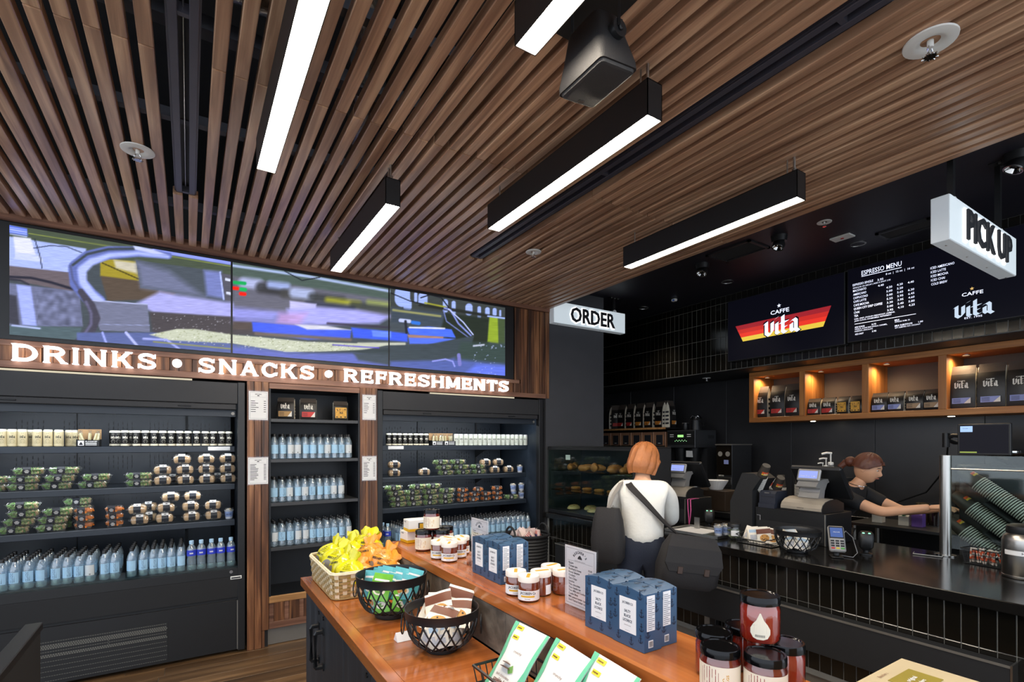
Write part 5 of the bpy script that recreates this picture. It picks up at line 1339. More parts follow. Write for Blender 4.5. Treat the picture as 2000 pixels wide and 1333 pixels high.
# ------------------------------------------------------------------ black lattice bowls
def lattice_bowl(loc, r, h, fr, lab, handles=True, sz=1.0):
    t = thing('lattice_bowl', lab, 'bowl', loc)
    def pr(v):           # profile: v 0 (foot) .. 1 (rim band)
        a = v * PI / 2 * .93
        return fr * .98 + (r * .965 - fr * .98) * math.sin(a) ** .8, h * .13 + (h * .80 - h * .13) * (1 - math.cos(a)) / (1 - math.cos(PI / 2 * .93))
    MB().lathe([(fr, 0), (fr * 1.02, h * .015), (fr, h * .13), (fr * .9, h * .13), (fr * .92, 0), (fr, 0)], 32).build('foot_ring', M['black'], t)
    MB().lathe([(r * .97, h * .80), (r * .985, h * .80), (r * 1.0, h * .985), (r * 1.01, h), (r * .985, h), (r * .972, h * .985), (r * .97, h * .80)], 48).build('rim_band', M['black'], t)
    MB().lathe([(0, h * .12), (fr * .96, h * .12), (fr * .96, h * .135), (0, h * .135)], 28).build('floor_plate', M['black'], t)
    lt = MB(); n = 20
    for sgn in (-1, 1):
        for k in range(n):
            pts = []
            for i in range(13):
                v = i / 12; q, z = pr(v); a = 2 * PI * k / n + sgn * v * 2 * PI / n * 2.1
                pts.append((q * math.cos(a), q * math.sin(a), z))
            lt.tube(pts, 0.0031, 4, flat=1.1)
    lt.build('lattice', M['black'], t)
    if handles:
        for s in (0, PI):
            a = s - .55; hd = MB(); c = Vector((math.cos(a) * r * .995, math.sin(a) * r * .995, h * .78)); u = Vector((-math.sin(a), math.cos(a), 0))
            hd.tube([c + Vector((math.cos(a), math.sin(a), 0)) * .008 + u * (.028 * math.sin(q)) + Z_ * (.034 * math.cos(q) - .028) for q in [2 * PI * i / 20 for i in range(20)]], .0028, 5, closed=True)
            hd.build('ring_handle', M['black'], t)
    return t
p1 = (0.722, 2.085, ZL + .001); R1, H1 = .146, .178
lattice_bowl(p1, R1, H1, .068, 'larger black lattice bowl of teal and green packets beside the wicker basket')
p2 = (0.752, 1.645, ZL + .001); R2, H2 = .130, .150
lattice_bowl(p2, R2, H2, .056, 'smaller black lattice bowl of cookie packets on the lower counter')
teal = mat('teal_packet_film', '#5fb4bd', .35, var=.18, vs=25, coat=.3); pgreen = mat('green_packet_film', '#6fb83a', .35, var=.2, vs=25, coat=.3); cream = mat('cream_packet_film', '#e8e2d4', .35, var=.08, vs=25, coat=.3); brown = mat('brown_packet_print', '#6b3a26', .45, var=.2, vs=30); cookie = mat('cookie_print', '#c8924a', .55, var=.35, vs=60)
def packet_geo(w, h, th=.010, seed=0):
    q = random.Random(seed); ph = q.uniform(0, 6)
    def fn(sgn):
        def f(u, v):
            e = (math.sin(PI * u) * math.sin(PI * min(max((v - .06) / .88, 0), 1))) ** .6 if 0 < u < 1 and .06 < v < .94 else 0
            return (w * (u - .5), sgn * (th * e + .0006) + .004 * math.sin(4 * u + ph + 3 * v), h * v)
        return f
    m = MB(); m.grid(fn(-1), 8, 10); m.grid(fn(1), 8, 10); return m, fn(-1)
PK = {}
def packet(kind, loc, rot, lab, grp, w=.085, h=.11, sc=1.0):
    if kind in PK: return dup(PK[kind], loc, 0, lab, grp, rot=rot, scale=(sc,) * 3)
    t = thing('snack_packet', lab, 'packet', loc, 0, grp, rot=rot); PK[kind] = t
    m, f = packet_geo(w, h, .008, hash(kind) % 7 if False else len(kind))
    m.build('film', {'teal': teal, 'green': pgreen, 'cookie': cream, 'white': cream}[kind], t)
    def patch(u0, v0, u1, v1, mt, nm, n=6, oval=False):
        g = MB()
        if oval:
            vs = [f((u0 + u1) / 2, (v0 + v1) / 2)] + [f((u0 + u1) / 2 + (u1 - u0) / 2 * math.cos(2 * PI * k / 18), (v0 + v1) / 2 + (v1 - v0) / 2 * math.sin(2 * PI * k / 18)) for k in range(18)]
            g.add([(x, y - .0012, z) for x, y, z in vs], [(0, k + 1, (k + 1) % 18 + 1) for k in range(18)], 0, True)
        else:
            g.grid(lambda a, b: (lambda q: (q[0], q[1] - .001, q[2]))(f(u0 + (u1 - u0) * a, v0 + (v1 - v0) * b)), n, n)
        g.build(nm, mt, t)
    if kind in ('teal', 'green'):
        patch(.2, .18, .8, .5, cream, 'badge', oval=True); patch(.3, .24, .68, .44, cookie if kind == 'teal' else greens, 'badge_picture', oval=True); patch(.12, .70, .88, .78, M['paper'], 'name_band')
    elif kind == 'cookie':
        patch(.0, .62, 1.0, .92, brown, 'brand_band'); patch(.2, .14, .85, .58, cookie, 'cookie_picture', oval=True)
        g = MB(); q = random.Random(4)
        for k in range(8):
            u, v = q.uniform(.32, .74), q.uniform(.22, .5); c = f(u, v); g.add([(c[0] - .004, c[1] - .0022, c[2]), (c[0], c[1] - .0022, c[2] - .004), (c[0] + .005, c[1] - .0022, c[2]), (c[0], c[1] - .0022, c[2] + .004)], [(0, 1, 2, 3)])
        g.build('chocolate_chips', M['ink'], t)
    else:
        patch(.1, .66, .9, .86, mat('pale_blue_print', '#a9c4dc', .5), 'name_band'); patch(.15, .16, .85, .5, mat('grey_text_block', '#b9bcc4', .6, var=.4, vs=180), 'text_panel')
    return t
def inside(p, r, h, a, q, zz): return (p[0] + q * math.cos(a), p[1] + q * math.sin(a), p[2] + zz)
# teal packets fanned in rows across the top, green ones below, seen through the lattice
k = 0
vx = math.atan2(-p1[1], -p1[0])
for row_ in range(2):
    for i in range(9):
        s = -0.088 + .0215 * i
        x = p1[0] + s * .60 + (.016 if row_ else -.030); y = p1[1] - s * .72 + (.022 if row_ else -.022)
        packet('teal', (x, y, p1[2] + .078 + .010 * row_ + .004 * (i % 3)), (-.36, .10 * (i % 3 - 1), -1.05 + .09 * (i % 4)), f'teal snack packet, {ORD[i]} along the {"rear" if row_ else "near"} fan in the larger bowl', 'teal packets in the larger lattice bowl', sc=.88)
packet('green', (p1[0] - .078, p1[1] - .045, p1[2] + .085), (-.5, .1, -.75), 'green snack packet lying on top beside the bowl rim', 'green packets in the larger lattice bowl')
for i in range(8):
    a = 2 * PI * i / 8; q = .085
    packet('green' if i % 3 != 1 else 'teal', (p1[0] + q * math.cos(a), p1[1] + q * math.sin(a), p1[2] + .036), (-.30, .25 * (-1) ** i, a + PI / 2), f'{"green" if i % 3 != 1 else "teal"} snack packet, {ORD[i]} around the lower lattice of the larger bowl', 'packets against the larger lattice', sc=.78)
for i in range(8):
    a = 2 * PI * i / 8 + .3; q = .073
    packet('white', (p2[0] + q * math.cos(a), p2[1] + q * math.sin(a), p2[2] + .030), (-.30, .25 * (-1) ** i, a + PI / 2), f'pale snack packet, {ORD[i]} around the lower lattice of the cookie bowl', 'pale packets against the cookie bowl lattice', sc=.78)
for i, (dx, dy, z, rx, ry, rz) in enumerate(((-.052, -.028, .078, -1.05, .2, -.9), (.0, .012, .088, -.75, -.25, -.55), (.03, -.045, .085, -.95, .1, -.5), (.052, .035, .085, -.55, .25, -.75), (-.03, .05, .085, -.8, -.1, -1.0))):
    packet('cookie', (p2[0] + dx, p2[1] + dy, p2[2] + z), (rx, ry, rz), f'cream cookie packet with brown band, {ORD[i]} on top of the cookie bowl', 'cookie packets on the smaller bowl', .10, .12)
cd = thing('folded_card', 'small white folded card peeping out behind the cookie bowl', 'card', (0.668, 1.80, ZL + .001))
MB().prism([(-.02, 0), (.02, 0), (0, .03)], -.03, .03, ax='X').build('card', M['paper'], cd)

# ------------------------------------------------------------------ wire basket of white and green pouches
t = thing('wire_basket', 'black wire basket of cookie bite pouches at the lower counter front', 'basket', (0.775, 1.04, ZL + .001))
w = MB()
A = [(-.09, -.245), (.09, -.245), (.09, .245), (-.09, .245)]
for z, k in ((.004, .9), (.045, .95), (.09, 1.0)):
    w.tube([(x * k, y * k, z) for x, y in A], .003 if z < .08 else .0045, 5, closed=True)
for (x0, y0), (x1, y1) in zip(A, A[1:] + A[:1]):
    for i in range(9):
        u = i / 9; x, y = x0 + (x1 - x0) * u, y0 + (y1 - y0) * u
        w.tube([(x * .9, y * .9, .004), (x, y, .09)], .0018, 4)
for i in range(9): w.tube([(-.08, -.21 + i * .05, .004), (.08, -.21 + i * .05, .004)], .0018, 4)
w.build('wire_frame', M['black'], t)
pw = mat('white_pouch_film', '#e9e8e2', .35, var=.04, coat=.2); pg = mat('mint_green_gusset', '#6fc49a', .35, var=.25, vs=20, coat=.3)
POU = []
def pouch(loc, rot, lab):
    if POU: return dup(POU[0], loc, 0, lab, None, rot=rot)
    t = thing('snack_pouch', lab, 'pouch', loc, 0, 'white and green cookie bite pouches', rot=rot); POU.append(t)
    W, H = .15, .205
    def f(sgn):
        return lambda u, v: (W * (u - .5) * (1 - .03 * math.sin(PI * v)), sgn * (.001 + .026 * (1 - v) ** .8 * math.sin(PI * u) ** .6 * (1 if v > .02 else .9)) + .004 * math.sin(5 * v + 2 * u), H * v)
    m = MB(); m.grid(f(-1), 12, 12); m.grid(f(1), 12, 12); m.build('pouch', pw, t)
    F = f(-1)
    def patch(pts, mt, nm):
        g = MB(); g.add([(lambda q: (q[0], q[1] - .0014, q[2]))(F(u, v)) for u, v in pts], [tuple(range(len(pts)))]); g.build(nm, mt, t)
    def strip(u0, u1f, mt, nm):
        g = MB(); g.grid(lambda a, b: (lambda q: (q[0], q[1] - .0012, q[2]))(F(u0 + (u1f(b) - u0) * a, b)), 4, 16); g.build(nm, mt, t)
    strip(0.0, lambda b: .10 + .12 * (1 - b) + .02 * math.sin(14 * b), pg, 'green_edge'); strip(1.0, lambda b: .93 - .28 * max(0, .45 - b), pg, 'green_edge')
    patch([(.14, .90), (.34, .90), (.34, .965), (.14, .965)], mat('yellow_tab', '#e8d53c', .5), 'yellow_tab'); patch([(.17, .76), (.37, .76), (.37, .82), (.17, .82)], mat('yellow_tab', '#e8d53c', .5), 'yellow_tab')
    pr = MB()
    for s, (u, v), ww, hh, bo in (('cookie bites', (.30, .17), .075, .012, .03), ('dark chocolate', (.30, .25), .06, .007, .0), ('crunchy', (.46, .60), .035, .007, 0), ('new', (.17, .92), .02, .006, .02), ('new', (.20, .78), .02, .006, .02)):
        pr.text(s, (W * (u - .5), 0, H * v), X_, Z_, w=ww, h=hh, bold=bo)
    pr.v = [(x, F(x / W + .5, z / H)[1] - .002, z) for x, _, z in pr.v]; pr.build('print', brown, t)
    g = MB(); q = random.Random(3)
    for k in range(5):
        u, v = .42 + .07 * (k % 3) + q.uniform(-.02, .02), .37 + .06 * (k // 3); c = F(u, v); g.lathe([(0, .004), (.008, .002), (.011, 0)], 10, (c[0], c[1] - .004, c[2]))
    for k in range(len(g.v)): pass
    g.build('cookie_picture', mat('dark_cookie', '#5a4034', .6, var=.3, vs=90), t)
    lf = MB(); c = F(.62, .38); lf.add([(c[0] - .012, c[1] - .002, c[2]), (c[0], c[1] - .002, c[2] - .012), (c[0] + .014, c[1] - .002, c[2] - .004), (c[0] + .004, c[1] - .002, c[2] + .014)], [(0, 1, 2, 3)]); lf.build('leaf_picture', greens, t)
    return t
pouch((0.712, 1.200, ZL + .028), (-.66, .0, -PI / 2 + .06), 'white and green pouch standing at the far end of the wire basket')
pouch((0.722, 1.040, ZL + .028), (-.66, .05, -PI / 2 - .02), 'white and green pouch leaning second in the wire basket')
pouch((0.745, .905, ZL + .030), (-.64, .06, -PI / 2), 'white and green pouch leaning at the near end of the wire basket')

# ------------------------------------------------------------------ goods on the upper shelf
ZT = ZU + .001
yel = mat('mustard_card', '#d8a916', .5); jarglass = clear('jar_glass', '#f0eeea', .3)
hb = None
for k, (x, y, z, rz, lab) in enumerate(((1.045, 2.575, ZT, .06, 'white honey gift box with mustard base, lower one at the shelf end'), (1.052, 2.548, ZT + .0605, -.05, 'white honey gift box with mustard base, stacked on another'))):
    if hb is None:
        hb = thing('gift_box', lab, 'box', (x, y, z), rz, 'honey gift boxes')
        MB().box((-.09, -.045, .014), (.09, .045, .059), 0, .001).build('sleeve', M['white'], hb)
        MB().box((-.0903, -.0453, 0), (.0903, .0453, .0145), 0, .001).build('base', yel, hb)
        for xx in (-.02, .045):
            MB().box((xx - .019, -.0462, .016), (xx + .019, -.045, .044)).build('window', M['ink'], hb)
            MB().box((xx - .012, -.0468, .017), (xx + .015, -.046, .040)).build('jar_seen', mat('honey_amber', '#c99a24', .3), hb)
        pr = MB().text('HONEY SAMPLER', (-.01, -.0458, .048), X_, Z_, w=.08, h=.007, bold=.02); 
        pr.text('JACOBSEN', (-.0908, .03, .045), -Y_, Z_, w=.03, h=.006, bold=.02); pr.build('print', M['ink'], hb)
    else: dup(hb, (x, y, z), rz, lab)
# jam jars
jred = mat('fig_jam', '#7d2418', .12, var=.25, vs=30, coat=.8); lidb = mat('black_jar_lid', '#101012', .12, .5); jlab = mat('cream_jar_label', '#e6dcc6', .55, var=.04); jr = mat('jam_label_red', '#8f2a24', .5); jy = mat('jam_label_ochre', '#c9952c', .5)
JR, JH = .040, .098
def jam_jar(body, back=False):
    t = thing('jam_jar', 'x', 'jar', (0, 0, 0), 0, 'x')
    MB().lathe([(0, .003), (JR * .9, .003), (JR * .985, .009), (JR * .985, .070), (JR * .9, .077), (JR * .9, .082), (0, .082)], 28).build('jam', body, t)
    MB().lathe([(JR * .8, .0), (JR * .95, .001), (JR, .008), (JR, .071), (JR * .93, .079), (JR * .93, .084)], 28).build('glass', jarglass, t)
    MB().lathe([(JR * .96, .080), (JR * 1.0, .081), (JR * 1.0, .094), (JR * .96, JH), (JR * .86, JH), (JR * .82, JH - .002), (0, JH - .0022)], 32).build('lid', lidb, t)
    r = JR + .0006
    if back:
        d = MB(); ws = [(.012, .006), (.015, .014), (.024, .0195), (.034, .0195), (.044, .014), (.052, .0075), (.060, .004), (.067, .0012)]
        for (z0, w0), (z1, w1) in zip(ws, ws[1:]):
            for c in range(6): d.add([(-w0 + w0 * c / 3, -.0001, z0), (-w0 + w0 * (c + 1) / 3, -.0001, z0), (-w1 + w1 * (c + 1) / 3, -.0001, z1), (-w1 + w1 * c / 3, -.0001, z1)], [(0, 1, 2, 3)])
        wrap(d, r).build('drop_label', jlab, t)
        p = MB()
        for k in range(7): p.add([(-.012, -.0005, .040 - k * .0022), (.012, -.0005, .040 - k * .0022), (.012, -.0005, .041 - k * .0022), (-.012, -.0005, .041 - k * .0022)], [(0, 1, 2, 3)])
        for k in range(14): p.add([(-.010 + k * .0014, -.0005, .017), (-.0093 + k * .0014, -.0005, .017), (-.0093 + k * .0014, -.0005, .022), (-.010 + k * .0014, -.0005, .022)], [(0, 1, 2, 3)])
        wrap(p, r).build('print', M['ink'], t)
    else:
        MB().lathe([(r, .010), (r, .066)], 26, a0=-PI * .98, a1=-PI * .04).build('label', jlab, t, recalc=False)
        p = MB(); tp = (.058, .063, .062, .064, .060, .061, .054); bt = (.016, .028, .020, .012, .026, .018, .034)
        for k in range(6):
            x0, x1 = -.036 + .0062 * k, -.036 + .0062 * (k + 1); p.add([(x0, -.0004, bt[k]), (x1, -.0004, bt[k + 1]), (x1, -.0004, tp[k + 1]), (x0, -.0004, tp[k])], [(0, 1, 2, 3)])
        wrap(p, r).build('print', jr, t)
        p = MB()
        for cx, cz, s_ in ((-.029, .050, .0052), (-.018, .053, .0056), (-.008, .050, .0048), (-.026, .037, .0055), (-.014, .039, .0058), (-.020, .025, .0048), (-.031, .026, .004)):
            p.add([(cx, -.0008, cz + s_ * 1.4), (cx - s_ * .45, -.0008, cz + s_ * .5), (cx - s_ * .8, -.0008, cz - s_ * .3), (cx - s_ * .4, -.0008, cz - s_), (cx + s_ * .4, -.0008, cz - s_), (cx + s_ * .8, -.0008, cz - s_ * .3), (cx + s_ * .45, -.0008, cz + s_ * .5)], [tuple(range(7))])
        wrap(p, r).build('print', jlab, t)
        p = MB(); v, f = nib([((.000, .042), (.010, .044), (.012, .038), (.004, .033), (.013, .029), (.012, .019), (.001, .018))], (.0035, .003)); p.add([(a, -.0005, b) for a, b in v], f)
        p.text('FIGS', (.021, -.0005, .034), Z_, -X_, w=.018, h=.005, bold=.03); wrap(p, r).build('print', jy, t)
    return t
JJ = {'f': [jam_jar(jred), 0], 'b': [jam_jar(mat('tomato_jam', '#a02c1c', .12, var=.3, vs=30, coat=.8), True), 0]}
def put_jar(k, x, y, z, rz, lab, grp):
    if JJ[k][1] == 0: j = JJ[k][0]; j.location = (x, y, z); j.rotation_euler = (0, 0, rz); j['label'] = lab; j['group'] = grp; JJ[k][1] = 1
    else: dup(JJ[k][0], (x, y, z), rz, lab, grp)
vf = -.55
G1, G2 = 'jam jars beside the honey boxes', 'jam jars at the near end of the shelf'
put_jar('f', .965, 2.325, ZT, vf - .1, 'black-lidded jam jar on the shelf, nearest the honey boxes', G1)
put_jar('f', 1.045, 2.290, ZT, vf + .35, 'black-lidded jam jar on the shelf, under the right side of the stacked jar', G1)
put_jar('f', 1.105, 2.375, ZT, vf + .2, 'black-lidded jam jar at the rear of the far jam group, beside white lids', G1)
put_jar('b', 1.03, 2.376, ZT, 1.2, 'black-lidded jam jar hidden behind the far jam jars', G1)
put_jar('f', 1.005, 2.318, ZT + JH + .001, vf - .1, 'jam jar stacked on top of the far jam jars', G1)
put_jar('f', .942, .668, ZT, -1.05, 'front jam jar with cream and red label, nearer the island edge', G2)
put_jar('f', .984, .594, ZT, -.95, 'front jam jar with cream and red label, beside the beige box', G2)
put_jar('b', 1.005, .728, ZT, .9, 'jam jar behind the front jars, its black lid by the blue boxes', G2)
put_jar('b', 1.078, .608, ZT, -1.9, 'jam jar at the aisle side of the near jam group', G2)
put_jar('b', 1.095, .716, ZT, 1.9, 'jam jar at the rear of the near jam group', G2)
put_jar('b', 1.040, .640, ZT + JH + .001, -1.0, 'tomato-red jam jar with drop-shaped label on top of the near group', G2)
# honey jars with white lids
hon = mat('dark_honey', '#8f3d1b', .1, var=.2, vs=20, coat=.9); HR, HH = .0355, .082
hj = thing('honey_jar', 'x', 'jar', (0, 0, 0), 0, 'x')
MB().lathe([(0, .002), (HR * .9, .002), (HR * .98, .008), (HR * .98, .060), (HR * .93, .064), (0, .064)], 26).build('honey', hon, hj)
MB().lathe([(HR * .8, 0), (HR * .95, .0005), (HR, .007), (HR, .061), (HR * .95, .066)], 26).build('glass', jarglass, hj)
MB().lathe([(HR * .97, .063), (HR * 1.02, .064), (HR * 1.02, .078), (HR * .98, HH), (HR * .9, HH), (HR * .87, HH - .001), (0, HH - .0012)], 30).build('lid', mat('ivory_lid', '#efe6da', .35, var=.02), hj)
MB().box((-.006, -.030, HH - .0013), (.005, .020, HH + .0002)).build('seal_strip', mat('seal_ochre', '#c9981f', .5), hj)
MB().lathe([(HR + .0005, .006), (HR + .0005, .038)], 26, a0=-PI * .98, a1=PI * .35).build('label', M['paper'], hj, recalc=False)
p = MB(); p.text('JACOBSEN Co', (0, -.0004, .026), X_, Z_, w=.056, h=.0085, bold=.03, align='C'); p.text('honey', (0, -.0004, .010), X_, Z_, w=.018, h=.004, align='C'); wrap(p, HR + .0006).build('print', M['ink'], hj)
p = MB()
p.add([(-.024 + .0048 * (i // 2), -.0004, .0165 + .006 * (i % 2)) for i in range(22)], [(2 * i, 2 * i + 2, 2 * i + 3, 2 * i + 1) for i in range(10)]); wrap(p, HR + .0006).build('flavour_band', mat('ochre_band', '#d8a928', .5), hj)
H1_, H2_ = 'honey jars between the jam jars and far blue boxes', 'honey jars between the blue boxes'
hjs = [(.974, 2.052, -.55, 'honey jar standing foremost in the far white-lid group', H1_), (.957, 2.128, -.6, 'honey jar behind the foremost one, beside the far jam jars', H1_), (1.044, 2.100, -.3, 'honey jar aisle-side in the far white-lid group', H1_), (1.092, 2.163, -.2, 'honey jar rearmost in the far white-lid group', H1_), (1.022, 2.178, .3, 'honey jar hidden mid-row in the far white-lid group', H1_),
       (.956, 1.402, -.7, 'honey jar standing foremost in the nearer white-lid group', H2_), (.957, 1.482, -.6, 'honey jar behind the foremost one, touching the far blue boxes', H2_), (1.028, 1.434, 1.4, 'honey jar centre of the nearer white-lid group, back label showing', H2_), (1.105, 1.478, 1.8, 'honey jar rearmost in the nearer white-lid group', H2_), (1.100, 1.402, 1.5, 'honey jar beside the acrylic menu sign', H2_)]
for i, (x, y, rz, lab, g) in enumerate(hjs):
    if i == 0: hj.location = (x, y, ZT); hj.rotation_euler = (0, 0, rz); hj['label'] = lab; hj['group'] = g
    else: dup(hj, (x, y, ZT), rz, lab, g)
# blue licorice boxes
bluec = mat('slate_blue_card', '#2f5273', .42, var=.10, vs=10, coat=.2); anch = mat('navy_anchor_print', '#1b2c44', .5)
BW, BD, BH = .112, .062, .152
lb = thing('licorice_box', 'x', 'box', (0, 0, 0), 0, 'x')
m = MB()     # front faces -y; the lid bows upwards
prof = []
n = 8
f_ = [(-BW / 2, 0), (BW / 2, 0), (BW / 2, BH - .008)] + [(BW / 2 - BW * k / n, BH - .008 + .008 * math.sin(PI * k / n)) for k in range(1, n)] + [(-BW / 2, BH - .008)]
m.prism(f_, -BD / 2, BD / 2); m.build('carton', bluec, lb)
q = random.Random(12); a_ = MB()
def anchor(mb, O, U, V, s):
    O = Vector(O); P = lambda x, y: O + U * (x * s) + V * (y * s)
    mb.add([P(-.12, -.8), P(.12, -.8), P(.12, .7), P(-.12, .7)], [(0, 1, 2, 3)]); mb.add([P(-.5, .3), P(.5, .3), P(.5, .45), P(-.5, .45)], [(0, 1, 2, 3)])
    pts = [P(.75 * math.cos(t), -.15 - .75 * math.sin(t)) for t in [PI * k / 8 for k in range(9)]] + [P(.5 * math.cos(t), -.15 - .5 * math.sin(t)) for t in [PI * k / 8 for k in range(9)][::-1]]
    mb.add(pts, [(i, i + 1, 16 - i, 17 - i) for i in range(8)]); mb.add([P(.25 * math.cos(t), .95 + .25 * math.sin(t)) for t in [2 * PI * k / 8 for k in range(8)]], [tuple(range(8))])
for k, (x, z) in enumerate(((-.040, .130), (.042, .138), (-.046, .072), (.047, .095), (-.034, .020), (.012, .016), (.044, .030), (-.047, .10), (.047, .06), (0.0, .142))): anchor(a_, (x, -BD / 2 - .0006, z), X_, Z_, .0105)
for k, (y, z) in enumerate(((-.018, .128), (.012, .105), (-.006, .078), (.020, .058), (-.018, .044), (.018, .135))):
    anchor(a_, (BW / 2 + .0006, y, z), Y_, Z_, .0105); anchor(a_, (-BW / 2 - .0006, y, z), -Y_, Z_, .0105)
for k, (x, y) in enumerate(((-.03, -.012), (.02, .012), (.035, -.015), (-.012, .016))): anchor(a_, (x, y, BH + .0012 - abs(x) ** 2 * 2.4), X_, Y_, .0105)
a_.build('print_pattern', anch, lb)
MB().box((-.029, -BD / 2 - .0012, .036), (.029, -BD / 2, .124)).build('label', M['paper'], lb)
p = MB(); yy = -BD / 2 - .0016
p.text('JACOBSEN CO', (0, yy, .108), X_, Z_, w=.038, h=.006, bold=.015, align='C')
for k, s in enumerate(('SALTY', 'BLACK', 'LICORICE')): p.text(s, (0, yy, .087 - k * .012), X_, Z_, w=(.022, .024, .032)[k], h=.0068, bold=.02, align='C')
p.text('chewy fish licorice', (0, yy, .053), X_, Z_, w=.024, h=.0026, align='C'); p.text('net wt 7 oz', (0, yy, .040), X_, Z_, w=.016, h=.0024, align='C')
p.build('print', anch, lb)
MB().box((BW / 2, -.022, .052), (BW / 2 + .001, .006, .140)).build('nutrition_panel', M['paper'], lb)
p = MB()
for k in range(16): p.add([(BW / 2 + .0014, -.020, .056 + k * .005), (BW / 2 + .0014, .004 - (.008 if k % 3 == 0 else 0), .056 + k * .005), (BW / 2 + .0014, .004 - (.008 if k % 3 == 0 else 0), .0575 + k * .005), (BW / 2 + .0014, -.020, .0575 + k * .005)], [(0, 1, 2, 3)])
p.build('nutrition_print', mat('grey_print', '#6d737b', .6), lb)
# a second carton face with bar code for the side that shows
MB().box((BW / 2, .004 - .020, .010), (BW / 2 + .0008, .020 - .020, .028)).build('bar_code_label', M['paper'], lb)
p = MB()
for k in range(9): p.add([(BW / 2 + .0012, -.0145 + k * .0015, .012), (BW / 2 + .0012, -.0138 + k * .0015, .012), (BW / 2 + .0012, -.0138 + k * .0015, .026), (BW / 2 + .0012, -.0145 + k * .0015, .026)], [(0, 1, 2, 3)])
p.build('bar_code', M['ink'], lb)
first = True
for (X0, Y0_, gname, far_) in ((.967, 1.601, 'blue licorice boxes farther from the camera', 'far'), (.952, .888, 'blue licorice boxes nearer the camera', 'near')):
    for i in range(2):
        for j in range(2):
            x = X0 + BD / 2 + i * (BD + .003) + (.004 if j else 0); y = Y0_ + BW / 2 + j * (BW + .003) + (.006 if i else 0)
            lab = f'slate-blue licorice box with anchors, {"front" if i == 0 else "aisle"} side, {"nearer" if j == 0 else "farther"} one of the {far_} four'
            if first: lb.location = (x, y, ZT); lb.rotation_euler = (0, 0, -PI / 2); lb['label'] = lab; lb['group'] = gname; first = False
            else: dup(lb, (x, y, ZT), -PI / 2 + r_(-.012, .012), lab, gname)
# acrylic menu holders
def menu(x, y, lab, lines):
    t = thing('menu_holder', lab, 'sign', (x, y, ZT))
    MB().box((-.055, -.078, 0), (.055, .078, .003), 0, .001).build('foot', M['acrylic'], t)
    MB().box((-.0035, -.078, .003), (-.0015, .078, .200)).build('acrylic_sleeve', M['acrylic'], t)
    MB().box((.0015, -.078, .003), (.0035, .078, .200)).build('acrylic_sleeve', M['acrylic'], t)
    MB().box((-.001, -.0735, .004), (.001, .0735, .194)).build('sheet', M['paper'], t)
    p = MB(); X = -.0012; U = -Y_
    def P(u, z): return Vector((X, -u, z))
    def rect(u0, z0, u1, z1): p.add([P(u0, z0), P(u1, z0), P(u1, z1), P(u0, z1)], [(0, 1, 2, 3)])
    for a, b, c, d in ((-.067, .012, .067, .0128), (-.067, .187, .067, .1878), (-.067, .012, -.0662, .187), (.0662, .012, .067, .187), (-.06, .148, .06, .1485)): rect(a, b, c, d)
    for k, ch in enumerate("BEECHER'S"):
        a = math.radians(58 - k * 14.5); c = P(-.030 * math.sin(a), .150 + .026 * math.cos(a)); u = Vector((0, -math.cos(a), math.sin(a))); v = Vector((0, math.sin(a), math.cos(a)))
        p.text(ch, c, u, v, h=.0078, bold=.04, align='C')
    p.add([P(-.011, .158), P(.011, .158), P(.009, .163), P(.001, .171), P(-.008, .165)], [(0, 1, 2, 3, 4)])
    p.text('handmade cheese', (X, .0, .150), U, Z_, w=.05, h=.003, align='C')
    z = .138
    for s, pr in lines:
        p.text(s, (X, .055, z), U, Z_, h=.0062, bold=.025); 
        if pr: p.text(pr, (X, -.040, z), U, Z_, h=.0058, bold=.025)
        z -= .0098
    p.build('print', M['ink'], t)
L_ = [('Fig jam', ''), ('Tomato jam', '15.00'), ('Blackberry honey', '15.00'), ('Honey Sampler', '21.00'), ('Crackers', '8.00'), ('Taro Chips', '5.00'), ('Licorice', '8.00'), ('Theo chocolate', '5.00'), ('Theo Seattle bar', '5.00'), ('Theo Milk and Cookies', '5.00'), ('Cookie Bites', '7.00'), ('Milk peanut butter cups', '4.00'), ('Dark Peanut butter cups', '4.00')]
menu(1.030, 1.226, 'acrylic price holder standing between the honey jars and nearer blue boxes', L_)
menu(1.055, 1.922, 'acrylic price holder behind the farther blue boxes', L_)
# beige cracker box
t = thing('cracker_box', 'beige card box with an olive label at the bottom corner of the shelf', 'box', (1.0, .315, ZT), 0)
MB().box((-.088, -.085, 0), (.088, .085, .133), 0, .0015).build('carton', mat('beige_card', '#b7a683', .6, var=.05), t)
MB().box((-.035, .010, .133), (.045, .058, .1338)).build('label', mat('olive_label', '#8a7a2a', .5), t)
p = MB(); p.text('CRACKERS', (-.03, -.03, .1336), X_, Y_, w=.075, h=.016, bold=.04); p.text('Beecher s', (-.035, .068, .1336), X_, Y_, w=.03, h=.006)
p.build('print', brown, t)
p = MB(); p.text('original', (-.012, .036, .1342), X_, Y_, w=.03, h=.007, bold=.01); p.text('crackers', (-.012, .024, .1342), X_, Y_, w=.03, h=.006, bold=.01); p.build('print', M['paper'], t)
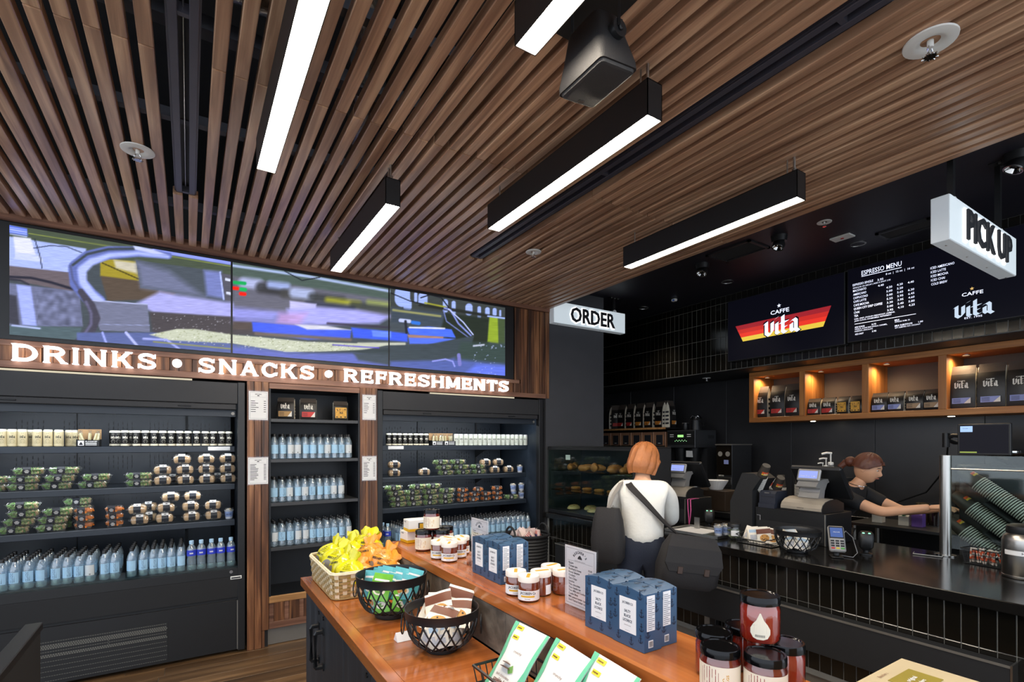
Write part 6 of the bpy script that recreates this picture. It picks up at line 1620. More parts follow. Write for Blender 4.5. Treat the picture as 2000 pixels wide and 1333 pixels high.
# ================================================================== order counter
CX, CZ = 3.155, 0.865
oc = thing('order_counter', 'long black order counter with granite top and upright black tiles', 'counter', (3.6, 2.0, 0)); oo = oc.location
MB().box((CX, -0.6, CZ - 0.055), (4.23, WY - 0.012, CZ - 0.0005), 0, 0.004).build('worktop', M['granite'], oc, oo)
MB().box((3.2024, -0.55, 0.18), (4.15, WY - 0.015, CZ - 0.056)).build('body', M['grout'], oc, oo)
MB().box((3.225, -0.55, 0.0), (4.12, WY - 0.015, 0.18)).build('steel_base', M['steel_d'], oc, oo)
tm = None
for r in range(4):
    z1 = 0.806 - r * 0.1975; z0 = z1 - 0.1945
    if r == 3: z0, z1 = 0.186, 0.806 - 2 * 0.1975 - 0.1975
    if z1 - z0 < 0.1: continue
    for k in range(72):
        y0 = -0.4 + k * 0.0664
        if y0 + 0.063 > WY - 0.02: continue
        if tm is None: tm = MB().box((0, 0, 0), (0.014, 0.0632, 0.1945), 0, 0.0015).build('tile', M['tile'], oc); o = tm
        else: o = tm.copy(); COL.objects.link(o)
        o.location = (3.2 - oo.x, y0 - oo.y, z0 - oo.z); o.rotation_euler = (0, R.uniform(-.004, .004), R.uniform(-.006, .006)); o.parent = oc
lg = thing('bag_ledge', 'black ledge with a thin steel edge fixed along the tiled counter front', 'ledge', (3.15, 2.4, .35))
MB().box((3.118, 0.73, 0.35), (3.196, 4.10, 0.583), 0, 0.002).build('beam', M['black2'], lg, lg.location)
MB().box((3.114, 0.73, 0.574), (3.1175, 4.10, 0.586)).build('edge_strip', M['steel_d'], lg, lg.location)
MB().box((3.116, 0.722, 0.35), (3.198, 0.73, 0.588)).build('end_plate', M['steel'], lg, lg.location)
for y in (2.27, 3.6, 1.0):
    MB().box((3.15, y, 0.001), (3.19, y + 0.05, 0.35), 0, 0.002).build('leg', M['black'], lg, lg.location)
    MB().box((3.16, y + 0.055, 0.001), (3.19, y + 0.10, 0.345)).build('leg_plate', M['steel_d'], lg, lg.location)
C1 = CZ + 0.0008
def oat(px, py): return at(px, py, Z=CZ)

# ------------------------------------------------------------------ pastry case
pc = thing('pastry_case', 'glass pastry case on the order counter beside the charcoal column', 'display case', (3.43, 3.72, C1)); po = pc.location
CX0, CX1, CY0, CY1, CT = 3.205, 3.665, 3.10, 4.335, 1.555
MB().box((CX0, CY0, C1), (CX1, CY1, 0.90), 0, 0.002).build('deck', M['black'], pc, po)
MB().box((CX0 - 0.004, CY0 + .002, CT - 0.012), (CX1, CY1, CT), 0, 0.002).build('top_panel', M['black'], pc, po)
MB().box((CX0 - 0.004, CY0 + .002, CT - 0.032), (CX0 - .001, CY1, CT - .012)).build('lamp_lip', M['black'], pc, po)  # lip added to hide the case lamp from the camera
MB().box((CX0, CY0, 0.90), (CX1, CY0 + 0.02, CT - 0.012)).build('end_panel', M['black2'], pc, po)
MB().box((CX1 - 0.012, CY0 + 0.02, 0.90), (CX1, CY1, CT - 0.012)).build('rear_panel', M['blackblue'], pc, po)
MB().box((CX0, CY1 - 0.012, 0.90), (CX1, CY1, CT - 0.012)).build('side_glass', M['glass'], pc, po)
for y0, y1 in ((CY0 + .022, 3.70), (3.706, CY1 - .014)): MB().box((CX0, y0, 0.902), (CX0 + 0.006, y1, CT - 0.014)).build('front_glass', M['glass'], pc, po)
for z in (1.30, 1.10): MB().box((CX0 + 0.03, CY0 + .022, z), (CX1 - 0.014, CY1 - .014, z + 0.008)).build('shelf', clear('green_glass_shelf', '#a8c4bc', .3), pc, po)
MB().box((CX0 + 0.008, CY0 + .05, CT - 0.020), (CX0 + 0.022, CY1 - .05, CT - 0.0135)).build('lamp', glow('case_lamp', (1, .93, .8, 1), 4.0), pc, po)
MB().box((CX0 + .04, 4.02, 1.42), (CX0 + .043, 4.09, 1.47)).build('price_card', M['paper'], pc, po)
crust = mat('pastry_crust', '#b8783c', .5, var=.45, vs=35, bump=.4, bs=60); bun = mat('pale_bun', '#e0bf84', .55, var=.2, vs=20)
cr = None; cbn = None
for i in range(10):
    x = 3.33 + .13 * (i % 2) + R.uniform(-.02, .02); y = 3.30 + .098 * i; z = 1.309
    lab = f'croissant on the top shelf of the pastry case, {ORD[i]} from the end panel'
    if cr is None:
        cr = thing('croissant', lab, 'pastry', (x, y, z), 0, 'croissants in the pastry case')
        m = MB(); pts = []; rr = []
        for k in range(15):
            a = PI * (.12 + .76 * k / 14); pts.append((.075 * math.cos(a), .055 * math.sin(a) - .03, .030)); rr.append((.008 + .024 * math.sin(PI * k / 14) ** .8) * (1 + .10 * (k % 2)))
        m.tube(pts, rr, 12); m.v = [(a, b, max(c, .001)) for a, b, c in m.v]; m.build('dough', crust, cr)
    else: dup(cr, (x, y, z), R.uniform(0, 6), lab, scale=(1, 1, R.uniform(1, 1.5)))
for i in range(5):
    x = 3.36 + .1 * (i % 2); y = 3.5 + .15 * i; z = .902
    lab = f'sliced roll at the bottom of the pastry case, {ORD[i]} from the end panel'
    if cbn is None:
        cbn = thing('bread_roll', lab, 'pastry', (x, y, z), .4, 'rolls at the bottom of the pastry case')
        MB().lathe([(0, .001), (.045, .001), (.060, .014), (.052, .036), (.028, .050), (0, .054)], 18, sx=1.35).build('crust', bun, cbn)
        s_ = MB()
        for q in (-.03, 0, .03): s_.box((q - .004, -.03, .044), (q + .004, .03, .052), 0, .002)
        s_.build('score_marks', crust, cbn)
    else: dup(cbn, (x, y, z), .4 + R.uniform(-.4, .4), lab)
tb = None
for i in range(5):
    x = 3.42; y = 3.42 + .18 * i; z = 1.109
    lab = f'small sweet pastry on the lower glass shelf, {ORD[i]} from the end panel'
    if tb is None:
        tb = thing('danish_pastry', lab, 'pastry', (x, y, z), 0, 'pastries on the lower glass shelf')
        MB().lathe([(0, .001), (.045, .001), (.052, .014), (.044, .026), (.034, .020), (0, .018)], 18).build('dough', crust, tb)
        MB().lathe([(.032, .0205), (.02, .026), (0, .028)], 14).build('filling', mat('custard', '#d9a640', .4), tb)
    else: dup(tb, (x, y, z), i, lab)

# ------------------------------------------------------------------ point-of-sale units
silver = mat('silver_plastic', '#9b9a98', .35, .3); beige = mat('warm_grey_plastic', '#a39a8c', .4, .15); lcd = mat('lcd_glow', '#1b2030', .2, var=0, emit=(.36, .44, .95, 1), es=.75)
def drawer_box(y0, y1, lab):
    t = thing('cash_drawer', lab, 'cash drawer', (3.935, (y0 + y1) / 2, C1))
    h = (y1 - y0) / 2
    MB().box((-.185, -h, 0), (.185, h, .224), 0, .003).build('case', M['black'], t)
    MB().box((-.189, -h + .015, .02), (-.184, h - .015, .13), 0, .001).build('drawer_front', M['black2'], t)
    MB().box((-.189, -h + .002, .001), (-.184, -h + .008, .222)).build('edge_strip', M['steel_d'], t)
    return t
drawer_box(1.822, 2.345, 'black cash drawer case under the till beside the angled cup holder'); drawer_box(3.01, 3.48, 'black cash drawer case under the till behind the customer')
def till(y, lab, rz):
    t = thing('till', lab, 'till', (3.92, y, C1 + .225), rz, 'tills on the order counter')
    b = MB(); prof = [(.13, 0), (-.15, 0), (-.15, .03), (-.135, .055), (-.10, .078), (-.04, .092), (.04, .092), (.13, .06)]
    b.prism(prof, -.155, .155, ax='X'); b.build('printer_base', M['black'], t)
    c = MB(); q = [(-.153, .012), (-.153, .032), (-.138, .058), (-.102, .081), (-.04, .0955), (.0, .0955), (.0, .090), (-.04, .090), (-.1, .075), (-.13, .053), (-.145, .03), (-.145, .012)]
    c.prism(q, -.15, .15, ax='X'); c.build('curved_cover', beige, t)
    n = MB(); q = [(-.06, .095), (.02, .095), (.03, .15), (.06, .20), (.10, .215), (.10, .235), (.0, .232), (-.055, .215), (-.085, .18), (-.075, .172), (-.03, .165), (-.035, .14)]
    n.prism(q, -.075, .075, ax='X'); n.build('neck', silver, t)
    tx = MB(); tx.text('micros', (0, -.1535, .024), X_, Z_, w=.05, h=.007, bold=.03, align='C'); tx.build('badge_print', M['ink'], t)
    T = Matrix.Translation((0, -.045, .262)) @ Matrix.Rotation(-.30, 4, 'X')
    d = MB(); d.M = T; d.box((-.085, -.010, -.045), (.085, .014, .045), 0, .008); d.build('customer_display', silver, t)
    d = MB(); d.M = T; d.box((-.068, -.0115, -.026), (.068, -.009, .030)); d.build('display_screen', lcd, t)
    d = MB(); d.M = T; d.text('Total Due   0.00', (0, -.0122, -.014), X_, Z_, w=.11, h=.009, align='C'); d.build('display_text', M['white'], t)
    T = Matrix.Translation((0.0, .115, .205)) @ Matrix.Rotation(.62, 4, 'X')
    d = MB(); d.M = T; d.box((-.19, -.02, -.145), (.19, .02, .145), 0, .012); d.build('touch_screen', M['black'], t)
    s_ = MB(); s_.M = T; s_.box((-.16, .020, -.115), (.16, .022, .115)); s_.build('screen_glass', mat('dark_screen', '#0d0f14', .08), t)
    return t
till(2.0, 'till with a lit customer display beside the syrup pumps', -PI / 2 - .05); till(3.20, 'till with a lit customer display behind the customer', -PI / 2 + .10)
t = thing('receipt_printer', 'dark receipt printer between the angled cup holder and the till', 'printer', (3.84, 2.258, C1 + .225), -PI / 2)
MB().prism([(.09, 0), (-.09, 0), (-.09, .03), (-.075, .04), (-.075, .11), (-.05, .13), (.09, .13)], -.064, .064, ax='X').build('case', mat('dark_blue_plastic', '#2a2e3a', .45), t)
MB().box((-.02, -.078, .112), (.02, -.0745, .120)).build('badge', M['steel'], t)
MB().box((-.05, -.0775, .085), (.05, -.0745, .089)).build('paper_slot', M['black2'], t)

# cups
cupk = mat('black_paper_cup', '#3a3530', .5, var=.1); cuprim = mat('white_cup_rim', '#dedbd2', .5); flag = mat('orange_flag', '#d2552a', .5); flagy = mat('yellow_flag', '#d8b23a', .5)
def cup_mesh(t, r=.042, h=.115, first=True, nm='cup'):
    b = MB().lathe([(0, h), (r * .70, h), (r * .70, h - .003), (r * .95, .006), (r * .95, .006)], 18); b.build(nm, cupk, t)
def cup_stack(loc, rot, n, lab, r=.042, h=.115, step=.0115, upright=False):
    """a nest of inverted paper cups, the closed end of the outermost one at the top"""
    t = thing('cup_stack', lab, 'cup stack', loc, 0, 'nested paper cup stacks', rot=rot)
    z0 = (n - 1) * step + .001
    c = MB().lathe([(0, h), (r * .70, h), (r * .72, h - .003), (r * .95, .006)], 18, (0, 0, z0)); c.build('cup', cupk, t)
    f = MB()
    for k, (z, hh) in enumerate(((.056, .016), (.044, .011))):
        pts = []
        for i in range(9):
            a = -.9 + 1.4 * i / 8; q = r * (.95 - .25 * (z / h)) + .0022
            pts += [(q * math.sin(a), -q * math.cos(a), z0 + z), ((q - .0006) * math.sin(a), -(q - .0006) * math.cos(a), z0 + z + hh)]
        g = MB().add(pts, [(2 * i, 2 * i + 2, 2 * i + 3, 2 * i + 1) for i in range(8)]); g.build('flag_band', flag if k == 0 else flagy, t)
    v_ = MB(); vita(v_, (0.0, -.0008, z0 + .040), X_, Z_, .036); wrap(v_, r * .845 + .0022).build('logo', M['cream_ink'], t)
    rim0 = None
    for k in range(n):
        z = z0 - k * step
        if rim0 is None:
            rim0 = MB().lathe([(r * .95, .0065), (r * 1.03, .006), (r * 1.04, .003), (r * 1.03, 0), (r * .94, 0)], 18).build('cup_rim', cuprim, t); o_ = rim0
        else:
            o_ = rim0.copy(); COL.objects.link(o_); o_.parent = t; KIDS[t.name].append(o_)
        o_.location = (0, 0, z)
    MB().lathe([(r * .93, 0), (r * .93, z0)], 18).build('cup_nest', cupk, t, recalc=False)
    return t
h_ = thing('cup_holder', 'black angled cup holder standing on the counter beside the receipt printer', 'holder', (3.81, 2.43, C1))
MB().prism([(2.545, C1), (2.352, C1), (2.352, 1.22), (2.285, 1.315), (2.34, 1.352), (2.44, 1.352), (2.545, 1.12)], 3.72, 3.93, ax='X').build('angled_case', M['black2'], h_, h_.location)
cup_stack((3.83, 2.385, 1.22), (.62, 0, -.5), 12, 'nest of paper cups rising out of the angled holder, taller one'); cup_stack((4.00, 2.36, 1.14), (.62, 0, -.5), 10, 'nest of paper cups behind the angled holder, lower one')
cup_stack((4.55, 2.60, .915), (0, 0, -1.0), 22, 'upright nest of paper cups with an orange band behind the till', .045, .12, .0125); cup_stack((4.6, 2.45, 1.05), (0, 0, -1.0), 14, 'upright nest of paper cups with a white logo behind the till', .045, .12, .0125)
sh = thing('staff_counter', 'low black staff work counter behind the order counter', 'counter', (4.58, 2.6, 0))
MB().box((4.40, 2.37, .86), (4.80, 4.2, .914), 0, .003).build('worktop', M['black'], sh, sh.location); MB().box((4.44, 2.39, 0), (4.78, 4.18, .86)).build('body', M['black2'], sh, sh.location)
MB().box((4.50, 2.375, .9145), (4.70, 2.54, 1.049)).build('riser', M['black2'], sh, sh.location)
# syrup pumps
clr = clear('clear_bottle', '#eef0f0', .5, .15); pm_ = None
py_ = toward(1614, X=5.40)
sp_ = thing('pump_stand', 'black riser on the back counter that carries the syrup pumps', 'stand', (5.42, py_, .911))
MB().box((-.09, -.20, 0), (.12, .20, .34), 0, .003).build('pedestal', M['black2'], sp_)
for k, (px, s) in enumerate(((1607, 1.0), (1613.5, 1.35), (1622.5, 1.75))):
    x, y = 5.40, toward(px, X=5.40)
    lab = ('short clear syrup pump bottle, shortest of three', 'clear syrup pump bottle of middle height', 'tallest clear syrup pump bottle of three')[k]
    if pm_ is None:
        pm_ = thing('syrup_pump', lab, 'bottle', (x, y, 1.2525), -.9, 'syrup pumps'); pm_.scale = (s,) * 3
        MB().lathe([(0, 0), (.022, 0), (.024, .004), (.024, .055), (.014, .068), (.014, .072)], 14).build('bottle', clr, pm_)
        MB().lathe([(0, .085), (.012, .085), (.015, .082), (.015, .070), (0, .070)], 14).build('collar', M['white'], pm_)
        m = MB(); m.cyl((0, 0, .08), (0, 0, .135), .004, n=8); m.tube([(.006, 0, .135), (-.02, 0, .137), (-.045, 0, .130)], .006, 6); m.build('pump_head', M['white'], pm_)
    else: dup(pm_, (x, y, 1.2525), -.9, lab, scale=(s,) * 3)
t = thing('small_carton', 'small white and tan carton standing behind the till display', 'carton', (4.62, 2.70, .915)); MB().box((-.035, -.03, 0), (.0, .03, .345), 0, .002).build('carton', M['white'], t); MB().box((.001, -.03, 0), (.03, .03, .34), 0, .002).build('carton_side', kraft, t); MB().box((-.036, -.02, .27), (-.0352, .02, .31)).build('print', mat('red_print', '#b8402c', .5), t)

# ------------------------------------------------------------------ small goods on the counter
p = oat(1362, 1042)
t = thing('steel_tray', 'silver tray holding two cups near the customer', 'tray', (3.50, 2.64, C1), .05)
m = MB(); m.box((-.17, -.24, .001), (.17, .24, .006)).box((-.172, -.242, .001), (-.166, .242, .022)).box((.166, -.242, .001), (.172, .242, .022)).box((-.172, -.242, .001), (.172, -.236, .022)).box((-.172, .236, .001), (.172, .242, .022)); m.build('tray', M['steel'], t)
MB().box((-.14, -.06, .0062), (.14, .21, .009)).build('paper_liner', M['paper'], t)
MB().box((.10, .10, .0095), (.11, .15, .10)).build('clip_post', M['steel'], t)
for i, (x, y) in enumerate(((3.47, 2.475), (3.55, 2.462))):
    dup(FP['cup'][0], (x, y, C1 + .0075), -1.0, ('cream cup with blue print on the tray, nearer the counter edge', 'cream cup with blue print on the tray, nearer the staff')[i], 'cups on the steel tray', scale=(1.05,) * 3)
t = thing('glass_jar', 'squat glass jar with a black lid and green contents on the counter', 'jar', (3.475, 2.345, C1))
MB().lathe([(.04, .0), (.044, .002), (.048, .010), (.048, .085), (.042, .095), (.042, .1)], 24).build('glass', jarglass, t); MB().lathe([(0, .118), (.044, .118), (.047, .114), (.047, .094), (0, .094)], 24).build('lid', M['black'], t)
m = MB(); lumps(m, .06, .06, .012, .07, 60, .012, lambda: 0, 6); m.build('contents', mat('herb_green', '#77836a', .7, var=.4, vs=60), t); MB().lathe([(.0486, .03), (.0486, .07)], 10, a0=-PI * .95, a1=-PI * .55).build('label', M['paper'], t, recalc=False)
t = thing('wire_tray', 'low black wire basket of snack packets on the counter', 'basket', (3.47, 2.13, C1), 0)
m = MB(); A = [(-.09, -.135), (.09, -.135), (.09, .135), (-.09, .135)]
m.tube([(-.09, -.135, .055), (-.09, -.10, .05), (-.09, -.085, .034), (-.09, .085, .034), (-.09, .10, .05), (-.09, .135, .06), (.09, .135, .075), (.09, -.135, .075)], .0035, 5, closed=True)
for z in (.003, .015, .027): m.tube([(x * .97, y * .97, z) for x, y in A], .002, 4, closed=True)
for (x0, y0), (x1, y1) in zip(A, A[1:] + A[:1]):
    for i in range(12): x, y = x0 + (x1 - x0) * i / 12, y0 + (y1 - y0) * i / 12; m.tube([(x * .97, y * .97, .003), (x, y, .034)], .0015, 4)
m.box((-.086, -.13, .002), (.086, .13, .004)); m.build('wire_frame', M['black'], t)
for i in range(6):
    y = 2.235 - .037 * i; k = 'cookie' if i > 2 else 'white'
    packet(k, (3.47 + R.uniform(-.02, .02), y, C1 + .008), (-.25 + R.uniform(-.1, .1), R.uniform(-.25, .25), -1.2 + R.uniform(-.3, .3)), f'snack packet standing in the low wire basket, {ORD[i]} from the glass jar', 'packets in the low wire basket', sc=.95)
p3_ = (3.42, 1.842, C1)
lattice_bowl(p3_, .142, .150, .062, 'black lattice bowl of pale packets on the order counter beside the card terminal', handles=False)
for i in range(10):
    a = 2 * PI * i / 10; q = .072
    packet('white', (p3_[0] + q * math.cos(a), p3_[1] + q * math.sin(a), p3_[2] + .028), (-.35, R.uniform(-.5, .5), a + PI / 2), f'pale packet, {ORD[i]} around the bowl on the order counter', 'pale packets in the counter bowl', sc=.86)
for i in range(3): packet('white', (p3_[0] + .02 - .03 * i, p3_[1] + .05 - .04 * i, p3_[2] + .095), (-1.25, .1 * i, -.9 + .2 * i), f'pale packet lying {ORD[i]} across the top of the counter bowl', 'pale packets in the counter bowl')
t = thing('card_terminal', 'grey card payment terminal with a blue screen tilted on a stand', 'card terminal', (3.475, 1.625, C1), -.95)
m = MB(); m.box((-.035, -.045, 0), (.035, .045, .008), 0, .003); m.cyl((0, .0, .008), (0, .015, .06), .018, .014, n=14); m.build('stand', M['black'], t)
T = Matrix.Translation((0, -.005, .115)) @ Matrix.Rotation(-.5, 4, 'X')
m = MB(); m.M = T; m.box((-.045, -.012, -.085), (.045, .016, .085), 0, .008); m.build('body', silver, t)
m = MB(); m.M = T; m.box((-.040, -.0135, .0), (.040, -.0115, .078), 0, .001); m.build('screen_bezel', M['black'], t)
m = MB(); m.M = T; m.box((-.034, -.0145, .008), (.034, -.0132, .070)); m.build('screen', mat('terminal_screen', '#10182c', .2, var=0, emit=(.10, .18, .50, 1), es=.55), t)
for r in range(4):
    for c in range(3):
        m = MB(); m.M = T; m.box((-.036 + c * .026, -.0145, -.022 - r * .016), (-.016 + c * .026, -.0115, -.011 - r * .016), 0, .0015)
        m.build('key', M['black'] if r < 3 else mat('key_colour', ('#b8352c', '#c9b23a', '#4f9a48')[c], .4), t)
m = MB(); m.M = T; m.text('WELCOME', (0, -.015, .038), X_, Z_, w=.036, h=.006, align='C'); m.build('screen_text', M['white'], t)
m = MB(); m.tube([(.03, .02, .13), (.06, .05, .16), (.10, .06, .12), (.12, .03, .03), (.09, .0, .005), (.03, .03, .006)], .0028, 6); m.build('cable', mat('grey_cable', '#7f7f80', .5), t)
sc_ = None
for x, y, lab in ((3.72, 1.56, 'black bar code scanner with green lamps beside the card terminal'), (3.80, 2.80, 'black bar code scanner with green lamps near the pink lanyard')):
    if sc_ is None:
        sc_ = thing('code_scanner', lab, 'scanner', (x, y, C1), -1.1, 'bar code scanners')
        m = MB(); m.loft([rrect(.07, .08, 0, .02, 4), rrect(.07, .08, .008, .02, 4), rrect(.03, .035, .014, .012, 4), rrect(.03, .035, .03, .012, 4)], 0, True); m.build('foot', M['black'], sc_)
        m = MB(); m.loft([rrect(.045, .05, .03, .015, 4), rrect(.075, .085, .05, .02, 4), rrect(.085, .09, .10, .022, 4), rrect(.08, .07, .135, .02, 4), rrect(.06, .05, .148, .018, 4)], 0, True); m.build('head', M['black'], sc_)
        for s in (-.016, .016): m = MB(); m.box((s - .007, -.034, .1385), (s + .007, -.018, .1445), 0, .002); m.build('green_lamp', glow('green_led', (.1, 1, .4, 1), 1.4), sc_)
    else: dup(sc_, (x, y, C1), -1.0, lab)
t = thing('lanyard', 'bright pink lanyard hanging from the cash drawer case', 'lanyard', (3.74, 3.0, 1.0))
for s in (0, .03): MB().tube([(3.86, 2.985 - s, 1.0925), (3.80, 2.98 - s, 1.095), (3.735, 2.975 - s, 1.09), (3.728, 2.965 - s, 1.0), (3.728, 2.955 - s * .4, .91), (3.725, 2.95, .872)], .006, 4, flat=.3).build('strap', mat('pink_strap', '#d85a98', .6), t, t.location)
t = thing('filter_stack', 'stack of white fluted coffee filters behind the tills', 'filter', (4.56, 3.28, 1.115)); m = MB()
m.grid(lambda u, v: ((.06 + .055 * v) * (1 + (.035 if int(u * 72) % 2 else 0)) * math.cos(2 * PI * u), (.06 + .055 * v) * (1 + (.035 if int(u * 72) % 2 else 0)) * math.sin(2 * PI * u), .095 * v), 72, 3, 0, False); m.lathe([(0, .001), (.062, .001)], 24); m.build('fluted_paper', M['paper'], t, recalc=False)
t2 = thing('filter_stand', 'dark wooden riser under the coffee filters', 'stand', (4.58, 3.30, .915)); MB().box((-.13, -.2, 0), (.13, .2, .198), 0, .003).build('riser', mat('dark_brown_wood', '#3a2e24', .5), t2)
# stickers on the drawer cases
for (y, lab) in ((2.30, 'small white cut-out sticker on the cash drawer case beside the wire basket'), (3.12, 'small white cut-out sticker on the cash drawer case behind the customer')):
    t = thing('wall_sticker', lab, 'sticker', (3.748, y, C1 + .11)); m = MB()
    m.lathe([(0, 0), (.024, 0)], 20); m.v = [(-.0005, b * 1.25, a * 1.1 - .02) for a, b, c in m.v]; m.build('sticker', M['white'], t)
    m = MB(); m.tube([(-.001, .004, .012), (-.001, .004, .055), (-.001, .03, .055)], .0012, 4); m.build('drawn_line', M['paper'], t)

# ------------------------------------------------------------------ near right: guard, cups, airpot
t = thing('sneeze_guard', 'glass guard on a round steel post standing on the counter', 'guard', (4.12, 1.272, C1))
m = MB(); m.cyl((0, 0, .006), (0, 0, .645), .030, n=28); m.build('post', M['steel'], t); m = MB(); m.cyl((0, 0, 0), (0, 0, .006), .055, n=28); m.build('base_plate', M['steel'], t)
MB().box((-.003, -1.5, .05), (.003, -.032, .645), 0).build('glass_pane', M['glass'], t)
m = MB(); m.cyl((.0, -.03, .560), (.0, -1.5, .560), .006, n=8); m.build('rail', M['steel'], t)
hd = thing('slanted_cup_rack', 'dark slanted rack behind the glass guard holding three cup nests', 'rack', (4.36, 1.05, .9))
for k, off in enumerate((1.196, 1.003, .815)):
    T = Matrix.Translation((4.38, 1.12, off)) @ Matrix.Rotation(math.radians(39), 4, 'X')
    m = MB(); m.M = T; m.box((-.06, -.62, -.012), (.06, .02, .0)); m.build('shelf', M['black2'], hd, hd.location)
MB().box((4.45, .35, .2), (4.50, 1.30, 1.36), 0, .003).build('rear_panel', M['black2'], hd, hd.location); MB().box((4.31, .55, .001), (4.49, .60, .95)).build('leg', M['black'], hd, hd.location)
ax_ = math.radians(90 - 39)
for k, (dy, dz, n) in enumerate(((.0, .0, 24), (.035, -.165, 22), (.07, -.325, 17))):
    d = Vector((0, math.cos(math.radians(39)), math.sin(math.radians(39)))); L = (n - 1) * .0135 + .13
    tip = Vector((4.38, 1.275 + dy, 1.405 + dz)); base = tip - d * L
    cup_stack(tuple(base), (-ax_, 0, 0), n, f'slanted nest of black paper cups behind the guard, {("upper", "middle", "lower")[k]} one', .050, .13, .0135)
t = thing('wire_tray', 'black wire basket of orange striped stirrers beside the airpot', 'basket', (3.99, 1.015, C1), -.15)
m = MB(); A = [(-.055, -.125), (.055, -.125), (.055, .125), (-.055, .125)]
for z, k in ((.003, .85), (.03, .9), (.06, .95), (.09, 1.0)): m.tube([(x * k, y * k, z) for x, y in A], .0022 if z < .09 else .004, 4, closed=True)
for (x0, y0), (x1, y1) in zip(A, A[1:] + A[:1]):
    for i in range(9): x, y = x0 + (x1 - x0) * i / 9, y0 + (y1 - y0) * i / 9; m.tube([(x * .85, y * .85, .003), (x, y, .09)], .0015, 4)
m.box((-.05, -.11, .001), (.05, .11, .004)); m.build('wire_frame', M['black'], t)
stw = mat('white_stick', '#d8cfc4', .5); sto = mat('orange_stick', '#d4603a', .5); st0 = None
for i in range(30):
    x = 3.99 + R.uniform(-.03, .03); y = 1.015 - .105 + .007 * i
    lab = f'orange striped stirrer stick, {ORD[i]} along the basket beside the airpot'
    rot = (R.uniform(-.25, .25), R.uniform(-.35, .35), 0)
    if st0 is None:
        st0 = thing('stirrer_stick', lab, 'stick', (x, y, C1 + .010), 0, 'stirrer sticks in the wire basket', rot=rot)
        MB().cyl((0, 0, 0), (0, 0, .085), .0042, n=6).build('stick', stw, st0); MB().cyl((0, 0, .018), (0, 0, .038), .0045, n=6).build('stripe', sto, st0); MB().cyl((0, 0, .055), (0, 0, .075), .0045, n=6).build('stripe', sto, st0)
    else: dup(st0, (x, y, C1 + .010), 0, lab, rot=rot)
t = thing('airpot', 'brushed steel airpot with a black top at the counter edge', 'airpot', (3.80, .835, C1), -.9)
MB().lathe([(0, 0), (.088, 0), (.090, .004), (.090, .012), (.087, .015), (.090, .019), (.090, .20), (.083, .225), (.07, .238)], 36).build('body', M['steel'], t)
m = MB(); m.lathe([(.071, .236), (.074, .245), (.070, .275), (.055, .285), (0, .287)], 30); m.prism([(-.14, .25), (-.06, .245), (-.06, .275), (-.11, .282), (-.145, .268)], -.022, .022, ax='X'); m.build('pump_top', M['black'], t)
m = MB().lathe([(.0906, .125), (.0906, .150)], 24, a0=-PI * .95, a1=-PI * .05); m.build('label_band', M['paper'], t, recalc=False)
m = MB(); m.text('HALF & HALF', (0, -.0004, .132), X_, Z_, w=.10, h=.012, bold=.02, align='C'); wrap(m, .0908).build('print', M['ink'], t)
p = oat(1815, 1078); t = thing('phone', 'smartphone lying on the counter beside the steel post', 'phone', (4.03, 1.335, C1), .25); MB().box((-.037, -.075, 0), (.037, .075, .008), 0, .003).build('body', silver, t); MB().box((-.033, -.070, .008), (.033, .070, .0085)).build('screen', mat('phone_screen', '#16181e', .06), t)
# work tray behind the counter with cartons
wt = thing('prep_table', 'steel prep table behind the counter near the reaching barista', 'table', (4.95, 1.35, 0)); MB().box((4.68, .75, .905), (5.15, 2.1, .93), 0, .002).build('top', M['black'], wt, wt.location)
for x in (4.70, 5.12):
    for y in (.78, 2.06): MB().cyl((x, y, 0), (x, y, .905), .015, n=10).build('leg', M['steel_d'], wt, wt.location)
for i, (y, c, cc, lab, h) in enumerate(((toward(1716, X=4.86), '#e2dccb', '#c4382c', 'white milk carton with a red cap on the prep table', .16), (toward(1768, X=4.86), '#d8d4c4', '#2f8a5a', 'white carton with a green cap on the prep table', .10), (toward(1794, X=4.86), '#6a4a9a', '#5a3a8a', 'purple carton on the prep table', .13))):
    t = thing('drink_carton', lab, 'carton', (4.86, y, .931)); k = MB(); k.loft([[(-.035, -.035, 0), (.035, -.035, 0), (.035, .035, 0), (-.035, .035, 0)], [(-.035, -.035, h * .72), (.035, -.035, h * .72), (.035, .035, h * .72), (-.035, .035, h * .72)], [(-.002, -.035, h), (.002, -.035, h), (.002, .035, h), (-.002, .035, h)]]); k.build('carton', mat('carton_card', c, .5), t)
    MB().cyl((-.018, 0, h * .84), (-.034, 0, h * .92), .014, n=14).build('cap', mat('carton_cap', cc, .4), t)
for i, (y, r, h, c, lab) in enumerate(((toward(1802, X=5.05), .045, .17, '#8a7a58', 'tan plastic tub on the prep table behind the reaching hand'), (toward(1826, X=5.05), .05, .16, '#3a2a2a', 'dark plastic tub on the prep table beside the post'))):
    t = thing('plastic_tub', lab, 'tub', (5.05, y, .931)); MB().lathe([(0, 0), (r * .8, 0), (r, h), (r * .94, h), (r * .74, .006), (0, .006)], 18).build('tub', clear('tub_' + str(i), c, .4, .3, c), t); MB().lathe([(0, .01), (r * .78, .01), (r * .9, h * .7), (0, h * .7)], 16).build('contents', mat('tub_fill', c, .6), t)

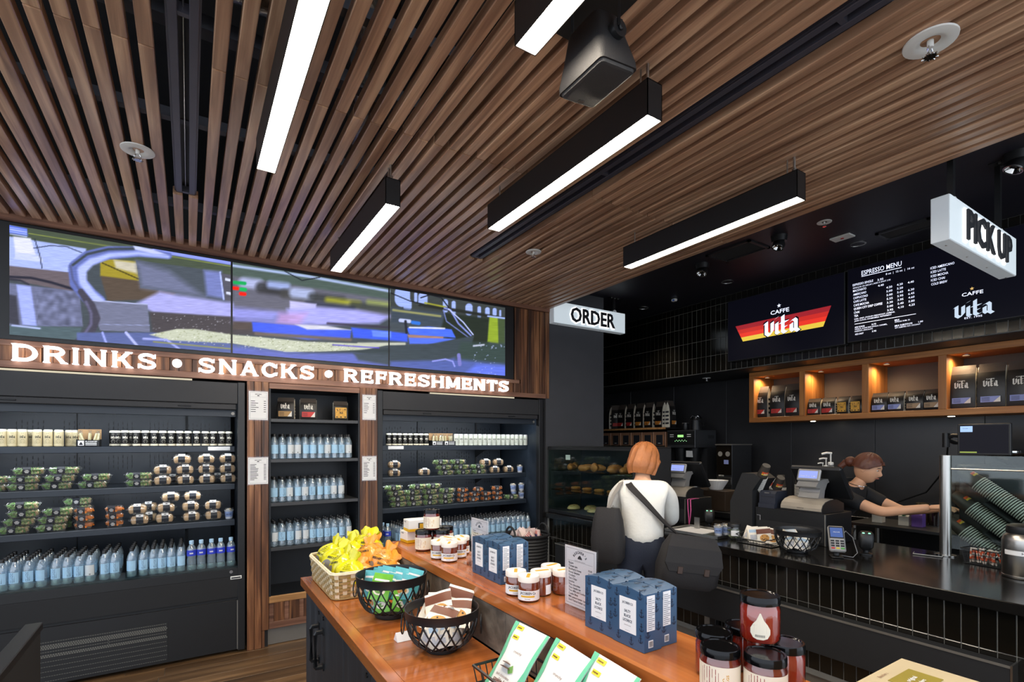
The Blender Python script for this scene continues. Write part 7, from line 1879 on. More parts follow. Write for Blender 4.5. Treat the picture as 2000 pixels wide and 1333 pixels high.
# monitor, hopper and machine on the far right
t = thing('order_monitor', 'small black monitor on a wall arm, one note shown on its screen', 'monitor', (5.35, 1.93, 1.70), -PI / 2)
p0 = at(1872, 862, X=5.35); p1_ = at(1976, 862, X=5.35); t.location = (5.35, (p0.y + p1_.y) / 2, 1.615); w_ = (p0.y - p1_.y)
MB().box((-w_ / 2, -.02, -.12), (w_ / 2, .02, .13), 0, .004).build('housing', M['black'], t); MB().box((-w_ / 2 + .012, -.0215, -.105), (w_ / 2 - .012, -.0195, .118)).build('screen', mat('monitor_screen', '#0a0a0d', .5, spec=.1, var=0, emit=(.02, .02, .03, 1), es=.4), t)
MB().box((-w_ / 2 + .018, -.023, .065), (-w_ / 2 + .095, -.0212, .112)).build('note_window', mat('note_window', '#8fb4e0', .4, var=0, emit=(.35, .5, .8, 1), es=.6), t)
m = MB(); m.text('Order 1', (-w_ / 2 + .056, -.0234, .090), X_, Z_, w=.045, h=.008, align='C'); m.build('note_text', M['ink'], t)
MB().box((-w_ / 2 + .015, -.023, -.104), (w_ / 2 - .2, -.0212, -.094)).build('status_bar', mat('status_bar', '#8a9a3a', .4, var=0, emit=(.4, .5, .1, 1), es=.4), t)
m = MB(); m.tube([(-w_ / 2 + .05, .03, .03), (-w_ / 2 - .05, .05, .04), (-w_ / 2 - .10, .06, .01), (-w_ / 2 - .10, .25, -.02), (-w_ / 2 - .1, .56, -.02)], .018, 8); m.cyl((-w_ / 2 - .10, .06, -.06), (-w_ / 2 - .10, .06, .06), .025, n=14); m.build('arm', M['black'], t)
m = MB(); m.tube([(-w_ / 2 - .1, .1, -.05), (-w_ / 2 - .16, .25, -.25), (-w_ / 2 - .35, .4, -.48), (-w_ / 2 - .60, .45, -.60)], .007, 6); m.build('cable', M['black'], t)
t = thing('espresso_machine', 'dark espresso machine with a bean hopper behind the cup nests', 'coffee machine', (5.645, 1.2, .911), -PI / 2)
MB().box((-.42, -.20, .0), (.60, .26, .50), 0, .012).build('body', mat('machine_black', '#232322', .3, .3), t)
MB().box((-.42, -.215, .03), (.60, -.198, .08)).build('drip_tray', M['steel'], t)
for x in (-.2, .1, .4): m = MB(); m.cyl((x, -.16, .30), (x, -.16, .24), .032, n=16); m.tube([(x, -.19, .26), (x, -.34, .25)], .013, 8); m.build('group_head', M['chrome'], t)
m = MB(); m.lathe([(.20, .503), (.33, .58), (.335, .598), (0, .60)], 32, (.05, .03, 0), sx=1.0, sy=.6); m.build('bean_hopper', clear('hopper_plastic', '#c8c0b8', .5, .0), t)
m = MB(); m.lathe([(.18, .503), (.27, .555), (.16, .575), (0, .578)], 36, (.05, .03, 0), sy=.6); m.build('beans', mat('coffee_beans', '#3c2416', .35, var=.5, vs=90, bump=1.0, bs=70), t)
for x in (-.18, .02, .22): m = MB(); m.lathe([(0, .62), (.06, .62), (.066, .615), (.066, .602), (.05, .6005)], 18, (x + .05, .03, 0)); m.build('lid', M['chrome'], t)
m = MB(); m.text('G', (.32, -.2025, .36), X_, Z_, h=.045, bold=.03, align='C'); m.build('badge', M['cream_ink'], t)

# ================================================================== back bar
t = thing('filter_brewer', 'tall black twin coffee brewer with a green display on the back counter', 'brewer', (5.57, 4.37, .911), -PI / 2)
MB().box((-.22, -.18, .0), (.22, .20, .03), 0, .003).build('base', M['steel'], t); MB().box((-.22, .02, .03), (.22, .20, .62)).build('column', mat('brewer_grey', '#3c3e42', .35, .4), t)
MB().box((-.22, -.22, .62), (.22, .20, .845), 0, .004).build('head', mat('brewer_grey', '#3c3e42', .35, .4), t); MB().box((-.21, -.223, .66), (.21, -.2195, .83)).build('control_panel', M['black'], t)
MB().box((-.045, -.226, .755), (.045, -.2225, .785)).build('display', glow('green_display', (.25, .9, .1, 1), .7), t)
m = MB()
for k in range(9): m.box((-.09 + .022 * k, -.226, .70 + (.012 if k % 2 else 0)), (-.081 + .022 * k, -.2225, .708 + (.012 if k % 2 else 0)))
m.build('indicator_lamps', glow('green_dots', (.3, .9, .3, 1), .6), t, kind='stuff')
m = MB()
for x in (-.17, .10):
    for z in (.785, .76): m.box((x, -.2245, z), (x + .06, -.2225, z + .007))
m.build('panel_print', M['paper'], t, kind='stuff')
for x in (-.105, .105):
    MB().cyl((x, -.08, .62), (x, -.08, .43), .085, .06, n=22).build('brew_basket', M['black'], t)
    m = MB().lathe([(.0, .03), (.088, .03), (.088, .31), (.08, .33)], 26, (x, -.08, 0)); m.build('urn', M['steel'], t); MB().cyl((x, -.08, .33), (x, -.08, .385), .088, .07, n=26).build('urn_lid', M['black'], t)
MB().box((.04, -.165, .50), (.13, -.1445, .58)).build('instruction_card', M['paper'], t)
m = MB()
for k in range(6): m.box((.221, .04 + .02 * k, .74), (.2225, .05 + .02 * k, .78))
m.build('side_vents', M['black2'], t, kind='stuff')
for x, lab, rr, hh in ((.06, 'black kettle jug with a steel pouring head on the brewer', .075, .13), (-.10, 'small black canister on the brewer', .05, .10)):
    q = thing('jug', lab, 'jug', (5.57, 4.37 - x, 1.757))
    MB().lathe([(0, 0), (rr * .95, 0), (rr, .004), (rr * .85, hh), (rr * .7, hh + .006), (0, hh + .008)], 22).build('body', M['black'], q)
    if x > 0:
        m = MB(); m.cyl((0, 0, hh), (0, 0, hh + .05), .03, .02, n=14); m.tube([(0, .0, hh + .05), (.02, .06, hh + .06), (.02, .10, hh + .02)], .012, 8); m.tube([(0, 0, hh + .05), (-.02, -.06, hh + .06), (-.02, -.10, hh + .02)], .012, 8); m.build('pour_head', M['chrome'], q)
        m = MB(); m.tube([(0, -rr * .9, hh * .9), (0, -rr - .05, hh * .85), (0, -rr - .05, hh * .4), (0, -rr * .95, hh * .35)], .009, 8); m.build('handle', M['black'], q)
    else: MB().lathe([(rr * .86, hh * .9), (rr * .9, hh * 1.0), (rr * .8, hh * 1.02)], 20).build('band', M['steel'], q)
t = thing('coffee_grinder', 'dark twin hopper coffee grinder with a row of switches on the back counter', 'grinder', (5.55, 3.75, .911), -PI / 2)
MB().box((-.105, -.185, 0), (.105, .20, .665), 0, .003).build('body', mat('grinder_grey', '#2f3033', .35, .3), t); MB().box((-.113, -.20, .655), (.113, .20, .668)).build('top_plate', M['steel_d'], t)
MB().box((-.098, -.188, .30), (.098, -.1845, .65)).build('hopper_front', mat('dark_glass', '#17130f', .08), t); MB().box((-.098, -.190, .19), (.098, -.1845, .275), 0, .001).build('switch_panel', M['steel'], t)
m = MB(); m.text('FETCO', (-.07, -.1895, .285), X_, Z_, w=.07, h=.014, bold=.04); m.build('badge', M['cream_ink'], t)
for k in range(5): MB().box((-.085 + .038 * k, -.194, .212), (-.070 + .038 * k, -.1895, .245), 0, .001).build('switch', M['black'] if k != 2 else mat('red_switch', '#b8342c', .4), t)
for x in (-.05, .05): m = MB(); m.cyl((x, -.1885, .55), (x, -.191, .55), .03, n=16); m.build('hopper_window', mat('pale_hopper', '#8d8a84', .3), t)
m = MB(); m.box((.0, -.1905, .43), (.06, -.188, .48)); m.build('note', mat('lilac_note', '#8f9ad0', .5), t)
MB().box((-.09, -.19, .03), (.09, -.1845, .17), 0, .001).build('chute_door', M['black'], t)
# bins and rack
t = thing('bin_rack', 'black wall rack with a shelf of coffee bags over copper bins', 'rack', (5.55, 5.2, 1.5)); o = t.location
MB().box((5.33, 4.60, 1.785), (5.90, 6.3, 1.800), 0, .001).build('shelf', M['black'], t, o); MB().box((5.33, 4.60, 1.52), (5.90, 6.3, 1.535)).build('shelf', M['black'], t, o); MB().box((5.3295, 4.60, 1.776), (5.336, 6.3, 1.802)).build('edge_strip', M['oak_h'], t, o)
MB().box((5.88, 4.60, .92), (5.905, 6.3, 1.785)).build('rear_panel', M['black2'], t, o); MB().box((5.36, 4.60, .912), (5.88, 6.3, 1.52)).build('cabinet_body', M['black2'], t, o)
cop = mat('copper_bin', '#b08468', .35, .35, var=.08); b0 = None
for i in range(7):
    y = 4.73 + .208 * i; lab = f'copper tea bin with a dark label, {ORD[i]} from the brewer'
    if b0 is None:
        b0 = thing('storage_bin', lab, 'bin', (5.50, y, 1.536), -PI / 2, 'copper tea bins'); MB().box((-.10, -.14, 0), (.10, .14, .205), 0, .003).build('case', cop, b0)
        MB().box((-.055, -.143, .03), (.055, -.1395, .165)).build('label', navylab, b0); m = MB(); m.box((-.02, -.1445, .05), (.02, -.143, .056)); m.build('print', M['paper'], b0); MB().box((-.10, -.146, 0), (.10, -.1405, .022)).build('front_lip', M['steel'], b0); MB().box((.088, -.1445, .0), (.098, -.1405, .2)).build('edge_strip', M['steel'], b0)
    else: dup(b0, (5.50, y, 1.536), -PI / 2, lab)
rk = [(1186, 'red', 1.2, 'pale side of a coffee bag at the column end of the rack'), (1200, 'red', -.9, 'coffee bag seen edge-on, second on the rack'), (1212, 'red', -PI / 2, 'coffee bag with red label, third on the rack'), (1229, 'red', -PI / 2, 'coffee bag with red label, fourth on the rack'), (1247, 'orange', -PI / 2, 'coffee bag with a bright band, fifth on the rack'), (1265, 'orange', -PI / 2, 'coffee bag with a bright band, sixth on the rack'), (1286, 'orange', -PI / 2, 'coffee bag with orange label on the rack'), (1299, 'orange', 0.15, 'pale edge of a coffee bag turned sideways on the rack'), (1313, 'orange', 0.15, 'pale edge of the coffee bag nearest the brewer on the rack')]
for px, col, rz, lab in rk:
    y = toward(px, X=5.42)
    if px >= 1290: y = max(y, 4.64)
    bag(.145, .085, .36, lab, col, (5.47, y, 1.801), rz, 'coffee bags on the wall rack', big=True)

# ------------------------------------------------------------------ oak wall shelf with coffee bags
ws = thing('wall_shelf', 'long warm oak wall shelf divided into cubbies under the menu screens', 'shelf', (5.7, 2.0, 1.828)); o = ws.location
SXF = 5.49; b_ = 1.828; tp = 2.404
MB().box((SXF, .3, b_), (5.912, 3.511, b_ + .055), 0, .002).build('bottom_board', M['shelfoak'], ws, o); MB().box((SXF, .3, tp - .055), (5.912, 3.511, tp), 0, .002).build('top_board', M['shelfoak'], ws, o)
shv = wood('warm_oak_divider', '#8a5426', '#a8692f', '#be7f40', 'Z', 0.45, rnd=.1)
DV = [3.511, 2.936, 2.339, 1.746, 1.15, .55]
for y in DV: MB().box((SXF, y - .058, b_ + .055), (5.912, y, tp - .055), 0, .002).build('divider', shv, ws, o)
MB().box((5.895, .3, b_ + .055), (5.912, 3.50, tp - .055)).build('back_panel', mat('brown_grey_panel', '#5a4c40', .6, var=.1, vs=5), ws, o)
def puck(x, y, z, nm):
    gl = M['lens_dim'] if nm == 'p' else PG
    MB().cyl((x, y, z), (x, y, z - .006), .03, n=18).build('puck_rim', M['steel'], ws, o)
    MB().cyl((x, y, z - .006), (x, y, z - .0075), .024, n=18).build('puck_lamp', gl, ws, o)
PG = glow('puck_glow', (1, .86, .62, 1), 22.0); M['lens_dim'] = mat('dim_lens', '#b8a888', .4, emit='#ffd9a0', es=.25)
for y in (3.38, 2.79, 2.19, 1.60, 1.0): puck(5.64, y, tp - .055, 'p')
for px in (1588, 1858): y = toward(px, X=5.60); puck(5.60, y, b_, 'q')
for y in (3.38, 2.79, 2.19, 1.60, 1.0):
    L = bpy.data.lights.new('cubby_lamp', 'SPOT'); L.energy = 11; L.color = (1, .74, .45); L.spot_size = 2.9; L.spot_blend = 1; L.shadow_soft_size = .03
    q = bpy.data.objects.new('cubby_lamp', L); COL.objects.link(q); q.location = (5.60, y + .02, tp - .066)
for px in (1588, 1858, 1300):  # two spots at the pucks, the last beyond the shelf end without a puck
    L = bpy.data.lights.new('back_bar_lamp', 'SPOT'); L.energy = 8; L.color = (1, .86, .66); L.spot_size = 1.9; L.spot_blend = .8; L.shadow_soft_size = .03
    q = bpy.data.objects.new('back_bar_lamp', L); COL.objects.link(q); q.location = (5.60, toward(px, X=5.60), b_ - .012)
for px, py in ((1421, 551), (1675, 477), (1257, 602)):
    p = at(px, py, Z=ZB); L = bpy.data.lights.new('downlight_lamp', 'SPOT'); L.energy = 30; L.color = (1, .86, .68); L.spot_size = 1.6; L.spot_blend = .7; L.shadow_soft_size = .04
    q = bpy.data.objects.new('downlight_lamp', L); COL.objects.link(q); q.location = (p.x, p.y, ZB - .01)
zb = b_ + .0562
g_ = 'coffee bags in the oak shelf cubbies'
for i, px in enumerate((1485, 1517, 1547)): bag(.158, .10, .36, f'large coffee bag with red label, {ORD[i]} in the column-end cubby', 'red', (5.62, toward(px, X=5.57), zb), -PI / 2 + R.uniform(-.06, .06), g_, big=True)
for i, (px, c) in enumerate(((1588, 'red'), (1616, 'red'), (1645, 'gold'), (1671, 'gold'))): bag(.128 if c != 'gold' else .102, .085, .175, f'small coffee bag with {c} label, {ORD[i]} in the second cubby', c, (5.58, toward(px, X=5.53), zb), -PI / 2 + R.uniform(-.06, .06), g_, gold=c == 'gold')
for i, (px, c) in enumerate(((1716, 'blue'), (1748, 'blue'), (1785, 'tan'), (1820, 'tan'))): bag(.13, .088, .185, f'small coffee bag with {"lilac" if c == "blue" else c} label, {ORD[i]} in the third cubby', c, (5.58, toward(px, X=5.53), zb), -PI / 2 + R.uniform(-.06, .06), g_)
for i, px in enumerate((1877, 1934, 1994)): bag(.172, .10, .37, f'large coffee bag with lilac label, {ORD[i]} in the fourth cubby', 'blue', (5.63, toward(px, X=5.57), zb), -PI / 2 + R.uniform(-.08, .08), g_, big=True)

# ------------------------------------------------------------------ menu screens
MX = 5.05; UV = -Y_
wtx = mat('lit_white_text', '#dfe3f5', .5, var=0, emit=(.78, .82, 1.0, 1), es=.85); scr = mat('dark_lit_screen', '#07070b', .45, spec=.12, var=0, emit=(.002, .002, .005, 1), es=.8)
def m_at(px, py, dx=.0): return at(px, py, X=MX - .002 - dx)
def screen(y0, y1, z0, z1, lab):
    t = thing('menu_screen', lab, 'screen', (MX, (y0 + y1) / 2, z0)); o = t.location
    MB().box((MX, y1, z0), (BX - .002, y0, z1), 0, .003).build('housing', M['black'], t, o); MB().box((MX - .001, y1 + .008, z0 + .008), (MX + .002, y0 - .008, z1 - .008)).build('display', scr, t, o); return t
s1 = screen(3.487, 2.290, 2.490, 3.158, 'black wall screen with a coffee logo on red and yellow stripes'); s2 = screen(2.270, 1.07, 2.500, 3.168, 'black wall screen with the espresso price menu')
def mt(mb, s, cx0, cy, cx1, h, bold=.02, off=.0):
    """lettering that starts at crop pixel (cx0, cy) and ends at cx1 on the screen plane"""
    a = m_at(1400 + cx0 / 3.3333, 450 + cy / 3.3333, off); b = m_at(1400 + cx1 / 3.3333, 450, off)
    d = (a - cam.location).dot(Vector((_s, _c, 0)))
    mb.text(s, a, UV, Z_, w=a.y - b.y, h=h / 3.3333 * d / FPX, bold=bold * .35)
def mpoly(mb, pts, off=0.0): mb.add([m_at(1400 + x / 3.3333, 450 + y / 3.3333, off) for x, y in pts], [tuple(range(len(pts)))])
def star(mb, cx, cy, r, off=0.0):
    c = m_at(1400 + cx / 3.3333, 450 + cy / 3.3333, off); pts = [c + UV * (r * (1 if k % 2 == 0 else .42) * math.sin(PI * k / 5)) + Z_ * (r * (1 if k % 2 == 0 else .42) * math.cos(PI * k / 5)) for k in range(10)]
    mb.add([c] + pts, [(0, k + 1, (k + 1) % 10 + 1) for k in range(10)])
# stripes of the flag: fractions down the slanted parallelogram
def fl(u, v): x0, y0, x1, y1, x2, y2, x3, y3 = 122, 627, 745, 490, 693, 627, 170, 725; return (x0 + (x1 - x0) * u) * (1 - v) + (x3 + (x2 - x3) * u) * v, (y0 + (y1 - y0) * u) * (1 - v) + (y3 + (y2 - y3) * u) * v
for v0, v1, c in ((0, .26, (.30, .012, .02, 1)), (.26, .50, (.52, .02, .015, 1)), (.50, .74, (.72, .03, .015, 1)), (.74, 1, (.70, .50, .05, 1))):
    m = MB(); mpoly(m, [fl(0, v0), fl(1, v0), fl(1, v1), fl(0, v1)], .0002); m.build('flag_stripe', mat('lit_stripe', '#101010', .5, var=0, emit=c, es=.9), s1, s1.location)
m = MB(); star(m, 405, 491, .022); mt(m, 'CAFFE', 350, 553, 471, 25, .045); m.build('logo_text', wtx, s1, s1.location)
for off, ww, mt_ in ((.0004, .012, scr), (.0008, 0, wtx)):
    m = MB(); c = m_at(1400 + 418 / 3.3333, 450 + 668 / 3.3333, off); e0 = m_at(1400 + 300 / 3.3333, 450); e1 = m_at(1400 + 535 / 3.3333, 450); W = e0.y - e1.y
    vita(m, c - Z_ * (.02 + ww / 2), UV, Z_, W + ww * 2, h=.195 + ww * 2); m.build('logo_lettering', mt_, s1, s1.location)
m = MB()
mt(m, 'ESPRESSO MENU', 942, 295, 1203, 29, .02); mpoly(m, [(942, 304), (1203, 244), (1203, 240), (942, 300)]); mt(m, '8 oz  |  12 oz  |  16 oz', 1100, 292, 1286, 12)
mt(m, 'ESPRESSO SINGLE', 885, 366, 1018, 14, .03); mt(m, '3.95', 1046, 331, 1084, 13, .03); mt(m, 'REGULAR OR DECAF | ADD A SHOT 3.95', 887, 383, 1131, 9, .01); mt(m, '4.40', 1049, 369, 1087, 13, .03)
names = (('MACCHIATO', 404, 973), ('AMERICANO', 428, 973), ('CAPPUCCINO', 451, 983), ('CAFE LATTE', 474, 973), ('CAFE MOCHA', 498, 991), ('QUEEN CITY DRIP COFFEE', 521, 1078), ('CHAI', 545, 928), ('TEA', 567, 921))
for k, (s, y, x1) in enumerate(names): mt(m, s, 887 + k, y, x1, 14, .03)
for k, row_ in enumerate((('4.20', '4.30', '4.40'), ('5.00', '5.20', ''), ('5.00', '5.60', '6.30'), ('5.55', '5.95', '6.45'), ('3.30', '3.95', '4.60'), ('5.00', '5.40', '5.80'), ('3.95', '4.10', '4.25'))):
    for c, s in enumerate(row_):
        if s: mt(m, s, (1103, 1172, 1243)[c] + k, (381, 363, 348)[c] + 24.6 * k, (1142, 1211, 1283)[c] + k, 13, .03)
mt(m, 'EARL GREY, ENGLISH BREAKFAST, JASMINE,', 896, 584, 1160, 8, .01); mt(m, 'JADE CLOUD, CHAMOMILE, PEPPERMINT', 896, 597, 1138, 8, .01); mpoly(m, [(897, 614), (1296, 546), (1296, 543), (897, 611)])
mt(m, 'ADD FLAVOR', 898, 639, 963, 10, .03); mt(m, '0.75', 1008, 619, 1037, 10, .02); mt(m, 'VANILLA, SUGAR FREE VANILLA, CARAMEL,', 898, 651, 1110, 8, .01); mt(m, 'HAZELNUT, CHOCOLATE', 898, 664, 1015, 8, .01); mt(m, 'ADD SHOT', 900, 684, 955, 10, .03); mt(m, '3.95', 1010, 664, 1038, 10, .02)
mt(m, 'MILK', 1158, 592, 1190, 10, .03); mt(m, 'WHOLE, SKIM, 2%', 1158, 603, 1258, 8, .01); mt(m, 'MILK SUBSTITUTE', 1159, 629, 1273, 10, .03); mt(m, '1.00', 1312, 602, 1342, 10, .02); mt(m, 'SOY, ALMOND, OAT, COCONUT', 1160, 641, 1325, 8, .01)
for k, (s, x1) in enumerate((('ICED AMERICANO', 1547), ('ICED LATTE', 1492), ('ICED MOCHA', 1507), ('ICED CHAI', 1485), ('COLD BREW', 1500))): mt(m, s, 1391 + k * 1.2, 256 + 26.2 * k, x1, 15, .025)
mt(m, 'CAFFE', 1595, 434, 1735, 22, .04); mt(m, 'EST. 1995', 1612, 580, 1728, 12, .02); m.build('menu_text', wtx, s2, s2.location)
m = MB(); star(m, 1661, 380, .014); m.build('star', mat('lit_gold', '#101010', .5, var=0, emit=(.7, .45, .15, 1), es=.9), s2, s2.location)
m = MB(); c = m_at(1400 + 1668 / 3.3333, 450 + 553 / 3.3333); e0 = m_at(1400 + 1538 / 3.3333, 450); e1 = m_at(1400 + 1802 / 3.3333, 450); vita(m, c - Z_ * .012, UV, Z_, e0.y - e1.y, h=.128); m.build('logo_lettering', mat('lit_pale_blue', '#101010', .5, var=0, emit=(.55, .66, .80, 1), es=.85), s2, s2.location)

# ------------------------------------------------------------------ black basket by the column, barrier at the near left
t = thing('black_basket', 'tall black wicker basket of wrapped sweets beside the charcoal column', 'basket', (2.36, 3.39, 0))
p = at(1030, 1040, Z=.83); t.location = (p.x, p.y, .0)
m = MB()
for k in range(30):
    z = .02 + k * .0265; q = .145 + .035 * k / 30; m.lathe([(q - .004, z), (q + .004, z + .013), (q - .004, z + .026)], 30)
m.lathe([(0, .02), (.14, .02)], 24); m.build('weave', M['black2'], t)
m = MB(); m.tube([(.185 * math.cos(a), .185 * math.sin(a), .815) for a in [2 * PI * i / 30 for i in range(30)]], .011, 6, closed=True); m.build('rim', M['black2'], t)
for s in (-1, 1): m = MB(); m.tube([(s * .18 * math.cos(.35) , .18 * math.sin(q) * 0 + .07 * math.cos(q), .815 + .075 * math.sin(q)) for q in [PI * i / 10 for i in range(11)]], .009, 6); m.build('handle', M['black2'], t)
red = mat('red_candy_film', '#b83a34', .35, var=.3, vs=30, coat=.3); blu = mat('navy_candy_film', '#3a3f78', .35, var=.2, coat=.3); pk = mat('pink_white_film', '#e6d2cc', .35, var=.1, coat=.3)
MB().lathe([(0, .70), (.165, .70)], 24).build('false_floor', M['black2'], t)
c0 = None
for i in range(12):
    a = i * 2.4; q = .03 + .095 * math.sqrt(i / 12); x, y, z = t.location.x + q * math.cos(a), t.location.y + q * math.sin(a), .79 + .035 * (1 - q / .15)
    lab = f'red and white wrapped sweet in the black basket, {ORD[i]} from the middle'
    rot = (R.uniform(-.8, .8), R.uniform(-.8, .8), R.uniform(0, 6))
    if c0 is None:
        c0 = thing('wrapped_sweet', lab, 'sweet', (x, y, z), 0, 'wrapped sweets in the black basket', rot=rot)
        w1, f1 = packet_geo(.085, .10, .016, 3); w1.v = [(a_, b_, c_ - .05) for a_, b_, c_ in w1.v]; w1.build('film', pk, c0)
        m = MB()
        for k in range(4): m.grid(lambda u, v, k=k: (lambda w: (w[0], w[1] - .0012, w[2] - .05))(f1(.08 + .22 * k + .10 * u, .08 + .84 * v)), 2, 8)
        m.build('red_stripes', red, c0); m = MB(); m.grid(lambda u, v: (lambda w: (w[0], w[1] - .002, w[2] - .05))(f1(.3 + .4 * u, .35 + .3 * v)), 4, 4); m.build('name_patch', blu, c0)
    else: dup(c0, (x, y, z), 0, lab, rot=rot)
# low black partition at the lower left
t = thing('queue_partition', 'low black partition with a flat capped rail before the cooler grille', 'partition', (-.5, 1.8, 0))
MB().box((-.522, .6, .05), (-.478, 2.60, .872), 0, .002).build('panel', M['black2'], t, t.location)
MB().box((-.526, .6, .873), (-.474, 2.62, .902), 0, .003).build('cap_rail', M['black'], t, t.location)
MB().box((-.515, 2.52, .001), (-.485, 2.595, .05)).build('foot', mat('grey_foot', '#4a4b50', .5), t, t.location); MB().box((-.515, .7, .001), (-.485, .775, .05)).build('foot', mat('grey_foot2', '#4a4b50', .5), t, t.location)
# ================================================================== people
def skin(joints, edges, sub=2, root=0):
    """grow one smooth limb-and-trunk surface over a skeleton of joints (position, radius or (rx, ry))"""
    me = bpy.data.meshes.new('s'); me.from_pydata([j[0] for j in joints], edges, [])
    ob = bpy.data.objects.new('s', me); COL.objects.link(ob)
    md = ob.modifiers.new('s', 'SKIN'); md.use_smooth_shade = True
    for i, j in enumerate(joints):
        r = j[1] if isinstance(j[1], tuple) else (j[1], j[1])
        me.skin_vertices[0].data[i].radius = r; me.skin_vertices[0].data[i].use_root = (i == root)
    ob.modifiers.new('d', 'SUBSURF').levels = sub; ob.modifiers['d'].render_levels = sub
    dg = bpy.context.evaluated_depsgraph_get(); ev = ob.evaluated_get(dg); m2 = ev.to_mesh()
    vs = [tuple(v.co) for v in m2.vertices]; fs = [tuple(p.vertices) for p in m2.polygons]
    ev.to_mesh_clear(); bpy.data.objects.remove(ob); bpy.data.meshes.remove(me)
    return vs, fs
def chain(pts): return [(i, i + 1) for i in range(len(pts) - 1)]
def hand(mb, T, curl=.5, side=1, mi=0):
    """palm and five fingers; T places the wrist: +y along the hand, +z the back of the hand, thumb towards +x * side"""
    pal = [((0, -.01, 0), (.022, .016)), ((0, .035, 0), (.034, .014)), ((0, .075, 0), (.038, .013))]
    v, f = skin(pal, chain(pal), 2); old = mb.M; mb.M = T; mb.add(v, f, mi, True)
    for k, (x, L, s) in enumerate(((.028, .070, .95), (.010, .080, 1.0), (-.009, .075, 1.0), (-.027, .058, 1.1))):
        x *= side; c = curl * s; p = Vector((x, .065, 0)); ang = .1; J = [((x * .8, .045, 0), .0085), (tuple(p), .0088)]
        for q, l in enumerate((.45, .32, .23)):
            ang += c * (.7, .9, .6)[q]; p = p + Vector((0, math.cos(ang), -math.sin(ang))) * (L * l); J.append((tuple(p), (.0085, .0078, .0068)[q]))
        v, f = skin(J, chain(J), 1); mb.add(v, f, mi, True)
    J = [((.018 * side, .015, -.002), .011), ((.040 * side, .040, -.010), .0105), ((.050 * side, .064, -.018), .0092), ((.048 * side, .086, -.026), .0078)]
    v, f = skin(J, chain(J), 1); mb.add(v, f, mi, True); mb.M = old
def head(mb, T, sk=0, eye=1, iris=2, lip=3):
    old = mb.M; mb.M = T      # faces +y, crown +z, centre of the skull at the origin; height about 0.23
    def fn(u, v):
        a = 2 * PI * u; t = PI * v; z = .118 * math.cos(t); r = math.sin(t)
        x = .074 * r * math.cos(a); y = .092 * r * math.sin(a)
        if z < -.01: k = 1 - .34 * (min(1, (-z - .01) / .105)) ** 1.4; x *= k; y = y * (1 - .15 * (-z) / .11) + (.012 if math.sin(a) > 0 else -.0) * (-z / .11)
        f = max(0, math.sin(a)) ** 3
        y += f * (.004 * math.exp(-((z - .022) / .014) ** 2) + .008 * math.exp(-((z + .092) / .018) ** 2))
        y += .022 * math.exp(-(x / .011) ** 2) * math.exp(-((z + .026) / .020) ** 2) * (1 if math.sin(a) > 0 else 0)
        y -= .006 * (math.exp(-((abs(x) - .030) / .014) ** 2) * math.exp(-((z - .004) / .012) ** 2)) * (1 if math.sin(a) > 0 else 0)
        return (x, y, z)
    mb.grid(fn, 40, 32, sk)
    for s in (-1, 1):
        e = MB(); 
        mb.lathe([(0, -.009), (.008, -.006), (.0115, 0), (.008, .006), (0, .009)], 12, (s * .030, .071, .004), eye)
        mb.lathe([(0, -.0055), (.0055, 0), (0, .0055)], 10, (s * .030, .0815, .004), iris)
        mb.tube([(s * .016, .087, .024), (s * .030, .089, .028), (s * .045, .078, .023)], .0028, 5, iris)
        mb.lathe([(0, -.028), (.007, -.022), (.010, 0), (.009, .018), (0, .026)], 10, (s * .075, -.004, -.006), sk, sx=.7, sy=1.6)
    mb.tube([(-.022, .083, -.060), (-.008, .093, -.057), (.008, .093, -.057), (.022, .083, -.060)], .0045, 6, lip, flat=.7)
    mb.M = old
def hair_cap(mb, T, drop, k=1.0, front=.35, tex=.006):
    old = mb.M; mb.M = T
    def fn(u, v):
        a = 2 * PI * u; fa = max(0, math.sin(a)) ** 1.2
        t_end = PI * (.40 + .12 * (1 - fa)) if drop <= 0 else PI * .5
        t = t_end * min(1, v / .62); z = .125 * math.cos(t); r = math.sin(t)
        x = .084 * r * math.cos(a) * k; y = .102 * r * math.sin(a) * k - .004
        if v > .62:
            w = (v - .62) / .38; dz = drop * w * (1 - fa ** .5 * .95); z -= dz; q = 1 - .12 * w * w + .10 * math.sin(PI * w); x *= q; y = y * q
        x += tex * math.sin(13 * a + 8 * v); y += tex * math.sin(11 * a + 5 * v)
        if fa > .3: y += .003; z += .02 * fa * (v > .5)
        return (x, y, z)
    mb.grid(fn, 56, 26); mb.M = old
SK = [mat('warm_skin', '#d9a583', .5, var=.06), mat('eye_white', '#e8e4de', .3), mat('dark_iris', '#2a2019', .3), mat('lips', '#b06a5e', .45)]

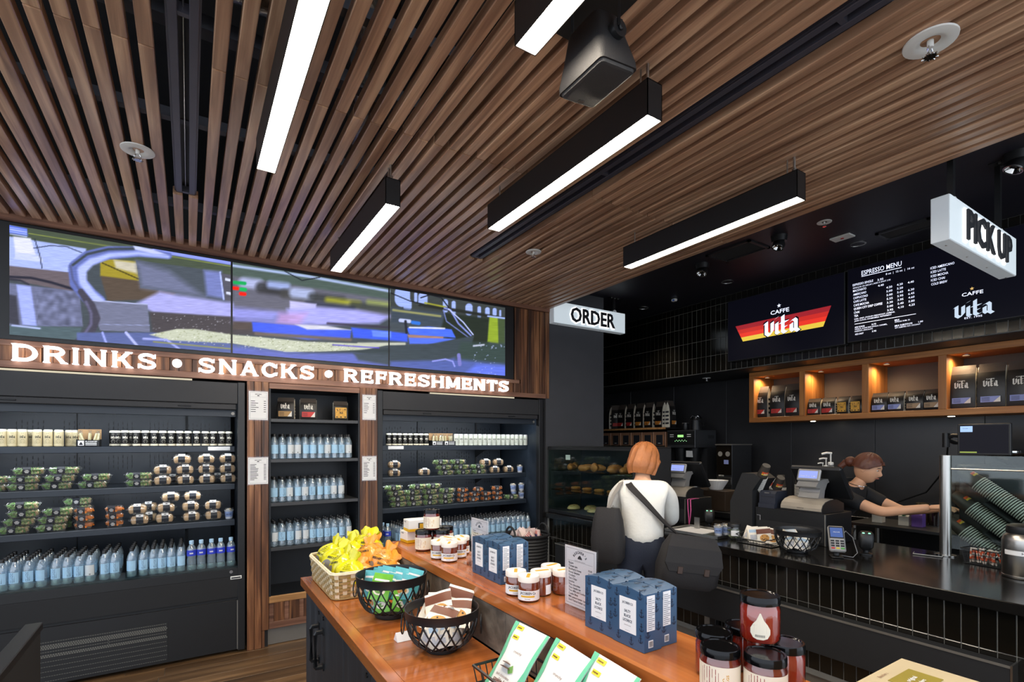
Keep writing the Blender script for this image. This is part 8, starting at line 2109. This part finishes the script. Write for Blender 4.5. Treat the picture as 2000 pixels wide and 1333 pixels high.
# ---- customer, seen from behind, bending to the till with a tablet in both hands
cp_ = Vector((2.60, 2.44, 0)); cyaw = math.radians(-46)       # faces +y turned towards the counter
w = thing('person', 'customer with light auburn hair and white jumper, seen from behind at the counter', 'person', cp_, cyaw)
sc = .985
PJ = [((0, -.02, .90), (.135, .10)), ((0, -.015, 1.0), (.12, .09)), ((0, .0, 1.12), (.135, .095)), ((0, .03, 1.24), (.15, .095)), ((0, .045, 1.315), (.07, .065)), ((0, .07, 1.37), .048), ((0, .095, 1.44), .052),
      ((.135, .035, 1.27), .062), ((.175, .06, 1.225), .050), ((.195, .15, 1.05), .040), ((.17, .32, 1.06), .032), ((.135, .385, 1.075), .026),
      ((-.135, .035, 1.27), .062), ((-.175, .06, 1.225), .050), ((-.195, .15, 1.05), .040), ((-.15, .32, 1.06), .032), ((-.10, .385, 1.075), .026),
      ((.085, -.015, .82), .088), ((.095, .015, .48), .06), ((.095, -.02, .10), .042), ((.095, .08, .035), .032), ((.095, .13, .03), .026),
      ((-.085, -.015, .82), .088), ((-.095, -.02, .48), .06), ((-.10, -.06, .10), .042), ((-.10, .04, .035), .032), ((-.10, .09, .03), .026)]
PE = [(0, 1), (1, 2), (2, 3), (3, 4), (4, 5), (5, 6), (3, 7), (7, 8), (8, 9), (9, 10), (10, 11), (3, 12), (12, 13), (13, 14), (14, 15), (15, 16), (0, 17), (17, 18), (18, 19), (19, 20), (20, 21), (0, 22), (22, 23), (23, 24), (24, 25), (25, 26)]
b = MB(); v, f = skin(PJ, PE); b.add(v, f, 0, True)
HT = Matrix.Translation((0.012, .115, 1.478)) @ Matrix.Rotation(-.45, 4, 'Z') @ Matrix.Rotation(-.22, 4, 'X')
head(b, HT)
for s, p in ((1, (.135, .385, 1.075)), (-1, (-.10, .385, 1.075))): hand(b, Matrix.Translation(p) @ Matrix.Rotation(s * .5, 4, 'Z') @ Matrix.Rotation(s * 1.2, 4, 'Y'), .55, -s)
b.build('body', SK, w)
def inflate(J, idx, k, add=.0): return [(J[i][0], tuple((q * k + add) for q in (J[i][1] if isinstance(J[i][1], tuple) else (J[i][1], J[i][1])))) for i in idx]
jm = mat('white_jumper', '#e4e2da', .8, var=.06, vs=30, bump=.4, bs=60)
ids = [0, 1, 2, 3, 4, 7, 8, 9, 10, 12, 13, 14, 15]; mp = {j: i for i, j in enumerate(ids)}
J = inflate(PJ, ids, 1.06, .016); J[0] = ((0, -.02, .88), (.158, .122)); J[4] = ((0, .045, 1.325), (.075, .07))
v, f = skin(J, [(mp[a], mp[c]) for a, c in PE if a in mp and c in mp]); MB().add(v, f, 0, True).build('jumper', jm, w)
tr = mat('navy_trousers', '#1c2333', .75, var=.15, bump=.2); ids = [0, 1, 17, 18, 19, 22, 23, 24]; mp = {j: i for i, j in enumerate(ids)}
J = inflate(PJ, ids, 1.05, .012); J[0] = ((0, -.02, .90), (.148, .114)); J[1] = ((0, -.015, 1.05), (.130, .100)); v, f = skin(J, [(mp[a], mp[c]) for a, c in PE if a in mp and c in mp]); MB().add(v, f, 0, True).build('trousers', tr, w)
for (x, y) in ((.095, .03), (-.10, -.01)):
    m = MB(); m.loft([[(x + px * .048, y + py * .13 + .02, 0.001) for px, py in ((-1, -.7), (1, -.7), (1, .6), (.5, 1), (-.5, 1), (-1, .6))], [(x + px * .05, y + py * .13 + .02, .03) for px, py in ((-1, -.7), (1, -.7), (1, .6), (.5, 1), (-.5, 1), (-1, .6))], [(x + px * .046, y + py * .10, .07) for px, py in ((-1, -.75), (1, -.75), (1, .3), (.5, .5), (-.5, .5), (-1, .3))]], 0, True); m.build('shoe', M['black'], w)
hm = mat('auburn_hair', '#a8683a', .5, var=.3, vs=26, bump=.5, bs=70); m = MB(); hair_cap(m, HT, .115, 1.18); m.build('hair', hm, w)
W2 = w.matrix_basis.copy() if False else Matrix.Translation(cp_) @ Matrix.Rotation(cyaw, 4, 'Z')
def strap(mb, pts, wd=.022, th=.004):
    pts = [Vector(p) for p in pts]; R_ = []
    for i, p in enumerate(pts):
        d = (pts[min(i + 1, len(pts) - 1)] - pts[max(i - 1, 0)]).normalized(); nrm = Vector((p.x * .9, p.y - .02, 0.25)).normalized(); u = d.cross(nrm).normalized()
        R_.append([p + u * wd - nrm * th, p + u * wd + nrm * th, p - u * wd + nrm * th, p - u * wd - nrm * th])
    mb.loft(R_, 0, True)
cv = mat('black_canvas', '#211f20', .75, var=.15, bump=.25, bs=200); gs = mat('grey_webbing', '#8d8984', .7)
def soft_bag(nm, lab, c, rz, wd, dp, ht, flap, tilt=0):
    loc = W2 @ Vector(c); t = thing(nm, lab, 'bag', loc, cyaw + rz, rot=(0, tilt, cyaw + rz)); m = MB()
    m.loft([rrect(wd * .80, dp * .7, 0, dp * .3, 5), rrect(wd * 1.0, dp * 1.0, ht * .10, dp * .45, 5), rrect(wd * 1.04, dp * 1.05, ht * .4, dp * .45, 5), rrect(wd * .92, dp * .8, ht * .78, dp * .38, 5), rrect(wd * .72, dp * .4, ht, dp * .18, 5)], 0, True); m.build('bag_body', cv, t)
    if flap:
        m = MB(); m.loft([[(x, -dp * y_ , z) for x in (-wd * kx, -wd * kx * .4, wd * kx * .4, wd * kx)] + [(x, -dp * y_ + .008, z) for x in (wd * kx, wd * kx * .4, -wd * kx * .4, -wd * kx)] for kx, y_, z in ((.36, .16, ht * 1.01), (.44, .44, ht * .80), (.48, .555, ht * .50), (.40, .56, ht * .34))], 0, False); m.build('flap', cv, t)
        for s in (-1, 1): m = MB(); m.box((s * wd * .22 - .018, -dp * .585, ht * .30), (s * wd * .22 + .018, -dp * .545, ht * .44), 0, .003); m.build('buckle', mat('dull_buckle', '#4a3c36', .35, .6), t)
    return t
mb_ = soft_bag('messenger_bag', 'large black messenger bag slung at the right hip of the customer', (.26, -.14, .665), .35, .40, .15, .33, True, .14)
st = MB(); strap(st, [(.22, -.03, .99), (.13, -.115, 1.08), (.02, -.118, 1.20), (-.075, -.085, 1.295), (-.11, .02, 1.335), (-.09, .12, 1.28)]); o_ = st.build('strap', cv, None); o_.data.transform((Matrix.Translation(mb_.location) @ Matrix.Rotation(mb_.rotation_euler.z, 4, 'Z') @ Matrix.Rotation(mb_.rotation_euler.y, 4, 'Y')).inverted() @ W2); o_.parent = mb_
bp_ = soft_bag('shoulder_bag', 'black soft shoulder bag hanging at the left side of the customer', (-.225, -.13, .80), -.30, .22, .13, .36, False)
st = MB(); strap(st, [(-.225, -.13, 1.15), (-.19, -.10, 1.24), (-.145, -.035, 1.315), (-.14, .05, 1.33), (-.17, .09, 1.25), (-.215, .03, 1.12)], .018); o_ = st.build('strap', gs, None); o_.data.transform((Matrix.Translation(bp_.location) @ Matrix.Rotation(bp_.rotation_euler.z, 4, 'Z')).inverted() @ W2); o_.parent = bp_
tl = W2 @ Vector((.02, .465, 1.085)); t = thing('tablet', 'dark tablet held in both hands by the customer', 'tablet', tl, cyaw, rot=(.55, 0, cyaw)); MB().box((-.12, -.08, -.004), (.12, .08, .004), 0, .003).build('case', M['black'], t); MB().box((-.108, -.068, .004), (.108, .068, .0046)).build('screen', mat('tablet_screen', '#20242c', .1), t)

# ---- barista, leaning along the counter with both arms stretched out
q_ = Vector((4.50, 2.14, 0)); byaw = PI
w = thing('person', 'barista in a black shirt with tied-back auburn hair, reaching along the counter', 'person', q_, byaw)
PJ = [((0, 0, .93), (.13, .10)), ((0, .03, 1.02), (.115, .09)), ((0, .08, 1.10), (.125, .092)), ((0, .14, 1.18), (.145, .092)), ((0, .175, 1.235), (.07, .065)), ((0, .205, 1.275), .046), ((0, .23, 1.325), .05),
      ((.135, .15, 1.19), .06), ((.18, .19, 1.16), .052), ((.20, .44, 1.08), .040), ((.17, .66, 1.13), .030), ((.16, .72, 1.145), .025),
      ((-.135, .15, 1.19), .06), ((-.18, .19, 1.16), .052), ((-.20, .42, 1.06), .040), ((-.12, .63, 1.10), .030), ((-.105, .69, 1.115), .025),
      ((.085, .0, .84), .088), ((.095, .03, .48), .06), ((.095, -.02, .10), .042), ((.095, .08, .035), .032), ((.095, .13, .03), .026),
      ((-.085, .0, .84), .088), ((-.095, .03, .48), .06), ((-.10, -.02, .10), .042), ((-.10, .08, .035), .032), ((-.10, .13, .03), .026)]
b = MB(); v, f = skin(PJ, PE); b.add(v, f, 0, True)
HT = Matrix.Translation((0, .262, 1.395)) @ Matrix.Rotation(.12, 4, 'Z') @ Matrix.Rotation(-.30, 4, 'X')
head(b, HT)
for s, p in ((1, (.16, .72, 1.145)), (-1, (-.105, .69, 1.115))): hand(b, Matrix.Translation(p) @ Matrix.Rotation(.15, 4, 'X') @ Matrix.Rotation(s * .3, 4, 'Y'), .35, -s)
b.build('body', SK, w)
bs = mat('black_shirt', '#17171a', .8, var=.2, bump=.2); ids = [0, 1, 2, 3, 4, 7, 8, 12, 13]; mp = {j: i for i, j in enumerate(ids)}
J = inflate(PJ, ids, 1.05, .014); J[4] = ((0, .172, 1.228), (.074, .07)); ex = [((.195, .33, 1.115), .058), ((-.195, .32, 1.10), .058)]
v, f = skin(J + ex, [(mp[a], mp[c]) for a, c in PE if a in mp and c in mp] + [(mp[8], len(J)), (mp[13], len(J) + 1)]); MB().add(v, f, 0, True).build('shirt', bs, w)
ids = [0, 17, 18, 19, 22, 23, 24]; mp = {j: i for i, j in enumerate(ids)}; J = inflate(PJ, ids, 1.05, .012); v, f = skin(J, [(mp[a], mp[c]) for a, c in PE if a in mp and c in mp]); MB().add(v, f, 0, True).build('trousers', mat('black_trousers', '#191a1d', .8), w)
for x in (.095, -.10):
    m = MB(); m.loft([[(x + px * .048, .05 + py * .13, 0.001) for px, py in ((-1, -.7), (1, -.7), (1, .6), (.5, 1), (-.5, 1), (-1, .6))], [(x + px * .05, .05 + py * .13, .03) for px, py in ((-1, -.7), (1, -.7), (1, .6), (.5, 1), (-.5, 1), (-1, .6))], [(x + px * .046, .03 + py * .10, .07) for px, py in ((-1, -.75), (1, -.75), (1, .3), (.5, .5), (-.5, .5), (-1, .3))]], 0, True); m.build('shoe', M['black'], w)
hb_ = mat('dark_auburn_hair', '#5a3020', .5, var=.35, vs=26, bump=.5, bs=70); m = MB(); hair_cap(m, HT, 0.0, 1.03, tex=.003); m.M = HT; m.grid(lambda u, v: (.042 * math.sin(PI * v) * math.cos(2 * PI * u), -.125 + .04 * math.sin(PI * v) * math.sin(2 * PI * u), .01 + .042 * math.cos(PI * v)), 18, 12); m.tube([(0, -.15, .0), (.01, -.175, -.05), (.0, -.165, -.12)], [.028, .024, .008], 8); m.build('hair', hb_, w)
m = MB(); m.tube([(.066 * math.sin(a), .195 + .062 * math.cos(a), 1.262 - .016 * math.cos(a)) for a in [2 * PI * i / 28 for i in range(28)]], .0028, 6, closed=True); m.build('necklace', M['chrome'], w)
